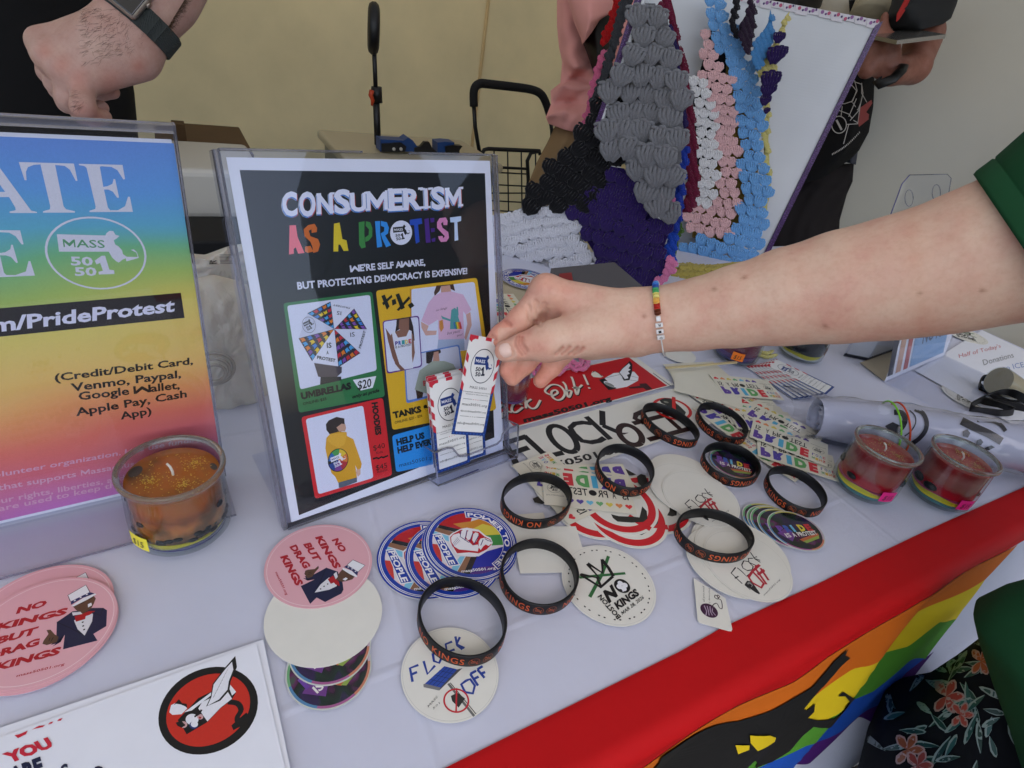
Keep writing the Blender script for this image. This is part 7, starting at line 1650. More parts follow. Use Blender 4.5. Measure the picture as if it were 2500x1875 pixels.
sheet_grid('trousers', [zrow(Z2a, (500, 950, 0), (600, 960, -.03), (900, 960, 0)), zrow(Z2a, (440, 1080, 0), (560, 1100, -.04), (900, 1100, 0)), zrow(Z2a, (350, 1250, 0), (420, 1260, -.04), (900, 1250, 0)), zrow(Z2a, (290, 1400, 0), (380, 1400, -.03), (900, 1400, 0)), zrow(Z2a, (255, 1700, 0), (380, 1700, -.02), (900, 1700, 0))], KH, pk1, 1.34, .14, wob=.005)
pb1 = [Z2a(350, 1240), Z2a(395, 1245), Z2a(440, 1330), Z2a(430, 1350), Z2a(330, 1330)]
# ------------------------------------------------------------------ people at the upper right
pr1 = empty('person', tab(1.62, 1.25, -T), 'person in a black printed shirt standing behind the white display board', 'person')
ZU = lambda x, y: (1800+x/3.16, y/3.16)
tor = sheet_grid('shirt', [zrow(ZU, (860, 0, 0), (1300, 0, -.03), (1700, -40, .02)), zrow(ZU, (880, 300, 0), (1000, 300, -.03), (1060, 350, .02)), zrow(ZU, (860, 600, 0), (980, 600, -.03), (1058, 640, .02)), zrow(ZU, (700, 900, 0), (900, 900, -.04), (1050, 820, .02)), zrow(ZU, (560, 1150, 0), (850, 1120, -.04), (1015, 1020, .02)), zrow(ZU, (420, 1400, 0), (700, 1300, -.03), (940, 1160, .02)), zrow(ZU, (360, 1450, 0), (650, 1380, -.02), (880, 1225, .02))], BKF, pr1, 1.55, .16)
sheet_grid('trousers', [zrow(ZU, (300, 1300, 0), (700, 1270, -.03), (900, 1260, .0)), zrow(ZU, (280, 1440, 0), (650, 1400, -.03), (890, 1400, .0)), zrow(ZU, (260, 1560, 0), (600, 1520, -.03), (845, 1500, .0)), zrow(ZU, (240, 1800, 0), (560, 1760, -.02), (790, 1700, .0)), zrow(ZU, (240, 2400, 0), (560, 2400, -.02), (760, 2400, .0))], fabric('dark_trousers', C('#231f20'), bsc=400, bst=.4), pr1, 1.66, .14, wob=.006)
sheet_grid('shirt_tail', [zrow(ZU, (840, 1190, 0), (880, 1190, -.01), (935, 1140, 0)), zrow(ZU, (835, 1250, 0), (880, 1262, -.01), (915, 1272, 0))], mat('grey_hem', C('#3a3c46'), .8), pr1, 1.62, .02)
bvt = bvh(tor); wl = C('#b4b0ac'); SH_ = []
def pline(pts, w_): 
    out = []
    for a, b in zip(pts[:-1], pts[1:]):
        a, b = np.array(a, float), np.array(b, float); t = (b-a)/np.linalg.norm(b-a); n_ = np.array([-t[1], t[0]])*w_/2; out.append(([ZU(*(a+n_)), ZU(*(b+n_)), ZU(*(b-n_)), ZU(*(a-n_))], wl))
    return out
for L in ([(870, 640), (920, 700), (890, 780), (830, 800), (810, 800)], [(900, 630), (960, 650), (970, 720), (940, 850), (870, 930)], [(960, 640), (960, 720), (1000, 790)], [(780, 850), (860, 880), (900, 930), (935, 950)], [(920, 760), (860, 900)], [(840, 960), (930, 955), (950, 800), (930, 850), (890, 790)], [(860, 960), (820, 1110)], [(905, 620), (925, 700), (880, 790)], [(810, 820), (800, 900)]): SH_ += pline(L, 6)
cir = [(785+57*math.cos(t), 962+66*math.sin(t)) for t in np.linspace(0, 2*PI, 22)]; SH_ += pline(cir, 7); SH_ += pline([(765, 925), (805, 1002)], 16)
SH_.append(([ZU(950, 830), ZU(1035, 770), ZU(1050, 820), ZU(1040, 900), ZU(940, 978), ZU(932, 950)], C('#8e2424')))
for k in range(20): 
    t = k/19; x, y = 730+208*t, 1185-170*t+20*math.sin(t*3); SH_.append(([ZU(x, y), ZU(x+6, y-4), ZU(x+9, y+8), ZU(x+3, y+12)], wl))
decal('shirt_print', bvt, SH_, tor, step=12)
ar = SDF(np.arange(-.22, .22, .004), np.arange(-.16, .16, .004), np.arange(-.20, .20, .004), Q(*ZU(1250, 380), 1.34), np.eye(3))
for a, b, r0, r1, da, db in (((1450, 260), (1360, 520), .050, .044, 1.38, 1.34), ((1360, 520), (1200, 560), .043, .036, 1.34, 1.31), ((1200, 540), (1060, 460), .036, .034, 1.31, 1.30), ((1060, 460), (1080, 300), .036, .034, 1.30, 1.29), ((1080, 300), (1150, 330), .030, .026, 1.29, 1.28), ((1080, 420), (1000, 540), .030, .024, 1.30, 1.30), ((1120, 260), (1140, 120), .014, .010, 1.28, 1.27), ((1190, 330), (1210, 420), .022, .018, 1.28, 1.28)):
    ar.cone(ar.d, Q(*ZU(*a), da), Q(*ZU(*b), db), r0*.84, r1*.80, .010)
SK3 = skin_mat('ruddy_skin', C('#8c5c4c'), C('#7c4c3e'), C('#98685a'))
ar.mesh('body', SK3, pr1, lambda V: np.ones((len(V), 3)))
sheet_grid('sleeve', [zrow(ZU, (1220, -60, 0), (1450, -60, -.03), (1720, -60, 0)), zrow(ZU, (1140, 160, 0), (1300, 60, -.04), (1690, 40, 0)), zrow(ZU, (1180, 220, 0), (1400, 150, -.03), (1650, 140, 0)), zrow(ZU, (1290, 240, 0), (1420, 230, -.02), (1590, 185, 0))], mat('charcoal_cotton', C('#1b1c1e'), .85), pr1, 1.26, .12)
sheet_grid('sleeve_stripe', [zrow(ZU, (1320, -60, 0), (1360, -60, 0)), zrow(ZU, (1230, 110, 0), (1290, 90, 0)), zrow(ZU, (1225, 170, 0), (1250, 150, 0))], mat('red_stripe', C('#9a1c18'), .8), pr1, 1.225, .004, th=.002)
mb = MB(); wq = [Q(*ZU(x, y), d) for x, y, d in ((1080, 610, 1.27), (1100, 650, 1.27), (1200, 610, 1.25), (1270, 540, 1.26), (1290, 490, 1.29), (1260, 450, 1.33))]; mb.tube(wq, .011, 10, flat=.35); mb.build('wristwatch', mat('black_rubber', C('#0c0c0d'), .4), pr1, True)
ph = MB(); pc = Q(*ZU(1265, 275), 1.24); ph.box(pc, RT*.98+UP*.12, FWD*.8+UP*.6, np.cross(RT*.98+UP*.12, FWD*.8+UP*.6), .052, .075, .004); ob_ = ph.build('phone', mat('phone_metal', C('#8c8a88'), .2, metal=.8)); tag(ob_, 'thin grey phone held flat by the person at the upper right', 'phone')
pr2 = empty('person', tab(1.55, 1.55, -T), 'person in a mustard patterned shirt at the top edge behind the board', 'person')
YL = NT('mustard_print'); YL.l(YL.ramp(YL.noise(14, det=3), [(.42, C('#141212')), (.47, C('#a8862a')), (.62, C('#b4902e')), (.66, C('#241c14'))]), YL.b.inputs['Base Color']); YL.b.inputs['Roughness'].default_value = .8
sheet_grid('shirt', [zrow(ZU, (560, -400, 0), (900, -400, -.03), (1300, -400, 0)), zrow(ZU, (600, 0, 0), (900, 0, -.03), (1240, 0, 0)), zrow(ZU, (600, 160, 0), (900, 160, -.03), (1150, 200, 0)), zrow(ZU, (560, 700, 0), (800, 700, -.03), (860, 700, 0))], YL.m, pr2, 1.72, .12)
sheet_grid('body', [zrow(ZU, (230, -40, 0), (460, -40, -.02), (670, -40, 0)), zrow(ZU, (270, 20, 0), (470, 60, -.02), (650, 40, 0)), zrow(ZU, (380, 50, 0), (500, 90, -.02), (640, 60, 0))], SK3, pr2, 1.60, .06)
mb = MB(); mb.tube([Q(*ZU(1060, -30), 1.45), Q(*ZU(1010, 130), 1.45)], [.040, .046], 24); o = mb.build('frilled_cuff', fabric('cream_ruffle', C('#b0a68e'), bsc=160, bst=.9), pr2, True)
# ================================================================== jars, papers, holders and gear
GLASS = NT('jar_glass'); GLASS.t.nodes.remove(GLASS.b)
GLASS.m = clear_mat('jar_glass_thin', (.90, .93, .92, 1), refl=1.0, rough=.02)
def gel(name, stops, sc=45, rough=.12, tr=.35, cloud=None):
    """dyed candle gel: layered colour by height plus clouding"""
    q = NT(name); b = q.b; b.inputs['Roughness'].default_value = rough; b.inputs['Transmission Weight'].default_value = tr; b.inputs['IOR'].default_value = 1.4; b.inputs['Subsurface Weight'].default_value = .55; b.inputs['Subsurface Scale'].default_value = .012; b.inputs['Coat Weight'].default_value = .6
    sp = q.n('ShaderNodeSeparateXYZ'); q.l(q.coord(), sp.inputs[0]); n_ = q.noise(sc, det=5, rough=.65)
    ma = q.n('ShaderNodeMath', operation='MULTIPLY_ADD'); q.l(n_, ma.inputs[0]); ma.inputs[1].default_value = .016; q.l(sp.outputs['Z'], ma.inputs[2])
    mr = q.n('ShaderNodeMapRange'); mr.inputs['From Min'].default_value = .008; mr.inputs['From Max'].default_value = .064; q.l(ma.outputs[0], mr.inputs[0])
    r1 = q.ramp(mr.outputs[0], stops)
    if cloud: mx = q.n('ShaderNodeMix', data_type='RGBA', blend_type='MIX'); q.l(q.ramp(q.noise(30, det=4), [(.47, (0, 0, 0, 1)), (.62, (.85, .85, .85, 1))]), mx.inputs[0]); q.l(r1, mx.inputs[6]); mx.inputs[7].default_value = C(cloud); r1 = mx.outputs[2]
    q.l(r1, b.inputs['Base Color']); q.bump(q.noise(60, det=3), .3, .002); return q.m
def jar(c, R_, hgt, layers, gelm, label, tagc=None, price='$15', tag_px=None, glitter='#e0c050', top='#b07838', gl=260, scale=1.):
    """wide lipped glass candle jar; layers = [(z0, z1, material)] of sand, gel above them"""
    root = empty('candle_jar', (c[0], c[1], T+.0022), label, 'candle jar')
    k = R_/.0345; h = hgt
    outp = [(0, .0), (.026, .0), (.0315, .0012), (.0342, .0050), (.0350, .0120), (.0347, .026), (.0340, .040), (.0332, h-.010), (.0330, h-.0065), (.0348, h-.0050), (.0360, h-.0028), (.0358, h-.0006), (.0345, h), (.0326, h-.0006), (.0318, h-.0028), (.0314, h-.008), (.0318, .040), (.0324, .026), (.0325, .014), (.0312, .0075), (.027, .0052), (0, .0048)]
    mb = MB(); mb.lathe([(r_*k, z) for r_, z in outp], n=72); o = mb.build('glass', GLASS.m, None, True, loc=(0, 0, 0)); o.parent = root
    mb = MB(); mb.lathe([(.0348*k, h-.0048), (.0361*k, h-.0026), (.0359*k, h-.0004), (.0345*k, h+.0003), (.0327*k, h-.0004), (.0319*k, h-.0028)], n=72); o = mb.build('lip', RIMG, None, True, loc=(0, 0, 0)); o.parent = root
    inr = lambda z: (.0320 if z > .010 else .0305)*k
    for z0, z1, m_ in layers:
        mb = MB(); n = 48; vs = []; 
        for (rr, z) in ((0, z0), (inr(z0), z0), (inr(z1), z1), (0, z1)):
            for i in range(n): t = 2*PI*i/n; vs.append((rr*math.cos(t), rr*math.sin(t), z+(.0012*math.sin(2*t+z1*900)+.0006*math.sin(5*t) if z == z1 else (.0012*math.sin(2*t+z0*900)+.0006*math.sin(5*t) if z0 > .006 else 0))))
        fs = [(a*n+i, a*n+(i+1) % n, (a+1)*n+(i+1) % n, (a+1)*n+i) for a in range(3) for i in range(n)]
        o = mesh('sand_layer', vs, fs, m_, None, True, loc=(0, 0, 0), sharp=40); o.parent = root
    zl = layers[-1][1]+.0002; zt = h-.0095
    mb = MB(); mb.lathe([(0, zl), (.0318*k, zl), (.0316*k, .030), (.0310*k, zt-.0002), (.0300*k, zt), (.020*k, zt-.0004), (0, zt-.0005)], n=64); o = mb.build('gel', gelm, None, True, loc=(0, 0, 0), sharp=50); o.parent = root
    mb = MB(); mb.tube([(0, 0, zt-.004), (.0003, 0, zt+.003), (-.0016, .001, zt+.0065), (-.0042, .0016, zt+.0085)], [.0009, .0009, .0009, .0008], 8); o = mb.build('wick', mat('wick', C('#d8d2c6'), .8) if 'wick' not in bpy.data.materials else bpy.data.materials['wick'], None, True, loc=(0, 0, 0)); o.parent = root
    r_ = random.Random(int(abs(c[0])*9999)); vs = []; fs = []
    for i in range(gl//2):
        if r_.random() < .75: ca_ = r_.choice([(-.35, -.35), (.42, -.25), (.25, .5)]); x, y = r_.gauss(ca_[0], .14), r_.gauss(ca_[1], .12)
        else: x, y = r_.uniform(-.8, .8), r_.uniform(-.8, .8)
        if x*x+y*y > .72: continue
        x, y = x*.030*k, y*.030*k; s_ = .0004+.0004*r_.random(); b0 = len(vs); a = r_.random()*6; tl_ = r_.uniform(-.0003, .0003)
        vs += [(x+s_*math.cos(a+q), y+s_*math.sin(a+q), zt+.0002+tl_*math.cos(q)) for q in (0, 2.1, 4.2)]; fs.append((b0, b0+1, b0+2))
    o = mesh('glitter', vs, fs, mat('glitter_'+glitter[1:]+str(len(bpy.data.materials)), C(glitter), .35, metal=.3), None, loc=(0, 0, 0)); o.parent = root; o['kind'] = 'stuff'
    if tagc:
        a0 = math.atan2(*(tz(*tag_px, .015)[:2]-np.array(c))[::-1]); n = 8; wd_ = .017/R_; vs = []
        for zz in (.0135+.010*(k-.0)*.0, .0265):
            for i in range(n+1): t = a0+(i/n-.5)*wd_; vs.append(((.0354*k+.0002)*math.cos(t), (.0354*k+.0002)*math.sin(t), zz*1.0-.004))
        fs = [(i, i+1, n+2+i, n+1+i) for i in range(n)]
        o = mesh('price_tag', vs, fs, mat('tag_'+tagc[1:]+str(len(bpy.data.materials)), C(tagc), .5), None, True, loc=(0, 0, 0)); o.parent = root
        v, f, _ = text_shape(price, .0, .2, 2); vs = []
        for x, y in v: t = a0+(x-.5)*wd_*.62; vs.append(((.0354*k+.0005)*math.cos(t), (.0354*k+.0005)*math.sin(t), .0115+.0065*y+.0005))
        o = mesh('price', vs, f, mat('pen_ink', C('#2a1c1c'), .5) if 'pen_ink' not in bpy.data.materials else bpy.data.materials['pen_ink'], None, loc=(0, 0, 0)); o.parent = root
    return root
RIMG = NT('thick_glass_lip'); RIMG.b.inputs['Transmission Weight'].default_value = .9; RIMG.b.inputs['Roughness'].default_value = .05; RIMG.b.inputs['IOR'].default_value = 1.45; RIMG.b.inputs['Base Color'].default_value = C('#c8cabc'); RIMG = RIMG.m
def sand(name, h): return mat(name, C(h), .95, var=.25, vsc=1500, bump=.6, bsc=1500, bdist=.0006)
SY, SB, SP_, ST = sand('yellow_sand', '#dccb28'), sand('violet_sand', '#4a4878'), sand('lilac_sand', '#6a4a8a'), sand('teal_sand', '#4a8088')
def blobs(root, cols, n, R_, z0, z1, seed, s0=.0035, s1=.0012, name='pebble'):
    r_ = random.Random(seed)
    for i in range(n):
        t = r_.uniform(0, 2*PI); z = r_.uniform(z0, z1); mb = MB(); a = r_.uniform(s1, s0)
        prof = [(0, -a*.6), (a*.7, -a*.45), (a, 0), (a*.7, a*.45), (0, a*.6)]; mb.lathe(prof, n=10)
        o = mb.build(name, cols[i % len(cols)], None, True, loc=(R_*math.cos(t), R_*math.sin(t), z)); o.rotation_euler = (PI/2+r_.uniform(-.3, .3), 0, t+PI/2); o.scale = (1.5, .9, 1); o.parent = root
BK1 = mat('dark_bean', C('#14161c'), .5, var=.3, vsc=600)
amb = gel('amber_gel', [(.0, C('#7a4a1a')), (.14, C('#151518')), (.26, C('#1c1a1c')), (.32, C('#d8883a')), (.5, C('#e0863a')), (.62, C('#a8561e')), (.78, C('#d07222')), (1, C('#c07228'))], sc=70, tr=.3, cloud='#6a4a24')
j1 = jar((-.2340, .2920), .0345, .064, [(.0052, .0085, SB), (.0087, .0135, SY)], amb, 'large amber gel candle in a clear jar before the rainbow sign', '#e6d83a', '$15', (318, 1345), gl=700)
blobs(j1, [BK1], 46, .0318, .014, .020, 4, .0026, .0010, 'dark_speck'); blobs(j1, [BK1], 9, .0318, .018, .046, 9, .0028, .0012, 'dark_speck')
topm = mat('gel_swirl', C('#3a3a36'), .25, coat=.5)
for k, (x, y, a, b, rot) in enumerate(((-.0255, -.004, .0042, .0062, .2), (.022, .0155, .0045, .0022, 2.4))):
    mb = MB(); mb.lathe([(a, 0), (a*.7, .0001), (0, .0002)], n=18); o = mb.build('dark_swirl', topm, None, True, loc=(x, y, .0546)); o.scale = (1, b/a, 1); o.rotation_euler[2] = rot; o.parent = j1
redg = gel('watermelon_gel', [(0, C('#e8304a')), (.30, C('#e01c34')), (.46, C('#c42438')), (.54, C('#b8706a')), (.72, C('#c07876')), (.86, C('#a83a40')), (1, C('#b03038'))], sc=60, tr=.25)
lab_ = ['red and pink layered candle jar left of the pair near the red edge', 'red candle jar at the right, partly over the red stripe']
for k, (c, px) in enumerate((((.4070, .5145), (2170, 1225)), ((.4985, .5262), (2360, 1245)))):
    j = jar(c, .0325, .062, [(.0052, .0100, ST), (.0102, .0138, SY), (.0140, .0165, sand('pink_sand', '#c84a78'))], redg, lab_[k], '#e0207e', '$15', px, glitter='#b8a050', gl=520); blobs(j, [BK1], 7, .0300, .020, .030, 20+k, .0055, .003, 'black_seed')
pg = gel('berry_gel', [(0, C('#5a3a8a')), (.3, C('#7a2a5a')), (.6, C('#8a1c3c')), (1, C('#7a1a34'))], sc=80, tr=.2)
jar(tz(1790, 872)[:2], .0345, .064, [(.0052, .0090, SB), (.0092, .0150, SP_)], pg, 'berry red and violet candle jar behind the arm with an orange tag', '#ee7a20', '$15', (1800, 880), gl=60)
dk = gel('dark_gel', [(0, C('#a09a50')), (.12, C('#17171f')), (.5, C('#1d1d2a')), (1, C('#20202c'))], sc=60, tr=.15)
jar(tz(1948, 868)[:2], .0345, .064, [(.0052, .0080, sand('white_sand', '#c8c8c8')), (.0082, .0130, SY)], dk, 'dark gel candle jar with yellow base behind the arm', '#ee7a20', '$15', (2010, 860), gl=60)
sw = gel('swirl_gel', [(0, C('#5a2a6a')), (.35, C('#9a3a5a')), (.5, C('#c86a5a')), (.7, C('#7a3a7a')), (1, C('#a04a5a'))], sc=120, tr=.25)
jar(tz(1243, 978)[:2], .0200, .050, [(.0052, .0090, SP_)], sw, 'small violet swirl candle jar hidden behind the fingers and pocket', gl=30)
disc('blank_sticker', tz(1655, 868)[:2], .026, .0003, label='plain pale disc showing below the wrist beside the bracelet'); 
mb = MB()
chain('crochet_braid', [tz(x, y, .006) for x, y in ((1830, 850), (1850, 862), (1875, 868), (1890, 862))], .006, YEY, None, 'pale yellow crochet cord between the two rear jars', 'cord')
# ---- bottom left: two white cards with a round winged camera emblem
ZQ = lambda x, y: (x/3.16, 1350+y/3.16)
def pxsheet(name, q, z, m, label, cat, group=None, th=.0005):
    p = [tz(x, y, .0022+z) for x, y in q]; a = sum(np.cross(p[i]-p[0], p[(i+1) % len(p)]-p[0])[2] for i in range(len(p)))
    return tag(sheet(name, p if a > 0 else p[::-1], th, m), label, cat, group)
pxsheet('printed_card', [ZQ(-300, 1450), ZQ(2030, 668), ZQ(2240, 1659), ZQ(2300, 2000), ZQ(-300, 2200)], .0006, PAPERW, 'lower white card whose right edge shows beside the winged emblem', 'card', 'two large white cards at the lower left')
c1_ = pxsheet('printed_card', [ZQ(-300, 1530), ZQ(1980, 700), ZQ(2200, 1659), ZQ(2260, 2000), ZQ(-300, 2300)], .0014, PAPERW, 'upper white card with red letters and a round red winged camera emblem', 'card', 'two large white cards at the lower left')
P = Print(np.array([0, 0, T+.0022+.0015]), (1, 0, 0), (0, 1, 0), lift=.000006); P.inpx = True
oc = [tz(*ZQ(*p)) for p in ((1228, 1310), (1985, 1110), (1700, 875), (1470, 1560))]; cc_ = P.px(*ZQ(1607, 1218)); 
o1 = P.px(*ZQ(1985, 1105))-cc_; rr_ = .0
def locell(pts, col):
    """closed smooth outline through traced points"""
    P.poly([ZQ(*p) for p in pts], col)
def ellpts(cx, cy, a, b, rot, n=44): return [(cx+a*math.cos(t)*math.cos(rot)-b*math.sin(t)*math.sin(rot), cy+a*math.cos(t)*math.sin(rot)+b*math.sin(t)*math.cos(rot)) for t in np.linspace(0, 2*PI, n, endpoint=False)]
KB = C('#14110f'); locell(ellpts(1606, 1217, 402, 318, -.50), KB); locell(ellpts(1606, 1212, 342, 260, -.52), C('#c42c1c'))
P.line([ZQ(*p) for p in smooth_px([(1760, 1150), (1830, 1160), (1860, 1210), (1830, 1270), (1840, 1310)], 4)], .0030, KB); pz([(1785, 1330), (1900, 1230), (1930, 1270), (1910, 1310), (1800, 1368)], KB, ZQ)
WC = C('#e4e4ea'); pz([(1370, 1290), (1530, 1120), (1650, 1060), (1760, 1010), (1822, 1075), (1790, 1130), (1700, 1200), (1600, 1305), (1440, 1400), (1400, 1330)], KB, ZQ)
pz([(1420, 1230), (1630, 1075), (1740, 1020), (1640, 1090), (1480, 1215)], WC, ZQ); pz([(1560, 1150), (1750, 1060), (1790, 1125), (1700, 1195), (1600, 1300), (1530, 1200)], WC, ZQ); pz([(1755, 1010), (1775, 1015), (1822, 1072), (1790, 1100)], WC, ZQ)
pz([(1590, 1185), (1625, 1110), (1640, 1010), (1740, 880), (1815, 795), (1828, 880), (1780, 990), (1770, 1060), (1700, 1140)], KB, ZQ); pz([(1600, 1180), (1632, 1110), (1648, 1015), (1740, 895), (1790, 840), (1800, 900), (1765, 990), (1755, 1055), (1690, 1130)], WC, ZQ)
for k in range(9): pz([(1640+k*14, 1120-k*26), (1662+k*13, 1085-k*27), (1650+k*13, 1110-k*25)], KB, ZQ)
pz([(1306, 1230), (1320, 1175), (1370, 1150), (1420, 1175), (1445, 1200), (1400, 1245), (1330, 1250)], WC, ZQ); pz([(1340, 1175), (1380, 1128), (1405, 1160), (1440, 1165), (1445, 1195), (1420, 1180), (1395, 1170), (1360, 1165)], KB, ZQ)
for (x, y, a, col) in ((1482, 1290, 62, '#14110f'), (1482, 1285, 50, '#e4e4ea'), (1415, 1325, 30, '#c8a0a0'), (1545, 1265, 24, '#c8a0a0'), (1418, 1328, 12, '#a01818'), (1543, 1272, 10, '#a01818'), (1495, 1330, 34, '#23306a'), (1500, 1322, 28, '#e4e4ea')): locell(ellpts(x, y, a, a*.86, 0, 20), C(col))
pz([(1355, 1310), (1400, 1295), (1430, 1330), (1400, 1350), (1370, 1335)], KB, ZQ); P.line([ZQ(1500, 1265), ZQ(1540, 1240), ZQ(1555, 1210)], .0012, KB)
R3 = C('#c42238'); B3 = C('#10183c')
P.text('YOU', ZQ(60, 1625), ZQ(415, 1490), ZQ(15, 1555), R3, bold=.06); P.text('ARE', ZQ(90, 1790), ZQ(345, 1690), ZQ(60, 1670), B3, bold=.06); P.text('G', ZQ(470, 1720), ZQ(530, 1705), ZQ(462, 1640), B3, bold=.06); P.text('D', ZQ(740, 1740), ZQ(805, 1722), ZQ(732, 1655), B3, bold=.06)
for q in ([(112, 1408), (150, 1400), (215, 1372), (200, 1400), (140, 1430)], [(245, 1365), (300, 1335), (350, 1330), (330, 1345), (280, 1355)], [(370, 1325), (385, 1308), (412, 1302), (400, 1318)], [(440, 1300), (455, 1282), (483, 1275), (470, 1295)]): pz(q, R3, ZQ)
mesh('print', P.v, P.f, PRINT, c1_, False, P.c)
# ---- rolled banners in a clear bag
def rol(x, y, z): return tz(x, y, z)
ra, rb_ = tz(2035, 1060, .0), tz(2560, 1118, .0); rax = nrm(rb_-ra)
ra = tz(2000, 1020, .026); rb2 = tz(2600, 1108, .050); rax = nrm(rb2-ra); ru = np.cross(rax, nrm(np.cross([0, 0, 1], rax)))*-1; rv = np.cross(rax, ru)
roll = empty('rolled_banner', ra, 'rolled white banner with black painted stripes inside a clear bag', 'rolled banner')
def rpt(s, t, r_): return ra+rax*s+(rv*math.cos(t)+ru*math.sin(t))*r_
BW = mat('banner_paper', C('#c8cadc'), .5, var=.04, vsc=20)
def rrad(s): return .024+.030*s+.003*math.sin(s*22)
vs = []; fs = []; n = 40; m = 30
for j in range(m+1):
    s = -.005+.40*j/m
    for i in range(n+1): t = 2*PI*1.0*i/n; vs.append(rpt(s, t, rrad(max(0, s))*(1-.02*i/n)))
for j in range(m):
    for i in range(n): a = j*(n+1)+i; fs.append((a, a+1, a+n+2, a+n+1))
rm = mesh('paper_roll', vs, fs, BW, roll, True)
for q_ in (.62, .36):
    vs = []; fs = []
    for j in (0, 1):
        for i in range(25): vs.append(rpt(-.004+.05*j, 2*PI*i/24, rrad(0)*q_))
    fs = [(i, i+1, 26+i, 25+i) for i in range(24)]; mesh('inner_turn', vs, fs, BW, roll, True)
bvr = bvh(rm); ZP = lambda x, y: (1800+x/3.16, 850+y/3.16); KK = C('#24242e'); shp = []
def band(pts, w_, col=KK):
    pts = smooth_px(pts, 3); out = []
    for side_ in (1, -1):
        rg = range(len(pts)) if side_ == 1 else range(len(pts)-1, -1, -1)
        for i in rg:
            a, b = np.array(pts[max(0, i-1)]), np.array(pts[min(len(pts)-1, i+1)]); t = (b-a)/np.linalg.norm(b-a); out.append(tuple(np.array(pts[i])+np.array([-t[1], t[0]])*w_/2*side_))
    shp.append(([ZP(*p) for p in out], col))
band([(1210, 495), (1270, 500), (1295, 550), (1270, 610), (1215, 650)], 42); band([(1330, 480), (1370, 520), (1375, 580), (1340, 640), (1290, 680)], 9); band([(1370, 470), (1430, 500), (1462, 570), (1450, 640), (1400, 700), (1350, 735)], 34)
band([(1730, 560), (1830, 610), (1940, 660), (2040, 720)], 62); band([(1850, 555), (1960, 560), (2030, 590), (2070, 640)], 32)
shp += [([ZP(1140, 600), ZP(1200, 570), ZP(1260, 600), ZP(1230, 650), ZP(1170, 640)], KK), ([ZP(1740, 640), ZP(1775, 625), ZP(1798, 655), ZP(1780, 690), ZP(1740, 680)], KK), ([ZP(1850, 710), ZP(1880, 700), ZP(1898, 725), ZP(1880, 750), ZP(1845, 740)], KK), ([ZP(1910, 770), ZP(1960, 750), ZP(1988, 765), ZP(1940, 788), ZP(1905, 785)], KK), ([ZP(2090, 490), ZP(2212, 540), ZP(2212, 580), ZP(2100, 520)], C('#b4a85a'))]
decal('painted_stripes', bvr, shp, rm, step=9, off=.001)
vs = []; fs = []; n = 36; m = 34; rr2 = random.Random(3)
for j in range(m+1):
    s = -.045+.46*j/m; base_ = rrad(max(0, s))+.0035
    if s < .0: base_ = .026+.02*min(1, -s/.02)*.3
    pinch = math.exp(-((s-.062)/.014)**2)*.004
    for i in range(n): t = 2*PI*i/n; vs.append(rpt(s, t, base_-pinch+.0022*math.sin(5*t+s*60)*math.sin(s*90+t)+(.004*math.sin(7*t) if s < 0 else 0)))
for j in range(m):
    for i in range(n): a = j*n; fs.append((a+i, a+(i+1) % n, a+n+(i+1) % n, a+n+i))
mesh('clear_bag', vs, fs, clear_mat('cellophane', (.93, .93, .95, 1), refl=1.0, rough=.06), roll, True)
for col, ds in (('#e8501c', .010), ('#86d82c', .0)):
    mb = MB(); mb.tube([rpt(.082+ds+.006*math.sin(t), t, rrad(.075)+.0034) for t in np.linspace(0, 2*PI, 40)], .0011, 6); mb.build('rubber_band', mat('rubber_'+col[1:], C(col), .5), roll, True)
# ---- twisted wristbands and a little cup of sand at the far right
def loose(pts, w_, label, grp='loosely tangled wristbands at the far right'):
    P_ = [tz(x, y, z) for x, y, z in pts]; d = [np.array(p) for p in P_]; mb = MB(); S3 = []
    for i in range(len(d)):
        p0, p1, p2, p3 = d[i-1], d[i], d[(i+1) % len(d)], d[(i+2) % len(d)]
        for k in range(8): t = k/8; S3.append(.5*((2*p1)+(-p0+p2)*t+(2*p0-5*p1+4*p2-p3)*t*t+(-p0+3*p1-3*p2+p3)*t**3))
    n_ = len(S3); vs = []; fs = []
    for i in range(n_):
        tw = .5*math.sin(2*PI*i/n_*1+.8); t_ = nrm(S3[(i+1) % n_]-S3[i-1]); s_ = nrm(np.cross(t_, [0, 0, 1])); up_ = nrm(np.array([0, 0, 1.])*math.cos(tw)+s_*math.sin(tw)); th_ = np.cross(t_, up_)
        for a, b in ((-1, -1), (-1, 1), (1, 1), (1, -1)): vs.append(S3[i]+up_*a*w_/2+th_*b*.001)
    for i in range(n_):
        for k in range(4): fs.append((i*4+k, i*4+(k+1) % 4, ((i+1) % n_)*4+(k+1) % 4, ((i+1) % n_)*4+k))
    return tag(mesh('wristband', vs, fs, RUB, None, True, sharp=40), label, 'wristband', grp)
ZY = lambda x, y: (1800+x/3.16, 850+y/3.16)
w_ = lambda *p: [(*ZY(x, y), z) for x, y, z in p]
loose(w_((1870, 290, .010), (1930, 330, .008), (2060, 410, .012), (2180, 420, .018), (2250, 370, .02), (2180, 330, .022), (2000, 260, .02), (1900, 230, .016)), .012, 'twisted black wristband under the little cup of sand')
loose(w_((1800, 460, .008), (1900, 480, .008), (2050, 500, .01), (2130, 480, .014), (2000, 430, .018), (1880, 405, .014)), .012, 'flat lying black wristband nearest the rolled banner at the right')
loose(w_((1890, 400, .012), (1960, 350, .02), (2100, 340, .026), (2230, 400, .026), (2280, 470, .02), (2150, 450, .016)), .012, 'black wristband looping over the other two at the right edge')
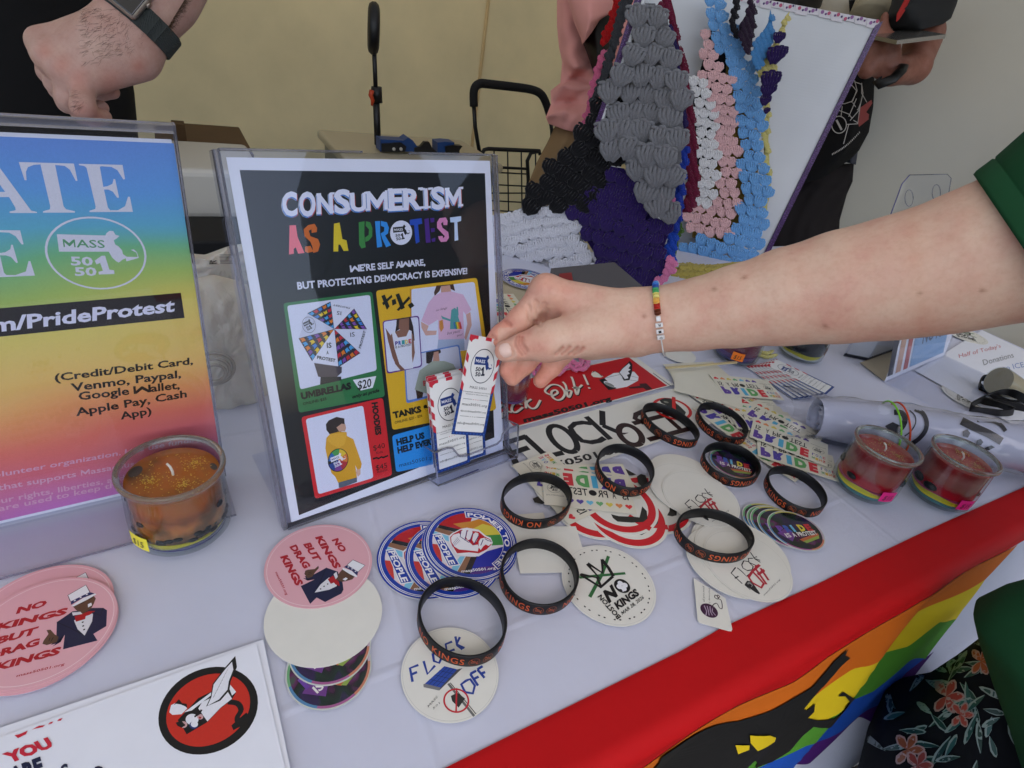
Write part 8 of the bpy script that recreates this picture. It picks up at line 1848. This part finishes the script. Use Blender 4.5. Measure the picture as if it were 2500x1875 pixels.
cb = tz(*ZY(2010, 250), .032); ct_ = tz(*ZY(2190, 330), .020); mb = MB(); mb.tube([cb, cb+(ct_-cb)*.03, ct_], [.0225, .0225, .016], 28); cup = empty('sand_cup', cb, 'small clear cup of pale sand leaning on the twisted wristbands', 'cup')
mb.build('cup_wall', GLASS.m, cup, True, sharp=40); mb = MB(); mb.tube([cb+(ct_-cb)*.02, ct_-(ct_-cb)*.03], [.0215, .0152], 28); mb.build('sand', sand('pale_sand', '#a89a80'), cup, True, sharp=40)
# ---- sheet asking for donations, far right, and the clear stands
ds = [tz(*ZY(x, y), .003) for x, y in ((1600, 95), (1880, -110), (2560, 180), (2300, 420), (1900, 190))]
ds = [tz(2235, 905, .003), tz(2398, 806, .003), tz(2620, 915, .003), tz(2480, 1040, .003)]
pp_ = sheet('donation_sheet', ds[::-1] if np.cross(ds[1]-ds[0], ds[2]-ds[0])[2] < 0 else ds, .0005, PAPERW); tag(pp_, 'white sheet with handwritten donation note in red and grey at the right edge', 'sheet')
P = Print(np.array([0, 0, T+.0032]), (1, 0, 0), (0, 1, 0)); P.inpx = True
P.text("Half of Today's", (2342, 874), (2444, 848), (2340, 864), C('#c86a70'), bold=0, res=2); P.text('Donations', (2402, 892), (2476, 872), (2398, 878), C('#7a7c80'), res=2); P.text('to ICE Stor', (2450, 906), (2540, 888), (2446, 893), C('#6a86c0'), res=2)
mesh('print', P.v, P.f, PRINT, pp_, False, P.c)
# clear card box with cards
def upr(p, h): return np.array([p[0], p[1], T+.003+h])
bx = [tz(2058, 870), tz(2118, 882), tz(2200, 852), tz(2140, 842)]
cbx = empty('card_box', upr(bx[0], 0), 'dark based clear box of upright cards seen under the arm', 'card box')
for i in range(4): sheet('side', [upr(bx[i], 0), upr(bx[(i+1) % 4], 0), upr(bx[(i+1) % 4], .05), upr(bx[i], .05)], .0012, CLEAR, cbx)
sheet('base', [upr(b_, .002) for b_ in bx], .004, mat('smoked_base', C('#3a3a44'), .2), cbx)
for k in range(14):
    t = (k+.6)/15; a = bx[0]*(1-t)+bx[3]*t; b_ = bx[1]*(1-t)+bx[2]*t; a, b_ = a+(b_-a)*.06, a+(b_-a)*.94; o = sheet('card', [upr(a, .001), upr(b_, .001), upr(b_, .042), upr(a, .042)], .0008, CARD, cbx)
# tented picture stand (printed sheet in a folded clear holder)
st = [tz(2160, 932, .003), tz(2305, 868, .003)]; top_ = [Q(2245, 795, .97), Q(2390, 780, 1.02)]
stn = empty('picture_stand', st[0], 'tilted clear stand holding a faded red and blue picture under the arm', 'sign holder')
A_, B_2 = tz(2160, 932, .004), tz(2305, 868, .004); up_v = np.array([.02, .06, .10]); sheet('picture', [A_, B_2, B_2+up_v, A_+up_v], .0006, PAPERW, stn)
e_ = nrm(B_2-A_); uv_ = nrm(up_v-e_*(up_v@e_)); P = Print(A_-np.cross(e_, uv_)*-.0005, e_, uv_, lift=.00002); Lw, Lh = np.linalg.norm(B_2-A_), np.linalg.norm(up_v)
for a, b, col in ((.02, .10, '#3a3c48'), (.14, .22, '#c89a80'), (.26, .33, '#b0484c'), (.36, .96, '#7aa4cc')): P.poly([(Lw*a, Lh*.06), (Lw*b, Lh*.06), (Lw*b, Lh*.94), (Lw*a, Lh*.94)], C(col))
P.poly([(Lw*.4, Lh*.55), (Lw*.7, Lh*.5), (Lw*.9, Lh*.94), (Lw*.36, Lh*.94)], C('#c8b48a')); P.text('NO ICE', (Lw*.5, Lh*.35), (Lw*.92, Lh*.35), Lh*.2, C('#2a4468'), bold=.03); P.build('print', stn)
f_ = -nrm(np.cross(e_, [0, 0, 1.]))*-.10; fo = np.cross([0, 0, 1.], e_)*-.10
sheet('foot', [A_, A_+fo, B_2+fo, B_2][::-1], .0014, CLEAR, stn); sheet('front_sheet', [p-np.cross(e_, uv_)*-.003 for p in (A_, B_2, B_2+up_v, A_+up_v)], .0012, CLEAR, stn)
pxsheet('paper_slip', [(2100, 885), (2190, 852), (2215, 880), (2158, 930)], .0004, mat('wood_print', C('#b4a890'), .5, var=.1, vsc=30), 'beige wood patterned slip under the clear stand', 'slip')
# tall clear pocket with rounded corner behind the arm
tp0 = tz(2175, 720, 0); nn2 = nrm([.25, -.95, .12]); Zt = lambda x, y: (1800+x/3.16, y/3.16)
q3 = [onp(*Zt(x, y), tp0, nn2) for x, y in ((1160, 1720), (1270, 1420), (1330, 1350), (1620, 1344), (1650, 1375), (1630, 1500), (1560, 1760))]
tc = empty('clear_pocket', q3[0], 'empty clear wall pocket with rounded corners standing behind the forearm', 'card holder')
sheet('sheet', q3, .0016, CLEAR, tc); mb = MB(); mb.tube(q3[:3], .0012, 6); mb.build('edge', mat('violet_edge', C('#8480b4'), .1, trans=.5), tc, True); mb = MB(); mb.tube(q3[2:6], .0008, 6); mb.build('edge', EDGE, tc, True)
for (x, y) in ((1320, 1530), (1530, 1490)): 
    p = onp(*Zt(x, y), tp0, nn2); mb = MB(); mb.tube([p+RT*.012*math.cos(t)*.7+UP*.017*math.sin(t)-FWD*.002 for t in np.linspace(0, 2*PI, 24)], .0009, 5); mb.build('thumb_hole', EDGE, tc, True)
# ---- cream tray with stickers behind the poster
tb_ = [tz(1130, 690, .045), tz(1345, 650, .045), tz(1345, 800, .045), tz(1130, 860, .045)]
mb = MB(); cx_ = sum(tb_)/4; e_ = nrm([.93, .2, 0]); cx_ = tz(1262, 712, .045); mb.box(cx_-np.array([0, 0, .0225]), e_, np.cross([0, 0, 1], e_), (0, 0, 1), .10, .07, .0215); tr_ = mb.build('storage_box', mat('kraft_cream', C('#b8ac94'), .6, var=.05)); tag(tr_, 'low cream storage box behind the poster carrying stickers', 'box'); bevel(tr_, .002)
p = tz(1283, 681, .0475); again(pw, p[:2], .0454, PI+.1, label='far fist sticker upside down on the cream box')
p = tz(1236, 752, .0475); o = again(tat, p[:2], .0454, 2.0, label='tattoo card on the cream box behind the poster edge')
# printed glossy sheet leaning below the white crochet
gp_ = [(1335, 655), (1500, 640), (1560, 735), (1330, 760)]; go = tz(1420, 760, .02); gn = nrm([-.15, -.75, .6]); gs = sheet('glossy_print_sheet', [onp(*q, go, gn) for q in [(1345, 655), (1330, 760), (1500, 760), (1570, 700), (1500, 640)]], .001, mat('grey_gloss', C('#3c3a40'), .12, coat=.5)); tag(gs, 'dark glossy sheet with red pattern below the white crochet', 'sheet')
P = Print(go+gn*.0012, nrm(np.cross([0, 0, 1.], -gn)), nrm(np.cross(-gn, np.cross([0, 0, 1.], -gn))), lift=.00002); P.a = nrm(np.cross([0, 0, 1.], gn)); P.b = np.cross(gn, P.a); P.n = gn; P.inpx = True
for q in ([(1365, 668), (1395, 665), (1400, 690), (1380, 700), (1370, 720), (1360, 700)], [(1385, 690), (1420, 690), (1412, 712), (1400, 735), (1390, 708)], [(1372, 715), (1392, 712), (1398, 740), (1380, 745)], [(1350, 720), (1362, 700), (1366, 738)]): P.poly(q, C('#7c1416'))
mesh('print', P.v, P.f, PRINT, gs, False, P.c)
# ================================================================== gear behind the table
BLKM = mat('black_metal', C('#101012'), .45); 
def bw(x, y, n_): d = ray(x, y); return CAM+d*((n_-CAM@N1)/(d@N1))
rl_ = empty('ring_light', bw(925, 365, 1.55), 'black ring light on a pole with an orange clamp lever behind the poster', 'lamp stand')
mb = MB(); mb.tube([bw(923, 372, 1.55), bw(918, 235, 1.55)], .0085, 10); mb.build('pole', BLKM, rl_, True); mb = MB(); mb.tube([bw(918, 240, 1.55), bw(913, 108, 1.55)], .0055, 10); mb.build('pole', BLKM, rl_, True)
mb = MB(); mb.tube([bw(921, 250, 1.55), bw(919, 212, 1.55)], .0135, 12); mb.build('clamp', BLKM, rl_, True); mb = MB(); mb.tube([bw(908, 220, 1.53), bw(905, 232, 1.53), bw(910, 245, 1.53), bw(908, 258, 1.53)], [.006, .006, .005, .003], 8); mb.build('lever', mat('orange_lever', C('#b8401c'), .5), rl_, True)
rc_ = bw(912, 70, 1.55); mb = MB(); ax_l = nrm(RT*.96+FWD*.28); bu = nrm(UP); bvv = np.cross(ax_l, bu); pts = [rc_+bu*.042*math.cos(t)+bvv*.042*math.sin(t) for t in np.linspace(0, 2*PI, 33)]; mb.tube(pts, .013, 10, cap=False); mb.build('ring', BLKM, rl_, True)
mb = MB(); mb.tube([rc_-ax_l*.006, rc_+ax_l*.010], [.038, .038], 28); mb.build('diffuser', mat('dim_diffuser', C('#3c362c'), .5), rl_, True)
mb = MB(); mb.tube([bw(914, 110, 1.55), bw(913, 90, 1.55)], .012, 10); mb.build('neck', BLKM, rl_, True)
mb = MB(); mb.tube([bw(923, 372, 1.55), tab((bw(923, 372, 1.55)@E1), 1.55, -T+.01)], .0085, 10); mb.build('pole', BLKM, rl_, True)
# storage tote and lid on which the blue clamps lie
tz0 = bw(925, 374, 1.5)[2]
tote = empty('storage_tote', tab(.62, 1.62, -T), 'cream topped storage tote behind the black poster', 'box')
zt_ = bw(1000, 380, 1.45)[2]
mb = MB(); mb.box(np.array([*(E1*.56+N1*1.55)[:2], zt_/2-.01]), E1, N1, (0, 0, 1), .20, .13, zt_/2-.012); o = mb.build('body', mat('tote_grey', C('#8c8674'), .5), tote); bevel(o, .01)
mb = MB(); mb.box(np.array([*(E1*.56+N1*1.55)[:2], zt_-.012]), E1, N1, (0, 0, 1), .215, .145, .012); o = mb.build('lid', mat('tote_cream', C('#b8ac8e'), .5), tote); bevel(o, .008, 3)
BL = mat('blue_tool', C('#173c72'), .45)
cl = empty('blue_clamp', bw(990, 370, 1.5), 'blue and black plastic clamp lying left on the storage tote', 'clamp'); ZT = lambda x, y: (600+x/3.16, y/3.16)
def slabpx(name, q, n_, th, m_, par): p = [bw(*ZT(x, y), n_) for x, y in q][::-1]; a = sheet(name, p, th, m_, par); return a
slabpx('jaw', [(1040, 1075), (1130, 1080), (1220, 1085), (1255, 1060), (1290, 1085), (1330, 1140), (1320, 1170), (1040, 1170)], 1.46, .04, BL, cl); slabpx('handle', [(1050, 1110), (1200, 1100), (1240, 1130), (1230, 1172), (1050, 1172)], 1.455, .02, BLKM, cl)
for x in (1145, 1200): 
    p = bw(*ZT(x, 1152), 1.450); mb = MB(); mb.tube([p, p+N1*.004], .004, 10); mb.build('rivet', mat('rivet', C('#b8b4ac'), .4) if 'rivet' not in bpy.data.materials else bpy.data.materials['rivet'], cl, True)
cl = empty('blue_clamp', bw(1100, 370, 1.5), 'blue and black plastic clamp lying right on the storage tote', 'clamp')
slabpx('jaw', [(1480, 1100), (1540, 1094), (1610, 1100), (1600, 1185), (1480, 1180)], 1.46, .04, BL, cl); slabpx('handle', [(1540, 1130), (1600, 1120), (1672, 1128), (1650, 1160), (1650, 1190), (1545, 1185)], 1.455, .02, BLKM, cl)
br_ = empty('black_bracket', bw(1040, 372, 1.5), 'small black bracket between the two blue clamps', 'bracket'); slabpx('plate', [(1300, 1140), (1350, 1130), (1380, 1095), (1415, 1095), (1435, 1135), (1480, 1180), (1300, 1180)], 1.458, .012, BLKM, br_)
# wire cart
cart = empty('wire_cart', tab(.80, 1.75, -T), 'black wire shopping cart with a padded handle behind the poster', 'cart')
def zc(x, y, n_=1.7): return bw(*ZT(x, y), n_)
mb = MB(); mb.tube([zc(1810, 1210), zc(1790, 1100), zc(1770, 980), zc(1760, 820)], .0065, 8); mb.build('frame_tube', BLKM, cart, True)
hd = [(1760, 820), (1758, 720), (1772, 670), (1810, 645), (1870, 648), (2080, 672), (2200, 690), (2270, 720), (2310, 780), (2350, 900)]
mb = MB(); mb.tube([zc(*p) for p in smooth_px(hd, 3)], .0125, 10); mb.build('handle', mat('foam_grip', C('#121214'), .8, bump=.4), cart, True)
mb = MB(); mb.tube([zc(2345, 890), zc(2362, 1010), zc(2370, 1250)], .0065, 8); mb.build('frame_tube', BLKM, cart, True)
mb = MB(); mb.tube([zc(1810, 1210), zc(1840, 1155), zc(1870, 1148), zc(2260, 1165), zc(2270, 1190)], .0065, 8); mb.build('basket_rim', BLKM, cart, True)
mb = MB(); mb.tube([zc(2270, 1165), zc(2200, 1180), zc(2172, 1240), zc(2180, 1400), zc(2160, 1600), zc(2150, 1800)], .0065, 8); mb.build('frame_tube', BLKM, cart, True)
for x in (1915, 2020, 2125, 2235): mb = MB(); mb.tube([zc(x, 1155), zc(x+8, 1700)], .0024, 6); mb.build('wire', BLKM, cart, True)
for y in (1285, 1325, 1420, 1490, 1545, 1620): mb = MB(); mb.tube([zc(1840, y), zc(2175, y+(18 if y != 1490 else 0))], .0024 if y != 1285 else .0045, 6); mb.build('wire', BLKM, cart, True)
mb = MB(); mb.tube([zc(1780, 1200), zc(1760, 1800)], .006, 8); mb.build('frame_tube', BLKM, cart, True)
for a in (.72, .95): mb = MB(); p = tab(a, 1.75, -T+.07); mb.tube([p-E1*.012, p+E1*.012], .07, 24); mb.build('wheel', BLKM, cart, True, sharp=40)
mb = MB(); mb.tube([zc(2150, 1800), tab(.95, 1.75, -T+.07)], .006, 8); mb.build('frame_tube', BLKM, cart, True); mb = MB(); mb.tube([zc(1760, 1800), tab(.72, 1.75, -T+.07)], .006, 8); mb.build('frame_tube', BLKM, cart, True)
# cardboard box and white bin between the two signs
cbm = mat('cardboard', C('#5c4326'), .8, var=.12, vsc=12)
def boxpx(name, tl, tr, zb, dep, m_, n_, label, cat, bev=.004):
    a, b = bw(*tl, n_), bw(*tr, n_); c = (a+b)/2+N1*dep/2; zt2 = (a[2]+b[2])/2; mb = MB(); mb.box(np.array([c[0], c[1], (zt2+zb)/2]), E1, N1, (0, 0, 1), abs((b-a)@E1)/2, dep/2, (zt2-zb)/2); o = mb.build(name, m_); bevel(o, bev, 3); return tag(o, label, cat)
boxpx('cardboard_box', (380, 368), (620, 372), .0, .28, cbm, 1.45, 'brown cardboard carton behind the gap between the two signs', 'box')
mb = MB(); a, b = bw(428, 322, 1.47), bw(447, 325, 1.47); mb.box((a+b)/2-np.array([0, 0, .03]), E1, N1, (0, 0, 1), .012, .02, .05); 
o = mb.build('carton_flap', cbm); tag(o, 'upright brown carton flap right of the rainbow sign corner', 'flap')
boxpx('white_bin', (400, 414), (640, 418), T-.02, .22, mat('bin_white', C('#c2beb4'), .4), 1.16, 'off white plastic bin behind the gap between the two signs', 'bin', .012)
boxpx('black_bag', (400, 586), (640, 592), .0, .12, mat('black_nylon', C('#08080a'), .7), .96, 'black bag behind the table below the white bin', 'bag')
# crumpled white plastic bags
BAGM = NT('plastic_bag'); BAGM.b.inputs['Base Color'].default_value = C('#cfcabf'); BAGM.b.inputs['Roughness'].default_value = .32; BAGM.b.inputs['Subsurface Weight'].default_value = .1; BAGM.bump(BAGM.noise(26, det=7, rough=.6), .55, .008); BAGM = BAGM.m
def bag(name, outline, n_, label, th=.05, seed=1):
    r_ = random.Random(seed); cx = sum(p[0] for p in outline)/len(outline); cy = sum(p[1] for p in outline)/len(outline); vs = []; fs = []; rings = 14; m_ = 64; ol = []
    d = [0]; O2_ = outline+[outline[0]]
    for a, b in zip(O2_[:-1], O2_[1:]): d.append(d[-1]+math.hypot(b[0]-a[0], b[1]-a[1]))
    for i in range(m_): t = d[-1]*i/m_; ol.append((np.interp(t, d, [p[0] for p in O2_]), np.interp(t, d, [p[1] for p in O2_])))
    for j in range(rings):
        k = 1-j/(rings-1)*.999; 
        for i, (x, y) in enumerate(ol):
            f_ = math.sin(i*.9+j*.35)*math.sin(i*.31-j*.8)+.6*math.sin(i*1.7+j); X, Y = cx+(x-cx)*k, cy+(y-cy)*k; vs.append(bw(X, Y, n_-th*math.sqrt(max(0, 1-k**2.2))+.0060*f_*(1-k**6)*k*k))
    for j in range(rings):
        k = 1-j/(rings-1)*.999
        for i, (x, y) in enumerate(ol): X, Y = cx+(x-cx)*k, cy+(y-cy)*k; vs.append(bw(X, Y, n_+.02*math.sqrt(max(0, 1-k**2))))
    for s_ in (0, rings*m_):
        for j in range(rings-1):
            for i in range(m_): a = s_+j*m_; q = (a+i, a+(i+1) % m_, a+m_+(i+1) % m_, a+m_+i); fs.append(q if not s_ else q[::-1])
    return tag(mesh(name, vs, fs, BAGM, None, True), label, 'plastic bag')
bag('plastic_bag', [(430, 690), (520, 670), (600, 690), (660, 800), (680, 930), (650, 1015), (590, 1052), (538, 1063), (500, 1040), (480, 900), (450, 780)], .56, 'crumpled white plastic bag standing between the two signs', .045, 2)
b2_ = bag('plastic_bag', [(440, 616), (500, 622), (560, 600), (620, 590), (660, 640), (660, 720), (560, 720), (470, 700), (430, 660)], .66, 'second white plastic bag with printed letter and stripes, lying behind', .03, 3)
bvb = bvh(b2_); ZK = lambda x, y: (400+x/3.3175, 600+y/3.3175); s5 = []
for k in range(7): s5.append(([ZK(448+k, 72+k*11), ZK(580, 70+k*12), ZK(580, 74+k*12), ZK(448+k, 76+k*11)], C('#26262a')))
s5 += [([ZK(368, 145), ZK(428, 138), ZK(428, 144), ZK(368, 151)], C('#1c1c20')), ([ZK(368, 150), ZK(374, 120), ZK(390, 118), ZK(396, 145), ZK(390, 146), ZK(386, 126), ZK(378, 128), ZK(376, 150)], C('#1c1c20')), ([ZK(396, 130), ZK(425, 116), ZK(427, 122), ZK(398, 137)], C('#1c1c20'))]
decal('bag_print', bvb, s5, b2_, step=14)
# tape rolls and a printed card end below the bag
tr0 = bw(522, 900, .50); mb = MB(); 
for k in range(3): 
    mb = MB(); r0 = .017-.004*k; mb.tube([tr0+E1*(r0*math.cos(t))+np.array([0, 0, r0*math.sin(t)])-N1*.004*k for t in np.linspace(0, 2*PI, 33)], .0016, 8, cap=False); o = mb.build('tape_roll', mat('clear_tape%d' % k, C('#d4cec4'), .15, trans=.5)); tag(o, ['outer', 'middle', 'inner'][k]+' ring of the clear tape roll beside the rainbow sign edge', 'tape')
